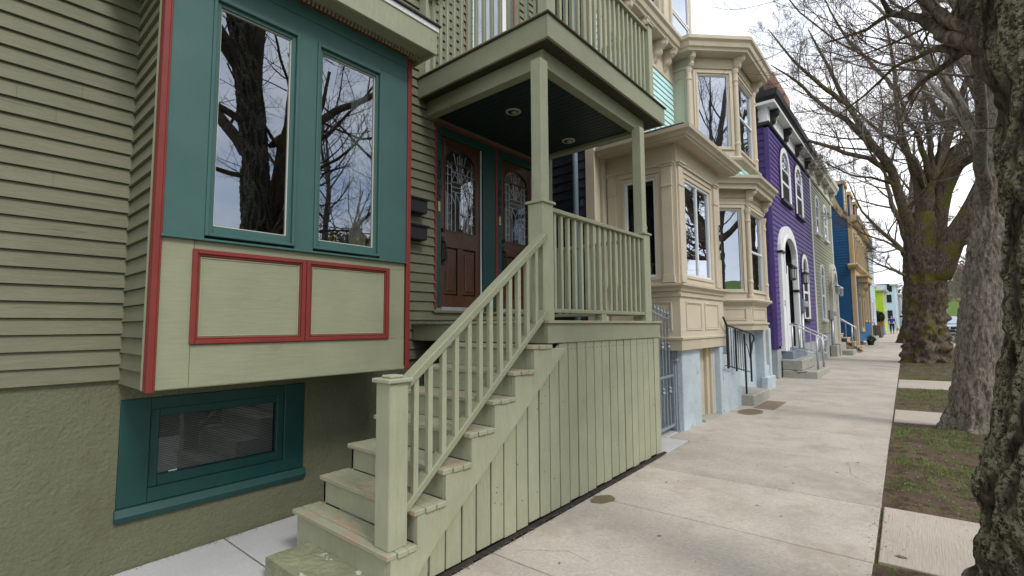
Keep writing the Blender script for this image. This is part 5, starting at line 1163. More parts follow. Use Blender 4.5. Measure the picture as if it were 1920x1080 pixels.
# concave slated roof face
mb = MB()
for k in range(13):
    (xa, za), (xb, zb) = prof[k], prof[k+1]
    mb.add([(xa+.22, BY0+.02, za), (xa+.22, BY1, za), (xb+.22, BY1, zb), (xb+.22, BY0+.02, zb)], [(0, 1, 2, 3)])
mb.build('mansard_roof', M['roof'], bl, fix=False)
rear(bl, QX-1, BY0, BY1, 8.85, M['blue'], M['roof'])
for k, y in enumerate((29.9, 32.8, 35.7)):
    mb = MB(); mb.box(QX-1.1, QX-.33, y, y+1.2, 7.35, 8.75); dm = mb.build('dormer', M['blue'], bl)
    mb = MB(); mb.box(QX-1.15, QX-.22, y-.12, y+1.32, 8.75, 8.95); mb.box(QX-.33, QX-.27, y+.0, y+.2, 7.3, 8.75); mb.box(QX-.33, QX-.27, y+1.0, y+1.2, 7.3, 8.75); mb.build('dormer_trim', M['tan'], dm, bevel=.01)
    mb = MB(); mb.box(QX-.33, QX-.30, y+.25, y+.95, 7.5, 8.65); mb.build('pane', M['glass_far'], dm)
siding(F4, BY0, BY1, .6, 6.7, .16, seed=42).build('siding', M['blue'], bl, fix=False)
mb = MB(**F4); mb.box(BY0, BY0+.38, .0, .06, .3, 6.7); mb.box(BY1-.4, BY1, .0, .06, .3, 6.7); mb.box(BY0, BY1, .0, .05, 3.95, 4.35); mb.box(BY0, BY1, .0, .04, 6.15, 6.75); mb.build('front_trim', M['tan'], bl, bevel=.006)
prof_eave(bl, 'belt_cornice', [(QX-.2, BY0-.02), (QX, BY0-.02), (QX, BY1)], [(0, 4.2), (.10, 4.22), (.22, 4.32), (.24, 4.42), (0, 4.5)], M['tan'])
prof_eave(bl, 'cornice', [(QX, BY0-.05), (QX, BY1)], [(0, 6.55), (.12, 6.58), (.30, 6.66), (.34, 6.85), (0, 6.95)], M['tan'])
for k in range(16): 
    a = BY0+.3+k*.55; mb = MB(**F4); mb.box(a, a+.14, .04, .26, 6.42, 6.6); mb.build('modillion', M['tan'], bl)
for y in (29.75, 31.1, 32.45, 33.8, 35.15, 36.5):
    w_ = thing and window(bl, FR(QX+.03), y, y+.85, 4.55, 6.05, M['tan'], fw=.10, b0=-.02, b1=.05, gl='glass_far', room=.05)
for y in (33.3, 35.2):
    window(bl, FR(QX+.03), y, y+.95, 1.6, 3.6, M['tan'], fw=.10, b0=-.02, b1=.05, gl='glass_far', room=.05)
# door hood on big brackets
mb = MB(**F4); mb.box(30.4, 32.6, .0, .48, 3.62, 3.9); mb.box(30.3, 32.7, .0, .54, 3.901, 4.0); mb.build('door_hood', M['tan'], bl, bevel=.02)
for a in (30.6, 32.4): bracket(bl, F4, a, .2, .42, 3.62, .95, M['tan'])
mb = MB(**F4); mb.ring(30.75, 32.25, 1.1, 3.5, .2, .0, .09); mb.build('door_casing', M['tan'], bl); mb = MB(**F4); mb.box(30.95, 32.05, .01, .03, 1.1, 3.3); mb.build('door', M['oldwood'], bl)
wd = thing('wooden_steps', (-2.9, 27.6, .2), 'tan wooden steps in the gap between the sage and blue houses', 'steps')
for k in range(6):
    mb = MB(); x0 = -3.75+k*.27; z = 1.45-k*.19; mb.box(x0, x0+.30, 27.0, 28.3, z-.05, z); mb.box(x0+.25, x0+.27, 27.02, 28.28, z-.19, z-.051); mb.build('step', M['tan'], wd, bevel=.008)
for y in (27.05, 28.2):
    mb = MB(); mb.ext([(-3.75, 1.35), (-2.15, .22), (-2.40, .22), (-3.75, 1.12)], y, y+.05, 'b'); mb.build('stringer', M['tan'], wd)
mb = MB(); mb.tube([(-3.4, 27.0, 1.2), (-3.4, 27.0, 2.15), (-2.3, 27.0, 1.35), (-2.3, 27.0, .4)], .025, 6); mb.build('handrail', M['galv'], wd)
# ================================================================ FAR ROW
def row_house(y0, y1, x, z1, m, label, trim, wins, ny=2, zs=((1.9, 3.7), (4.7, 6.2)), gable=False, roofm='roof', door=None):
    t = thing('row_house', (x, y0, gz(x, y0)), label, 'house', 'houses further along the row')
    siding(SD(y0), -12, x, .3, z1, .22, seed=int(y0)).build('side_wall', m, t, fix=False)
    siding(FR(x), y0, y1, .3, z1, .22, seed=int(y0)+1).build('front_wall', m, t, fix=False)
    rear(t, x, y0, y1, z1, m, M[roofm])
    mb = MB(**FR(x)); mb.box(y0-.02, y0+.14, -.02, .04, .4, z1); mb.box(y1-.14, y1, .0, .04, .4, z1); mb.box(y0+.14, y1-.14, 0, .05, z1-.35, z1); mb.build('front_trim', trim, t)
    prof_eave(t, 'cornice', [(x-.6, y0-.03), (x, y0-.03), (x, y1)], [(0, z1-.15), (.3, z1-.1), (.38, z1+.1), (0, z1+.16)], trim)
    n = wins; st_ = (y1-y0)/n
    for c0, c1 in zs:
        for k in range(n):
            a = y0+st_*(k+.5)-.45
            if door is not None and c0 < 3 and k == door:
                mb = MB(**FR(x)); mb.ring(a-.1, a+1.0, .9, 3.4, .14, .01, .07); mb.build('door_casing', trim, t); mb = MB(**FR(x)); mb.box(a+.04, a+.86, .012, .04, .9, 3.26); mb.build('door', M['oldwood'], t); continue
            mb = MB(**FR(x)); mb.ring(a, a+.9, c0, c1, .10, .01, .06); w = mb.build('window', trim, t)
            mb = MB(**FR(x)); mb.box(a+.1, a+.8, .015, .02, c0+.1, c1-.1); mb.build('pane', M['glass_far'], w)
    return t
t = row_house(38.1, 45.5, -2.95, 7.6, M['palegrey'], 'grey and white row house just beyond the tan front', M['white'], 5, door=1)
mb = MB(); mb.box(-3.9, -2.5, 38.6, 44.9, 6.9, 7.5); mb.build('mansard_roof', M['greyblue'], t)
row_house(45.6, 53.0, -3.05, 7.3, M['paleblue'], 'pale blue row house with white trim before the lime green one', M['white'], 5, door=2)
t = row_house(55, 62, -3.6, 5.2, M['terracotta'], 'low red brown fronted house beside the lime green one', M['white'], 3)
t = row_house(66.5, 71.5, -3.1, 5.1, M['lime'], 'bright lime green house with pale corner boards', M['offwhite'], 3, zs=((1.7, 2.9), (3.6, 4.6)))
mb = MB(**SD(66.5)); mb.ext([(-9.2, 5.1), (-3.1, 5.1), (-6.1, 7.0)], -.3, .02, 'b'); mb.build('gable', M['lime'], t)
for a, c in ((-5.2, 4.2), (-4.3, 4.2), (-4.2, 2.0)):
    mb = MB(**SD(66.5)); mb.box(a, a+.5, .0, .05, c, c+.9); mb.build('window', M['dark'], t)
t = row_house(86, 93, -2.6, 6.9, M['paleblue'], 'tall pale blue house beyond the crossing', M['white'], 3, zs=((2, 3.3), (4.2, 5.5)))
for a, c in ((-3.6, 4.4), (-4.9, 4.4), (-3.6, 2.2), (-4.9, 2.2), (-3.5, 5.9)):
    mb = MB(**SD(86)); mb.box(a, a+.55, .0, .06, c, c+1.1); mb.build('window', M['dark'], t)
t = row_house(93.5, 100, -2.3, 5.8, M['palegrey'], 'pale grey house last in the row before the low shed', M['white'], 3)
t = thing('shed', (-2, 112, .6), 'long low pale building at the foot of the hill', 'building')
mb = MB(); mb.box(-9, -.6, 108, 116, .4, 3.0); mb.build('walls', M['palegrey'], t); mb = MB(); mb.ext([(107.6, 3.0), (116.4, 3.0), (112, 4.1)], -9.2, -.4, 'a'); mb.build('roof', M['greyblue'], t)
# planters and pots
def planter(x0, x1, y0, y1, h, m, label, taper=.05):
    t = thing('planter', ((x0+x1)/2, (y0+y1)/2, gz(x1, y0)), label, 'planter'); z0 = gz(x1, y0)-.02; z1 = z0+h
    mb = MB(); k = taper
    mb.add([(x0, y0, z0), (x1, y0, z0), (x1, y1, z0), (x0, y1, z0), (x0, y0, z1), (x1-k, y0+k, z1), (x1-k, y1-k, z1), (x0, y1-k, z1)], [(0, 3, 2, 1), (0, 1, 5, 4), (1, 2, 6, 5), (2, 3, 7, 6), (3, 0, 4, 7), (4, 5, 6, 7)])
    mb.build('box', m, t, bevel=.01); mb = MB(); mb.box(x0, x1-k+.02, y0+k-.02, y1, z1+.001, z1+.04); mb.build('rim', m, t); return t
planter(-3.4, -2.45, 47.5, 50.0, .95, M['oldwood'], 'large dark wooden planter box out on the sidewalk')
planter(-3.3, -2.6, 54.5, 56.5, .8, M['planterblue'], 'blue grey planter box behind the dark wooden one')
planter(-3.9, -2.85, 60.0, 62.0, 1.15, M['terracotta'], 'orange planter box holding a clipped evergreen')
sg = thing('stone_block', (-2.5, 44, .4), 'low mossy stone step jutting out past the tan front', 'step'); mb = MB(); mb.box(-2.94, -2.45, 41, 44.5, .2, .62); mb.build('block', M['granite'], sg, bevel=.02); 
mb = MB(); mb.tube([(-2.5, 42, .5), (-2.5, 42, 1.5), (-2.9, 42, 1.8)], .025, 6); mb.build('railing', M['iron'], sg)
pm = thing('potted_shrub', (-2.45, 37.2, .35), 'dark green potted shrub at the foot of the wooden steps', 'shrub')
sp = thing('street_lamp', (-1.75, 82, .6), 'slim dark street lamp at the crossing', 'street lamp')
mb = MB(); mb.tube([(-1.55, 82, .5), (-1.55, 82, 3.6)], .05, 8); mb.build('pole', M['iron'], sp); mb = MB(); mb.box(-2.2, -1.5, 81.9, 82.1, 2.25, 2.5); mb.build('sign_plate', M['black'], sp)
mb = MB(); mb.tube_profile(-1.55, 82, [(.05, 3.6), (.15, 3.7), (.18, 3.95), (.02, 4.1)], 8); mb.build('lamp_head', M['iron'], sp)
# ================================================================ TREES
def tubes_np(P, Rr, n):
    """P (B,K,3) polylines, Rr (B,K) radii -> verts, quads"""
    B, K, _ = P.shape
    D = np.empty_like(P); D[:, 1:-1] = P[:, 2:]-P[:, :-2]; D[:, 0] = P[:, 1]-P[:, 0]; D[:, -1] = P[:, -1]-P[:, -2]
    D /= np.linalg.norm(D, axis=2, keepdims=True)+1e-9
    ref = np.zeros_like(D[:, :1]); m = np.abs(D[:, :1, 2]) < .8; ref[..., 2] = m; ref[..., 0] = ~m
    X = np.cross(D, np.broadcast_to(ref, D.shape)); X /= np.linalg.norm(X, axis=2, keepdims=True)+1e-9; Y = np.cross(D, X)
    t = np.arange(n)*2*PI/n
    V = P[:, :, None]+(X[:, :, None]*np.cos(t)[None, None, :, None]+Y[:, :, None]*np.sin(t)[None, None, :, None])*Rr[:, :, None, None]
    idx = np.arange(B*K*n).reshape(B, K, n); a = idx[:, :-1]; b = np.roll(idx, -1, axis=2)[:, :-1]; c = np.roll(idx, -1, axis=2)[:, 1:]; d = idx[:, 1:]
    F = np.stack([a, b, c, d], axis=-1).reshape(-1, 4)
    return V.reshape(-1, 3), F
def mesh_from(parts, name):
    vs, fs, k = [], [], 0
    for v, f in parts: vs.append(v); fs.append(f+k); k += len(v)
    V = np.concatenate(vs); F = np.concatenate(fs)
    return np_mesh(name, V, F.ravel(), np.arange(len(F))*4, None)
def sample(P, Rr, bi, t):
    K = P.shape[1]; u = t*(K-1); i = np.minimum(u.astype(int), K-2); f = (u-i)[:, None]
    p = P[bi, i]*(1-f)+P[bi, i+1]*f; d = P[bi, i+1]-P[bi, i]; d /= np.linalg.norm(d, axis=1, keepdims=True)+1e-9
    r = Rr[bi, i]*(1-f[:, 0])+Rr[bi, i+1]*f[:, 0]; return p, d, r
def spawn(P, Rr, L, m, rg, lf=(.45, .7), ang=(35, 65), rf=.55, t0=.25, trop=.15, K=5, wob=.09, rmin=.0022, droop=0):
    B = P.shape[0]; bi = np.repeat(np.arange(B), m); N = len(bi)
    t = (np.tile((np.arange(m)+.5)/m, B)+rg.uniform(-.4, .4, N)/m)*(1-t0)+t0; t = np.clip(t, 0, .985)
    p, d, r = sample(P, Rr, bi, t)
    q = rg.normal(size=(N, 3)); q[:, 2] *= .6; q -= d*np.sum(q*d, axis=1, keepdims=True); q /= np.linalg.norm(q, axis=1, keepdims=True)+1e-9
    a = np.radians(rg.uniform(ang[0], ang[1], N))[:, None]; dd = d*np.cos(a)+q*np.sin(a)
    ln = L[bi]*rg.uniform(lf[0], lf[1], N)*(1.12-.62*t)
    out = np.empty((N, K, 3)); out[:, 0] = p; cur = dd
    for k in range(1, K):
        cur = cur+rg.normal(size=(N, 3))*wob; cur[:, 2] += trop*(1 if k < 3 else 1.3)-droop*(k/K); cur /= np.linalg.norm(cur, axis=1, keepdims=True)
        out[:, k] = out[:, k-1]+cur*(ln/(K-1))[:, None]
    r0 = np.maximum(r*rf, rmin); RR = r0[:, None]*np.linspace(1, .38, K)[None]
    return out, np.maximum(RR, rmin*.7), ln
def resample(pts, rad, K=13):
    pts = np.array(pts, float); n = len(pts); s = np.linspace(0, n-1, K); out = []
    for q in s:
        i = min(int(q), n-2); f = q-i; p0 = pts[max(i-1, 0)]; p1 = pts[i]; p2 = pts[i+1]; p3 = pts[min(i+2, n-1)]
        out.append(.5*((2*p1)+(-p0+p2)*f+(2*p0-5*p1+4*p2-p3)*f*f+(-p0+3*p1-3*p2+p3)*f**3))
    r = np.interp(s, np.linspace(0, n-1, len(rad)), rad); return np.array(out), r
def trunk(name, path, rad, parent, m, nr=96, dz=.03, amp=.014, lump=.05, lumpz=.7, fr=(9, 1.0), seed=0, butt=.16):
    """bark-displaced trunk: rings along a path, ridged noise for the furrows and lumps near the ground"""
    path = np.array(path, float); seg = np.linalg.norm(np.diff(path, axis=0), axis=1); S = np.concatenate([[0], np.cumsum(seg)]); n = max(4, int(S[-1]/dz))
    s = np.linspace(0, S[-1], n); C = np.stack([np.interp(s, S, path[:, i]) for i in range(3)], 1)
    k = np.ones(9)/9; 
    for i in range(2):
        Cp = np.pad(C[:, i], 4, mode='edge'); C[:, i] = np.convolve(Cp, k, 'valid')
    Rr = np.interp(s, S, rad); Rp = np.pad(Rr, 4, mode='edge'); Rr = np.convolve(Rp, k, 'valid')
    V = []; RG = []
    for j in range(n):
        for i in range(nr):
            t = 2*PI*i/nr; x, y = math.cos(t), math.sin(t); r = Rr[j]; z = C[j, 2]
            q = Vector((x*r*fr[0]+seed, y*r*fr[0], z*fr[0]*.22*fr[1]))
            q2 = q+Vector((noise.noise(q*.5+Vector((7, 1, 3))), noise.noise(q*.5), 0))*.8
            rd = 1-abs(noise.noise(q2))*2; h = amp*(rd*1.2-.6)
            RG.append(rd*1.2-.6)
            h += amp*.8*noise.noise(Vector((x*r*30+seed, y*r*30, z*16)))
            low = max(0, min(1, (lumpz-(z-path[0][2]-.1))/lumpz))
            h += (lump*low+.012)*noise.noise(Vector((x*r*5+seed, y*r*5, z*5)))+lump*low*.5*noise.noise(Vector((x*r*13, y*r*13+seed, z*13)))
            # buttress roots
            h += low*low*r*butt*math.cos(t*5+seed)
            V.append((C[j, 0]+x*(r+h), C[j, 1]+y*(r+h), z))
    idx = np.arange(n*nr).reshape(n, nr); a = idx[:-1]; b = np.roll(idx, -1, 1)[:-1]; c = np.roll(idx, -1, 1)[1:]; d = idx[1:]
    F = np.stack([a, b, c, d], -1).reshape(-1, 4); me = np_mesh(name, np.array(V), F.ravel(), np.arange(len(F))*4, None)
    me.attributes.new('ridge', 'FLOAT', 'POINT').data.foreach_set('value', np.array(RG, np.float32))
    return link_mesh(name, me, m, parent, True)
def crown(parent, limbs, rg, levels, m_limb, m_twig, K=13, thin=1.0):
    """limbs: list of (points, radii). levels: list of spawn kwargs"""
    P = []; Q = []
    for pts, rad in limbs:
        a, b = resample(pts, rad, K)
        a[1:-1] += rg.normal(size=(K-2, 3))*np.minimum(.02, b[1:-1, None]*.25); P.append(a); Q.append(b)
    P = np.array(P); Q = np.array(Q); Q2 = Q.copy(); Q2[:, 0] *= .35; lm = [tubes_np(P, Q2, 10)]
    L = np.linalg.norm(np.diff(P, axis=1), axis=2).sum(1)
    tw = []; cp, cr, cl = P, Q, L
    for i, lv in enumerate(levels):
        lv = dict(lv); cp2, cr2, cl2 = spawn(cp, cr, cl, rg=rg, **lv)
        (lm if i == 0 else tw).append(tubes_np(cp2, cr2, 6 if i == 0 else (4 if i == 1 else 3)))
        cp, cr, cl = cp2, cr2, cl2
    me = mesh_from(lm, 'limb'); link_mesh('limbs', me, m_limb, parent, True)
    me = mesh_from(tw, 'twigs'); o = link_mesh('crown', me, m_twig, parent, True)
    return cp
rgn = np.random.default_rng(11)
TG = 'street trees between sidewalk and street'
# ---- T1: lichen covered trunk right beside the camera
t1 = thing('bare_tree', (.53, 3.1, 0), 'nearest bare tree, thick trunk crusted with lichen at the right edge', 'tree', TG)
trunk('trunk', [(.53, 3.1, -.12), (.53, 3.1, .3), (.53, 3.1, .52), (.53, 3.1, .62), (.53, 3.1, .78), (.54, 3.1, 1.0), (.555, 3.1, 1.4), (.565, 3.1, 2.0), (.565, 3.1, 2.5), (.56, 3.1, 2.85), (.52, 3.05, 3.3), (.51, 2.98, 4.2), (.5, 2.86, 5.2), (.5, 2.72, 6.1), (.52, 2.6, 7.2)],
      [.50, .405, .385, .365, .372, .342, .275, .25, .25, .265, .225, .20, .18, .16, .11], t1, M['bark1'], nr=230, dz=.014, amp=.024, lump=.085, lumpz=1.0, fr=(15, 1.0), seed=3.3, butt=.05)
l1 = [([(.45, 3.15, 2.60), (.345, 3.25, 2.90), (.315, 3.35, 3.2), (.28, 3.5, 3.6), (.22, 3.7, 4.4), (.15, 4.0, 5.8)], [.12, .092, .078, .07, .05, .025]),
      ([(.45, 3.1, 2.72), (.20, 3.2, 2.97), (.15, 3.35, 3.10), (.086, 3.5, 3.262), (-.047, 3.6, 3.403), (-.169, 3.8, 3.46), (-.42, 4.0, 3.56)], [.055, .036, .030, .024, .017, .010, .005]),
      ([(-.03, 3.6, 3.39), (-.12, 3.5, 3.55), (-.25, 3.4, 3.72)], [.015, .010, .005]),
      ([(.45, 3.1, 2.75), (.212, 3.2, 3.03), (.147, 3.3, 3.189), (.091, 3.4, 3.343), (.021, 3.6, 3.634), (-.1, 3.9, 4.1)], [.038, .028, .025, .022, .018, .01]),
      ([(.45, 3.1, 2.74), (.19, 3.3, 2.96), (.13, 3.4, 3.03), (.065, 3.6, 3.09), (-.035, 3.7, 3.116), (-.215, 4.0, 3.10), (-.435, 4.3, 3.10)], [.035, .024, .016, .012, .009, .007, .004]),
      ([(.55, 3.15, 2.9), (.53, 3.38, 3.8), (.48, 3.5, 4.8), (.45, 3.6, 6.2), (.4, 3.9, 8.2)], [.16, .13, .11, .085, .035]),
      ([(.5, 2.9, 5.0), (.45, 2.95, 5.8), (.5, 3.1, 7.0), (.6, 3.2, 8.8)], [.13, .10, .08, .03]),
      ([(.5, 2.8, 5.4), (.3, 2.2, 6.1), (-.2, 1.5, 7.2), (-.8, .8, 8.6)], [.12, .09, .07, .02]),
      ([(.5, 2.6, 7.0), (.7, 2.2, 8.3), (1.0, 1.6, 10.)], [.11, .07, .02]),
      ([(.5, 2.9, 4.6), (.5, 2.2, 4.9), (.4, 1.3, 5.1), (.3, .2, 5.6)], [.07, .05, .035, .015]),
      ([(.5, 2.9, 3.8), (.6, 2.3, 3.9), (.55, 1.5, 3.95), (.5, .6, 4.3)], [.045, .03, .02, .01]),
      ([(.5, 2.9, 4.1), (1.1, 2.6, 4.9), (2.0, 2.2, 6.0), (3.0, 1.8, 7.6)], [.11, .085, .06, .02]),
      ([(.5, 3.2, 4.4), (.7, 4.2, 5.2), (.6, 5.4, 6.2), (.4, 6.8, 7.2)], [.10, .08, .05, .015])]
crown(t1, l1, rgn, [dict(m=9, lf=(.3, .6), rf=.27, trop=.10, t0=.2, K=6), dict(m=8, lf=(.35, .6), rf=.45, trop=.1, rmin=.0022), dict(m=5, lf=(.3, .6), rf=.6, trop=.1, rmin=.0017)], M['bark3'], M['twig_r'])
# ivy and sprouting leaves on the second stem
def leaves(name, parent, pts, n, spread, size, m, rg, flat=False):
    pts = np.array(pts); i = rg.integers(0, len(pts)-1, n); f = rg.random(n)[:, None]; c = pts[i]*(1-f)+pts[i+1]*f+rg.normal(size=(n, 3))*spread
    a = rg.normal(size=(n, 3)); a /= np.linalg.norm(a, axis=1, keepdims=True); b = np.cross(a, rg.normal(size=(n, 3))); b /= np.linalg.norm(b, axis=1, keepdims=True); s = (size*rg.uniform(.5, 1.2, n))[:, None]
    V = np.stack([c-a*s, c+b*s*.6, c+a*s, c-b*s*.6], 1).reshape(-1, 3); F = np.arange(4*n)
    return link_mesh(name, np_mesh(name, V, F, np.arange(n)*4, None), m, parent)
leaves('ivy', t1, [(.36, 3.42, 3.6), (.34, 3.5, 4.6), (.34, 3.55, 5.4)], 90, .05, .035, M['leaf'], rgn)
# ---- T2
t2 = thing('bare_tree', (.45, 8.9, .1), 'second bare tree from the camera, grey brown furrowed trunk leaning towards the street', 'tree', TG)
trunk('trunk', [(.44, 8.95, -.05), (.46, 8.95, .2), (.50, 8.95, .45), (.53, 8.95, .9), (.59, 8.95, 1.58), (.69, 8.95, 2.4), (.80, 8.95, 3.2), (.92, 8.95, 4.4), (.98, 8.9, 6.0)],
      [.42, .33, .285, .24, .215, .19, .17, .13, .08], t2, M['bark2'], nr=170, dz=.025, amp=.019, lump=.06, lumpz=.6, fr=(11, 1.3), seed=8.1)
l2 = [([(.72, 8.8, 3.1), (.66, 7.8, 3.7), (.58, 6.6, 4.15), (.5, 5.2, 4.6), (.42, 4.0, 5.3)], [.085, .06, .045, .03, .012]),
      ([(.8, 8.95, 3.6), (.6, 9.2, 4.6), (.2, 9.6, 5.8), (-.4, 10.2, 7.2)], [.085, .06, .04, .014]),
      ([(.85, 8.9, 4.2), (.7, 8.9, 5.4), (.55, 9.0, 6.8), (.4, 9.1, 8.6)], [.09, .07, .05, .015]),
      ([(.9, 8.9, 4.6), (1.5, 8.5, 5.8), (2.3, 8.0, 7.4)], [.12, .08, .02]),
      ([(.95, 8.9, 5.8), (1.0, 9.2, 7.6), (.9, 9.5, 9.8)], [.10, .07, .02]),
      ([(.8, 8.9, 3.8), (.75, 10.0, 4.6), (.5, 11.4, 5.6), (.2, 12.8, 6.9)], [.10, .075, .05, .015]),
      ([(.85, 8.9, 4.4), (.4, 8.2, 5.4), (-.1, 7.5, 6.4), (-.7, 6.8, 7.8)], [.09, .07, .045, .015])]
crown(t2, l2, rgn, [dict(m=8, lf=(.35, .6), rf=.30, trop=.10, t0=.22, K=6), dict(m=8, lf=(.35, .6), rf=.5, trop=.09, rmin=.003), dict(m=6, lf=(.3, .6), rf=.6, trop=.08, rmin=.0022)], M['bark2'], M['twig'])
# ---- T3: big mossy multi-stemmed tree
t3 = thing('bare_tree', (.1, 21.5, .2), 'third bare tree, massive mossy trunk forking into many limbs over the sidewalk', 'tree', TG)
trunk('trunk', [(.02, 21.5, .05), (.05, 21.5, .5), (.10, 21.5, 1.1), (.13, 21.5, 1.65), (.19, 21.5, 2.3), (.21, 21.5, 3.0), (.23, 21.5, 3.8), (.15, 21.5, 4.5), (.22, 21.5, 5.3)], [.70, .57, .52, .49, .48, .51, .54, .45, .30], t3, M['bark3'], nr=120, dz=.06, amp=.06, lump=.17, lumpz=4.5, fr=(4, 1.0), seed=1.7)
l3 = [([(0, 21.4, 3.9), (-.07, 21.50, 4.58), (-.18, 21.12, 5.18), (-.34, 20.75, 5.75), (-.58, 20.38, 6.94), (-.89, 20.00, 7.38), (-1.39, 19.62, 8.60), (-1.75, 19.25, 9.61), (-2.11, 18.88, 10.71), (-2.40, 18.50, 11.51)], [.25, .19, .165, .145, .135, .115, .09, .065, .045, .015]),
      ([(-.85, 20.1, 7.3), (-1.0, 20.3, 7.62), (-1.56, 19.75, 8.45), (-2.21, 19.00, 9.01), (-2.84, 18.25, 9.77), (-3.4, 17.50, 10.2)], [.13, .11, .085, .06, .04, .012]),
      ([(.2, 21.5, 4.7), (.16, 21.50, 5.29), (.09, 21.33, 6.57), (-.13, 21.17, 7.71), (-.24, 21.00, 8.73), (-.23, 20.83, 9.90), (-.32, 20.67, 11.20), (-.44, 20.50, 12.33)], [.18, .13, .11, .095, .08, .065, .045, .015]),
      ([(.25, 21.5, 5.0), (.35, 21.50, 5.81), (.51, 21.62, 6.55), (.77, 21.75, 7.08), (1.06, 21.88, 7.89), (1.18, 22.00, 8.65), (1.20, 22.12, 9.35), (1.19, 22.25, 10.36), (1.16, 22.38, 11.79), (1.09, 22.50, 13.08)], [.32, .24, .19, .165, .14, .12, .10, .08, .055, .02]),
      ([(.40, 22.00, 3.6), (.48, 22.00, 4.20), (.58, 22.00, 5.31), (.82, 22.00, 6.39), (1.16, 22.00, 7.06), (1.58, 22.00, 7.51), (1.92, 22.00, 7.88), (2.42, 22.00, 8.91), (2.84, 22.00, 9.84)], [.36, .34, .34, .34, .34, .31, .28, .22, .12]),
      ([(.4, 21.4, 2.9), (.59, 21.30, 3.39), (.90, 21.10, 4.22), (1.30, 20.90, 4.83), (1.70, 20.70, 5.75), (2.02, 20.50, 6.47), (2.41, 20.30, 7.62)], [.40, .38, .34, .30, .26, .22, .15]),
      ([(.41, 21.4, 6.0), (.23, 20.90, 6.62), (-.01, 20.50, 7.12), (-.32, 20.10, 7.59), (-.84, 19.70, 8.01), (-1.49, 19.30, 8.98)], [.10, .085, .075, .06, .045, .015]),
      ([(.47, 21.4, 6.3), (.39, 20.97, 6.97), (.25, 20.63, 7.64), (.20, 20.30, 7.82), (-.01, 19.97, 8.13), (-.11, 19.63, 8.67), (-.31, 19.30, 9.85)], [.11, .09, .08, .07, .06, .045, .015]),
      ([(.54, 21.4, 6.4), (.56, 21.30, 7.20), (.56, 21.30, 7.66), (.51, 21.30, 8.33), (.49, 21.30, 8.89), (.51, 21.30, 10.40)], [.10, .085, .08, .07, .06, .02]),
      ([(1.18, 22, 8.6), (1.6, 21.6, 9.6), (1.9, 21.0, 10.9), (2.1, 20.6, 12.4)], [.12, .09, .06, .02]),
      ([(1.1, 22, 8.1), (.6, 21.4, 9.2), (.3, 20.8, 10.4), (.2, 20.2, 12)], [.10, .08, .05, .02]),
      ([(-.5, 20.6, 6.6), (-1.1, 20.0, 7.1), (-2.0, 19.4, 7.5), (-2.9, 18.8, 8.1), (-3.6, 18.0, 9.2)], [.10, .08, .06, .045, .012]),
      ([(-1.5, 19.5, 8.9), (-2.0, 18.9, 9.4), (-2.7, 18.2, 10.2), (-3.4, 17.4, 11.4)], [.09, .07, .045, .012]),
      ([(-.23, 20.9, 9.5), (-.8, 20.2, 10.4), (-1.5, 19.4, 11.4), (-2.0, 18.6, 12.8)], [.07, .055, .04, .012]),
      ([(-.34, 21.0, 6.2), (-.9, 20.6, 6.5), (-1.6, 20.2, 6.7), (-2.4, 19.8, 7.3)], [.05, .04, .03, .01]),
      ([(-.3, 21.2, 3.9), (-.7, 21.1, 4.3), (-1.4, 20.9, 4.7), (-2.1, 20.7, 5.4)], [.05, .035, .022, .008]),
      ([(2.3, 22, 8.7), (2.2, 21.5, 9.8), (2.0, 21, 11.2), (1.9, 20.6, 12.8)], [.13, .1, .07, .02]),
      ([(1.9, 20.6, 6.2), (1.5, 20.2, 7.2), (1.0, 19.6, 8.4), (.7, 19, 9.8)], [.10, .08, .05, .015])]
crown(t3, l3, rgn, [dict(m=12, lf=(.28, .52), rf=.30, trop=.09, t0=.25, K=6), dict(m=10, lf=(.38, .65), rf=.5, trop=.09, rmin=.0055), dict(m=7, lf=(.38, .65), rf=.6, trop=.08, rmin=.0034), dict(m=3, lf=(.35, .6), rf=.7, trop=.05, rmin=.0034, K=3)], M['bark3'], M['twig'])
mb = MB(); 
# ---- T4
t4 = thing('bare_tree', (-.7, 38, .3), 'fourth bare tree, dark trunk half hidden behind the mossy one', 'tree', TG)
trunk('trunk', [(-.55, 38, .2), (-.52, 38, .8), (-.45, 38, 1.7), (-.35, 38, 3.6), (-.25, 38, 6), (-.1, 38, 8)], [.72, .50, .44, .42, .40, .28], t4, M['bark3'], nr=48, dz=.15, amp=.05, lump=.12, lumpz=3, fr=(4, 1), seed=4.4)
l4 = [([(-.4, 38, 5.4), (-.6, 37.7, 5.7), (-.82, 37.40, 6.18), (-1.40, 36.80, 6.89), (-1.85, 36.20, 7.52), (-2.42, 35.60, 8.32), (-2.94, 35.00, 10.10)], [.18, .15, .13, .11, .09, .06, .02]),
      ([(-.34, 38.00, 5.94), (-.62, 37.50, 7.55), (-1.00, 37.00, 8.84), (-1.20, 36.50, 10.42), (-1.33, 36.00, 12.30)], [.22, .17, .13, .09, .03]),
      ([(-.2, 38, 7), (-.1, 38, 9), (.1, 38, 11), (.3, 38, 13)], [.25, .18, .1, .03]),
      ([(-.5, 37.8, 4.3), (-1.1, 37.2, 4.7), (-1.8, 36.5, 5.1), (-2.5, 35.6, 5.6)], [.10, .08, .05, .02]),
      ([(-.2, 38, 6), (.6, 37.5, 7.4), (1.5, 37, 9.4)], [.2, .14, .04])]
CRL = [dict(m=9, lf=(.35, .6), rf=.45, trop=.08, t0=.2, K=5), dict(m=8, lf=(.35, .6), rf=.5, trop=.07, rmin=.011), dict(m=7, lf=(.35, .6), rf=.6, trop=.05, rmin=.008, K=4)]
crown(t4, l4, rgn, CRL, M['bark3'], M['twig'])
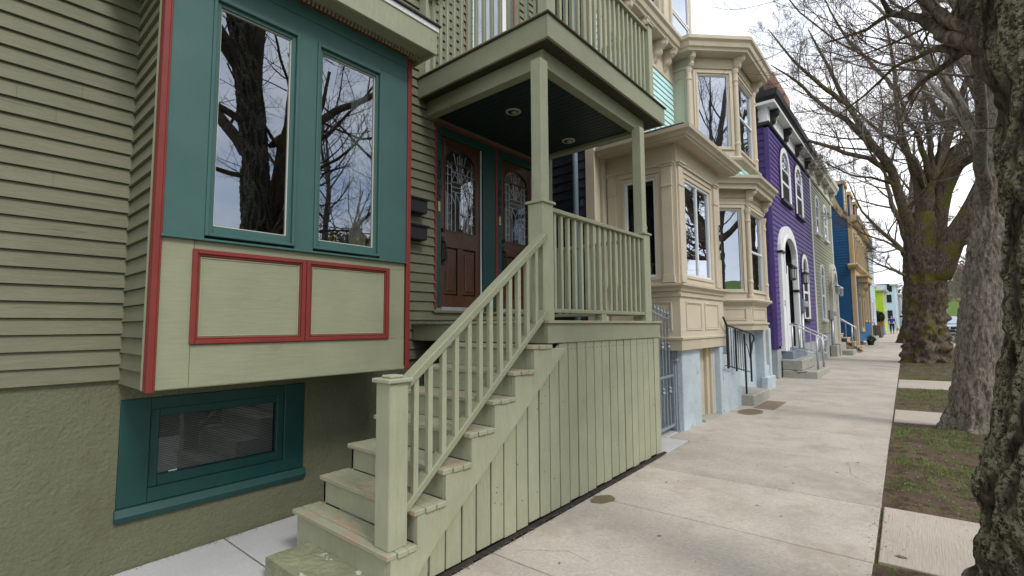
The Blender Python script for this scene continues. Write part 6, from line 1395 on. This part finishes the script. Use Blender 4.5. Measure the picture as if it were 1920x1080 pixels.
# ---- generic bare trees further off; copies share mesh data
def bare_tree(x, y, z, h, label, group, seed, dens=1.0, rm=.012, tr=.22, mt='twig', lean=(0, 0), width=.42):
    rg = np.random.default_rng(seed); t = thing('bare_tree', (0, 0, 0), label, 'tree', group)
    trunk('trunk', [(0, 0, -.2), (0, 0, h*.06), (lean[0]*.3, lean[1]*.3, h*.2), (lean[0], lean[1], h*.42)], [tr*1.6, tr, tr*.85, tr*.55], t, M['bark2'], nr=20, dz=h*.02, amp=.02, lump=.08, lumpz=.5, fr=(5, 1), seed=seed)
    lim = []
    for k in range(8):
        a = k*2.4+rg.uniform(-.3, .3); z0 = h*(.16+.03*k); w = h*width*rg.uniform(.6, 1.05)
        lim.append(([(lean[0]*z0/h, lean[1]*z0/h, z0), (w*.35*math.cos(a), w*.35*math.sin(a), z0+h*.16), (w*.75*math.cos(a), w*.75*math.sin(a), z0+h*.30), (w*math.cos(a), w*math.sin(a), z0+h*rg.uniform(.36, .5))], [tr*.5, tr*.34, tr*.2, tr*.07]))
    lim.append(([(lean[0], lean[1], h*.38), (lean[0], .1, h*.6), (.1, -.1, h*.8), (0, .1, h*.98)], [tr*.5, tr*.34, tr*.2, tr*.06]))
    crown(t, lim, rg, [dict(m=int(8*dens), lf=(.35, .6), rf=.45, trop=.08, t0=.2, K=5), dict(m=int(7*dens), lf=(.35, .6), rf=.5, trop=.07, rmin=rm), dict(m=int(6*dens), lf=(.35, .6), rf=.6, trop=.05, rmin=rm*.7, K=4)], M['bark2'], M[mt], K=9)
    t.location = (x, y, z); return t
def copy_tree(src, loc, rz, sc, label, group=None):
    c = src.copy(); COL.objects.link(c); c.location = loc; c.rotation_euler = (0, 0, rz); c.scale = (sc, sc, sc); c['label'] = label
    if group: c['group'] = group
    for ch in src.children:
        k = ch.copy(); COL.objects.link(k); k.parent = c
        for g in ch.children: q = g.copy(); COL.objects.link(q); q.parent = k
    return c
GA = 'bare trees across the street'
ta = bare_tree(11.4, 10.0, 0.0, 11.5, 'bare tree across the street opposite the beige house', GA, 21, rm=.006, tr=.26)
copy_tree(ta, (11.3, 20.5, .2), 1.9, 1.05, 'bare tree across the street opposite the purple house', GA)
copy_tree(ta, (11.6, .6, -.1), 3.3, .95, 'bare tree across the street opposite the green house', GA)
copy_tree(ta, (12.0, -9.5, -.3), 4.6, 1.1, 'bare tree across the street behind the camera', GA)
copy_tree(ta, (11.6, 33, .3), .6, 1.0, 'bare tree across the street opposite the blue house', GA)
GB = 'bare trees at the foot of the hill'
tb = bare_tree(4.9, 84, .8, 9.0, 'small bare tree on the green slope seen between the trunks', GB, 31, rm=.02, tr=.25)
for k, (x, y, s, r_) in enumerate(((9.5, 108, 1.1, 1.), (2.0, 104, .9, 2.), (16, 120, 1.2, 3.), (24, 100, 1.1, 4.))):
    copy_tree(tb, (x, y, .6+hillz(x, y)), r_, s, ['bare tree standing higher on the slope behind the smaller one', 'bare tree at the foot of the slope beyond the crossing', 'bare tree far up the green hill', 'bare tree at the right hand side of the hill'][k], GB)
# brown wood along the hill crest, left of the street
rg = np.random.default_rng(5); n = 26000
cx = rg.uniform(-26, 46, 70); cy = rg.uniform(140, 200, 70); i = rg.integers(0, 70, n)
c = np.stack([cx[i], cy[i], np.zeros(n)], 1)+rg.normal(size=(n, 3))*np.array([2.2, 2.2, 0]); zz = np.array([.6+hillz(a, b) for a, b in zip(cx, cy)])
c[:, 2] = zz[i]+np.abs(rg.normal(size=n))*1.8+.3; a = rg.normal(size=(n, 3)); a /= np.linalg.norm(a, axis=1, keepdims=True); b = np.cross(a, rg.normal(size=(n, 3))); b /= np.linalg.norm(b, axis=1, keepdims=True)
s = rg.uniform(.2, .55, n)[:, None]; V = np.stack([c-a*s, c+b*s*.35, c+a*s, c-b*s*.35], 1).reshape(-1, 3)
me = np_mesh('far_wood', V, np.arange(4*n), np.arange(n)*4, None); o = link_mesh('far_wood', me, mat('brown_wood_twigs', (.115, .085, .060), .9, .45, .2, 0)); tag(o, 'brown leafless wood along the hill behind the last houses', 'wood', None, 'stuff')
# golden bush and hedge opposite (seen mirrored in the bay window)
yb = thing('yellow_bush', (12.6, 12.0, 0), 'large golden flowering bush across the street, mirrored in the bay window', 'bush')
rg = np.random.default_rng(8); n = 9000; c = rg.normal(size=(n, 3)); c /= np.linalg.norm(c, axis=1, keepdims=True); c *= (rg.random(n)**.4)[:, None]*np.array([1.9, 1.7, 1.7]); c += np.array([12.6, 12.0, 4.2]); c[:, 2] += .35*np.sin(c[:, 0]*3)*np.cos(c[:, 1]*4)
leaves('foliage', yb, c, 1, 0, .1, M['goldleaf'], rg).name = 'foliage'
o = yb.children[0]; a = rg.normal(size=(n, 3)); a /= np.linalg.norm(a, axis=1, keepdims=True); b = np.cross(a, rg.normal(size=(n, 3))); b /= np.linalg.norm(b, axis=1, keepdims=True); s = rg.uniform(.05, .12, n)[:, None]
me = np_mesh('foliage', np.stack([c-a*s, c+b*s*.6, c+a*s, c-b*s*.6], 1).reshape(-1, 3), np.arange(4*n), np.arange(n)*4, None); me.materials.append(M['goldleaf']); o.data = me
mb = MB(); [mb.tube([(12.6, 12.0, 0), (12.6+math.cos(k)*.5, 12.0+math.sin(k)*.5, 2.2), (12.6+math.cos(k)*1.1, 12.0+math.sin(k)*1.1, 4.6)], [.07, .05, .02], 6) for k in (0, 1.3, 2.5, 3.8, 5.1)]; mb.build('stem', M['twig'], yb)
# clipped evergreen in the orange planter, potted shrub by the wooden steps
def shrub_mesh(cen, rad, n, size, m, parent, seed):
    rg = np.random.default_rng(seed); c = rg.normal(size=(n, 3)); c /= np.linalg.norm(c, axis=1, keepdims=True); c *= (.55+.45*rg.random(n))[:, None]*np.array(rad); c += np.array(cen)
    a = rg.normal(size=(n, 3)); a /= np.linalg.norm(a, axis=1, keepdims=True); b = np.cross(a, rg.normal(size=(n, 3))); b /= np.linalg.norm(b, axis=1, keepdims=True); s = (size*rg.uniform(.5, 1.2, n))[:, None]
    return link_mesh('foliage', np_mesh('foliage', np.stack([c-a*s, c+b*s*.6, c+a*s, c-b*s*.6], 1).reshape(-1, 3), np.arange(4*n), np.arange(n)*4, None), m, parent)
es = thing('evergreen_shrub', (-3.2, 60.6, 1.9), 'round dark evergreen shrub in the orange planter', 'shrub')
shrub_mesh((-3.2, 60.6, 2.15), (.42, .42, .55), 1300, .10, M['evergreen'], es, 3); mb = MB(); mb.tube([(-3.2, 60.6, 1.5), (-3.2, 60.6, 2.0)], .05, 6); mb.build('stem', M['twig'], es)
shrub_mesh((-2.3, 34.6, .62), (.26, .30, .22), 500, .05, M['evergreen'], pm, 4); mb = MB(); mb.tube_profile(-2.3, 34.6, [(.13, .24), (.17, .48), (.19, .5)], 12); mb.build('pot', M['black'], pm)
pm.location = (-2.3, 34.6, .24)
for ch in pm.children: ch.location = -pm.location
# ================================================================ GRASS, LITTER
rg = np.random.default_rng(77); BV = []
for (ya, yb_, dens, hh) in ((1.2, 6.0, 5200, 1.0), (6.0, 10.5, 3600, 1.0), (10.5, 17, 1500, 1.2), (17, 30, 350, 1.5)):
    N = int((yb_-ya)*2.0*dens); y = rg.uniform(ya, yb_, N); x = np.array([ex(q) for q in y])+.03+rg.random(N)*2.0
    keep = []
    for i in range(N):
        v = noise.noise(Vector((x[i]*1.3+4, y[i]*1.9, .5)))+.55*noise.noise(Vector((x[i]*5, y[i]*6, 2)))+.3*noise.noise(Vector((x[i]*14, y[i]*14, 6)))
        thr = .08-.17*min(1, (x[i]-ex(y[i]))/1.0)
        if y[i] < 3.98: thr = -.25
        near_walk = any(w0-.12 < y[i] < w1+.12 for w0, w1 in WALKS)
        if near_walk:
            if any(w0-.004 < y[i] < w1+.004 for w0, w1 in WALKS): continue
            thr = -.12
        if y[i] < 4.0 and x[i] < ex(y[i])+.06: continue
        if v > thr: keep.append(i)
    x = x[keep]; y = y[keep]; n = len(x); z = np.array([soilz(a, b) for a, b in zip(x, y)])-.002
    an = rg.uniform(0, 2*PI, n); h = rg.uniform(.010, .034, n)*hh; w = rg.uniform(.0011, .0024, n)*hh*(1 if ya < 6 else 1.8); ln = rg.normal(size=(n, 2))*.014
    p = np.stack([x, y, z], 1); d = np.stack([np.cos(an), np.sin(an), np.zeros(n)], 1)*w[:, None]
    tip = p+np.stack([ln[:, 0], ln[:, 1], h], 1)
    BV.append(np.stack([p-d, p+d, tip], 1).reshape(-1, 3))
V = np.concatenate(BV); nt_ = len(V)//3; me = np_mesh('grass', V, np.arange(len(V)), np.arange(nt_)*3, None)
o = link_mesh('grass', me, M['grassblade']); tag(o, 'thin patchy grass growing on the bare soil strip', 'grass', None, 'stuff')
# fallen bud scales, bits of twig and pebbles
def scatter(name, n, fx, m, label, cat, size, seed, zf=soilz, el=1.0):
    rg = random.Random(seed); mb = MB()
    for k in range(n):
        x, y = fx(rg); z = zf(x, y)+.003; s = size*rg.uniform(.4, 1.4)*(1+max(0, y-6)*.05); a = rg.uniform(0, 2*PI); ca, sa = math.cos(a)*s*el, math.sin(a)*s*el; cb, sb = -math.sin(a)*s*.45/el, math.cos(a)*s*.45/el
        t = s*.3; kk = len(mb.v)
        mb.v += [Vector((x-ca, y-sa, z)), Vector((x+cb, y+sb, z)), Vector((x+ca, y+sa, z+t*.4)), Vector((x-cb, y-sb, z)), Vector((x, y, z+t))]
        mb.f += [(kk, kk+1, kk+4), (kk+1, kk+2, kk+4), (kk+2, kk+3, kk+4), (kk+3, kk, kk+4)]
    o = mb.build(name, m, fix=False); return tag(o, label, cat, None, 'stuff')
def strip(rg): y = rg.triangular(1.5, 20, 4.5); return ex(y)+.05+rg.random()*1.95, y
scatter('bud_scales', 800, strip, M['litter'], 'pale fallen bud scales scattered on the soil strip', 'litter', .0075, 3)
scatter('twig_bits', 900, strip, M['twig'], 'dark bits of twig and bark scattered on the soil strip', 'litter', .012, 4, el=1.6)
def walkp(rg): y = rg.triangular(2.0, 16, 3.5); return ex(y)-rg.random()**1.6*2.0, y
scatter('sidewalk_grit', 260, walkp, M['twig'], 'dark specks of grit and bud scales on the sidewalk', 'litter', .0055, 6, zf=lambda x, y: gz(x, y)+.0005)
def walk2(rg): return rg.uniform(ex(4.5)+.05, .9), rg.uniform(4.05, 5.1)
scatter('walkway_grit', 60, walk2, M['twig'], 'specks of grit on the nearest walkway slab', 'litter', .006, 8, zf=lambda x, y: gz(x, y)+.003)
def gumf(rg): y = rg.triangular(1.9, 14, 4.5); return ex(y)-.06-rg.random()*2.0, y
def flat_spots(name, n, fx, m, label, cat, r0, r1, seed):
    rg = random.Random(seed); mb = MB()
    for k in range(n):
        x, y = fx(rg); r = rg.uniform(r0, r1); z = gz(x, y)+.0036; kk = len(mb.v); q = 9; ph = rg.uniform(0, 6)
        for i in range(q):
            t = 2*PI*i/q; rr = r*(1+.25*math.sin(2*t+ph)+rg.uniform(-.12, .12)); mb.v.append(Vector((x+rr*math.cos(t), y+rr*math.sin(t), z)))
        mb.f.append(tuple(range(kk, kk+q)))
    return tag(mb.build(name, m, fix=False), label, cat, None, 'stuff')
flat_spots('gum_spots', 46, gumf, mat('old_gum', (.20, .18, .155), .8, .2, 9, 0), 'old dark gum spots flattened on the sidewalk', 'stain', .006, .015, 12)
def crack(pts, w, seed):
    rg = random.Random(seed); P = []
    for (xa, ya), (xb, yb) in zip(pts, pts[1:]):
        n = max(3, int(math.hypot(xb-xa, yb-ya)/.03))
        for i in range(n): t = i/n; P.append((xa+(xb-xa)*t+rg.uniform(-.008, .008), ya+(yb-ya)*t+rg.uniform(-.008, .008), w*rg.uniform(.3, 1)))
    mb = MB()
    for (xa, ya, wa), (xb, yb, wb) in zip(P, P[1:]):
        dx, dy = xb-xa, yb-ya; l = math.hypot(dx, dy)+1e-6; nx, ny = -dy/l, dx/l
        mb.add([(xa-nx*wa, ya-ny*wa, gz(xa, ya)+.0038), (xa+nx*wa, ya+ny*wa, gz(xa, ya)+.0038), (xb+nx*wb, yb+ny*wb, gz(xb, yb)+.0038), (xb-nx*wb, yb-ny*wb, gz(xb, yb)+.0038)], [(0, 1, 2, 3)])
    return mb
mb = MB()
for pts, w, sd in (([(-1.55, 3.97), (-1.42, 4.12), (-1.2, 4.1)], .0016, 1), ([(-2.42, 6.9), (-1.9, 7.2), (-1.5, 7.15), (-1.1, 7.45)], .0018, 2), ([(-.40, 5.7), (-.62, 5.95), (-.7, 6.46)], .0016, 3), ([(-2.3, 2.75), (-2.0, 2.95), (-1.75, 2.9)], .0014, 4), ([(-2.6, 10.9), (-1.9, 11.3), (-1.2, 11.2)], .003, 5)):
    c = crack(pts, w, sd); k = len(mb.v); mb.v += c.v; mb.f += [tuple(i+k for i in f) for f in c.f]
tag(mb.build('hairline_cracks', M['joint'], fix=False), 'hairline cracks running across the sidewalk slabs', 'crack', None, 'stuff')
def edgep(rg): y = rg.uniform(1.95, 5.7); return -2.437+abs(rg.gauss(0, .022)), y
scatter('skirting_debris', 420, edgep, M['twig'], 'dead leaf bits and grit lying along the foot of the plank skirting', 'litter', .0085, 16, zf=lambda x, y: gz(x, y)+.001)
def walle(rg): y = rg.uniform(.6, 3.2); return -4.30+abs(rg.gauss(0, .03))+.005, y
scatter('wall_base_debris', 160, walle, M['twig'], 'grit and leaf bits lying along the foot of the stucco wall', 'litter', .008, 17, zf=lambda x, y: gz(x, y)-.003)
def sedge(rg): y = rg.triangular(1.5, 16, 4); return ex(y)+rg.gauss(0, .03), y
scatter('verge_debris', 380, sedge, M['twig'], 'bits of bark and soil spilled over the street side edge of the sidewalk', 'litter', .008, 18, zf=lambda x, y: gz(x, y)+.001)
tw = thing('fallen_leaf', (-.19, 4.17, 0), 'small dead leaf lying on the nearest walkway slab', 'leaf'); mb = MB(); x, y = -.19, 4.17; z = gz(x, y)+.004
mb.add([(x-.035, y, z), (x-.01, y+.016, z+.008), (x+.03, y+.010, z+.004), (x+.04, y-.002, z+.006), (x, y-.016, z+.004)], [(0, 1, 2, 3, 4)]); mb.build('blade', M['twig'], tw, fix=False)

# ================================================================ PERSON AND DOG
def skinned(name, verts, edges, rad, m, parent, sub=2):
    me = bpy.data.meshes.new(name); me.from_pydata(verts, edges, []); o = bpy.data.objects.new(name, me); COL.objects.link(o); me.materials.append(m)
    md = o.modifiers.new('skin', 'SKIN'); 
    for i, r in enumerate(rad): me.skin_vertices[0].data[i].radius = (r if hasattr(r, '__len__') else (r, r))
    me.skin_vertices[0].data[0].use_root = True
    s = o.modifiers.new('sub', 'SUBSURF'); s.levels = sub; s.render_levels = sub; o.parent = parent
    for p in me.polygons: p.use_smooth = True
    return o
px_, py_ = -2.28, 61.0; pz_ = gz(px_, py_)
pe = thing('person', (px_, py_, pz_), 'person walking away in a royal blue t-shirt and dark trousers', 'person')
bv = [(0, 0, .98), (0, .01, 1.18), (0, 0, 1.38), (0, .02, 1.50), (0, .03, 1.58), (0, .04, 1.66), (0, .04, 1.76),
      (-.19, 0, 1.42), (-.26, -.02, 1.15), (-.25, .10, .90), (.19, 0, 1.42), (.27, .02, 1.15), (.28, .14, .92),
      (-.10, 0, .92), (-.11, .10, .50), (-.11, .02, .09), (-.11, .14, .04), (.10, 0, .92), (.11, -.02, .50), (.12, -.20, .14), (.12, -.12, .05),
      (-.25, .13, .82), (.28, .18, .84)]
be = [(0, 1), (1, 2), (2, 3), (3, 4), (4, 5), (5, 6), (2, 7), (7, 8), (8, 9), (2, 10), (10, 11), (11, 12), (0, 13), (13, 14), (14, 15), (15, 16), (0, 17), (17, 18), (18, 19), (19, 20), (9, 21), (12, 22)]
br = [(.15, .11), (.13, .10), (.17, .10), .06, .055, .095, .07, .07, .045, .032, .07, .045, .032, .095, .065, .04, .04, .095, .065, .04, .04, .03, .03]
skinned('body', bv, be, br, M['skin'], pe)
skinned('t_shirt', [(0, 0, 1.0), (0, .01, 1.18), (0, 0, 1.38), (0, .01, 1.46), (-.19, 0, 1.42), (-.25, -.015, 1.20), (.19, 0, 1.42), (.255, .015, 1.20)], [(0, 1), (1, 2), (2, 3), (2, 4), (4, 5), (2, 6), (6, 7)], [(.175, .125), (.16, .12), (.20, .12), .075, .088, .068, .088, .068], M['blueshirt'], pe)
skinned('trousers', [(0, 0, .98), (-.10, 0, .90), (-.11, .10, .50), (-.11, .03, .12), (.10, 0, .90), (.11, -.02, .50), (.12, -.19, .17)], [(0, 1), (1, 2), (2, 3), (0, 4), (4, 5), (5, 6)], [(.165, .12), .11, .08, .062, .11, .08, .062], M['jeans'], pe)
skinned('hair', [(0, .02, 1.69), (0, .03, 1.78)], [(0, 1)], [.10, .088], M['hair'], pe)
mb = MB(P=(px_, py_, pz_)); mb.box(-.16, -.06, -.02, .22, -.0, .07); s1_ = mb.build('shoe', M['jeans'], pe, bevel=.02); mb = MB(P=(px_, py_, pz_)); mb.box(.07, .17, -.26, -.02, .0, .10); mb.build('shoe', M['jeans'], pe, bevel=.02)
dg = thing('dog', (-1.85, 61.8, gz(-2, 61.8)), 'cream coloured dog walking beside the person', 'dog')
dv = [(0, 0, .46), (0, .22, .45), (0, .42, .48), (0, .56, .60), (0, .62, .68), (0, .76, .64), (0, -.12, .55), (0, -.24, .68),
      (-.09, -.02, .40), (-.10, .04, .24), (-.10, -.06, .14), (-.10, -.02, .02), (.09, -.02, .40), (.10, .10, .24), (.10, .0, .14), (.10, .04, .02),
      (-.08, .40, .36), (-.09, .38, .18), (-.09, .42, .02), (.08, .40, .36), (.09, .46, .18), (.09, .52, .02), (-.06, .6, .76), (.06, .6, .76)]
de = [(0, 1), (1, 2), (2, 3), (3, 4), (4, 5), (0, 6), (6, 7), (0, 8), (8, 9), (9, 10), (10, 11), (0, 12), (12, 13), (13, 14), (14, 15), (2, 16), (16, 17), (17, 18), (2, 19), (19, 20), (20, 21), (4, 22), (4, 23)]
dr = [(.11, .12), (.10, .11), (.12, .15), .075, .075, .035, .03, .015, .065, .04, .026, .026, .065, .04, .026, .026, .055, .032, .028, .055, .032, .028, .02, .02]
skinned('body', dv, de, dr, M['dogfur'], dg)
mb = MB(P=(-1.85, 61.8, gz(-2, 61.8))); mb.tube([(0, .5, .56), (-.2, .1, .7), (-.38, -.2, .88)], .008, 5); mb.build('lead', M['jeans'], dg)

# ================================================================ PARKED CARS
def car(x, y, z, label, paint, h=1.62, rz=0):
    t = thing('parked_car', (x, y, z), label, 'car', 'cars parked along the kerb')
    # side profile (y along the car, z up): lower body and greenhouse, sections across
    L0, L1 = -2.2, 2.2; W_ = .90
    def loft(name, prof, m, w0, w1, z0, z1, bev=.05):
        mb = MB(P=(x, y, z)); 
        def ww(zz): return w0+(w1-w0)*max(0, min(1, (zz-z0)/(z1-z0)))
        n = len(prof); mb.add([(-ww(p[1]), p[0], p[1]) for p in prof]+[(ww(p[1]), p[0], p[1]) for p in prof], [tuple(range(n)), tuple(range(n, 2*n))[::-1]]+[(i, (i+1) % n, n+(i+1) % n, n+i) for i in range(n)])
        return mb.build(name, m, t, bevel=bev)
    b = loft('body', [(L0+.05, .30), (L0, .55), (L0+.08, .80), (L0+.30, .90), (-1.15, 1.0), (1.6, 1.02), (L1-.1, .98), (L1, .60), (L1-.05, .30), (1.75, .25), (-1.75, .25)], paint, .90, .84, .5, 1.0)
    loft('cabin', [(-1.25, .98), (-.60, h-.10), (-.30, h-.02), (1.2, h), (1.75, h-.12), (2.08, .99)], paint, .84, .62, 1.0, h, .06)
    mb = MB(P=(x, y, z)); mb.add([(-.74, -1.235, 1.03), (.74, -1.235, 1.03), (.60, -.64, h-.13), (-.60, -.64, h-.13)], [(0, 1, 2, 3)]); mb.build('windscreen', M['glass_far'], t, fix=False)
    for s in (-1, 1):
        mb = MB(P=(x, y, z)); mb.add([(s*.835, -1.0, 1.04), (s*.835, .15, 1.04), (s*.665, .15, h-.14), (s*.68, -.52, h-.16)], [(0, 1, 2, 3)]); mb.add([(s*.835, .22, 1.04), (s*.835, 1.75, 1.04), (s*.675, 1.55, h-.16), (s*.665, .22, h-.14)], [(0, 1, 2, 3)])
        mb.build('side_glass', M['glass_far'], t, fix=False)
    mb = MB(P=(x, y, z)); mb.box(-.52, .52, L0-.02, L0+.06, .52, .74); mb.box(-.80, .80, L0-.03, L0+.05, .28, .44); mb.build('grille', M['black'], t, bevel=.02)
    for s in (-1, 1):
        mb = MB(P=(x, y, z)); mb.box(s*.69-.14, s*.69+.14, L0-.01, L0+.10, .60, .76); mb.build('headlight', M['lampglass'], t, bevel=.03)
        mb = MB(P=(x, y, z)); mb.box(s*.93-.08, s*.93+.08, -1.05, -.85, 1.0, 1.14); mb.build('wing_mirror', paint, t, bevel=.03)
    mb = MB(P=(x, y, z)); mb.box(-.24, .24, L0-.035, L0-.02, .42, .52); mb.build('number_plate', M['white'], t)
    for s in (-1, 1):
        for yy in (-1.38, 1.35):
            mb = MB(P=(x, y, z)); n = 20
            ring = [(yy+.33*math.cos(2*PI*i/n), .33+.33*math.sin(2*PI*i/n)) for i in range(n)]; mb.ext(ring, s*.92-.11, s*.92+.0, 'a'); w = mb.build('wheel', M['tyre'], t, bevel=.03)
            mb = MB(P=(x, y, z)); ring = [(yy+.21*math.cos(2*PI*i/n), .33+.21*math.sin(2*PI*i/n)) for i in range(n)]; mb.ext(ring, s*.925-.01, s*.925+.01, 'a'); mb.build('rim', M['rim'], w)
    mb = MB(P=(x, y, z)); mb.box(-.55, -.51, -.2, 1.3, h+.0, h+.05); mb.box(.51, .55, -.2, 1.3, h, h+.05); mb.build('roof_rail', M['white'], t)
    return t
car(2.45, 60, gz(2, 60)-.125, 'silver blue estate car parked at the kerb, seen between the trunks', M['carpaint'], 1.68)
car(3.25, 31, gz(2, 31)-.125, 'dark blue car parked at the kerb behind the nearest trunk', M['cardark'], 1.5)
car(2.9, 45, gz(2, 45)-.125, 'white car parked at the kerb behind the dark blue one', M['carwhite'], 1.5)
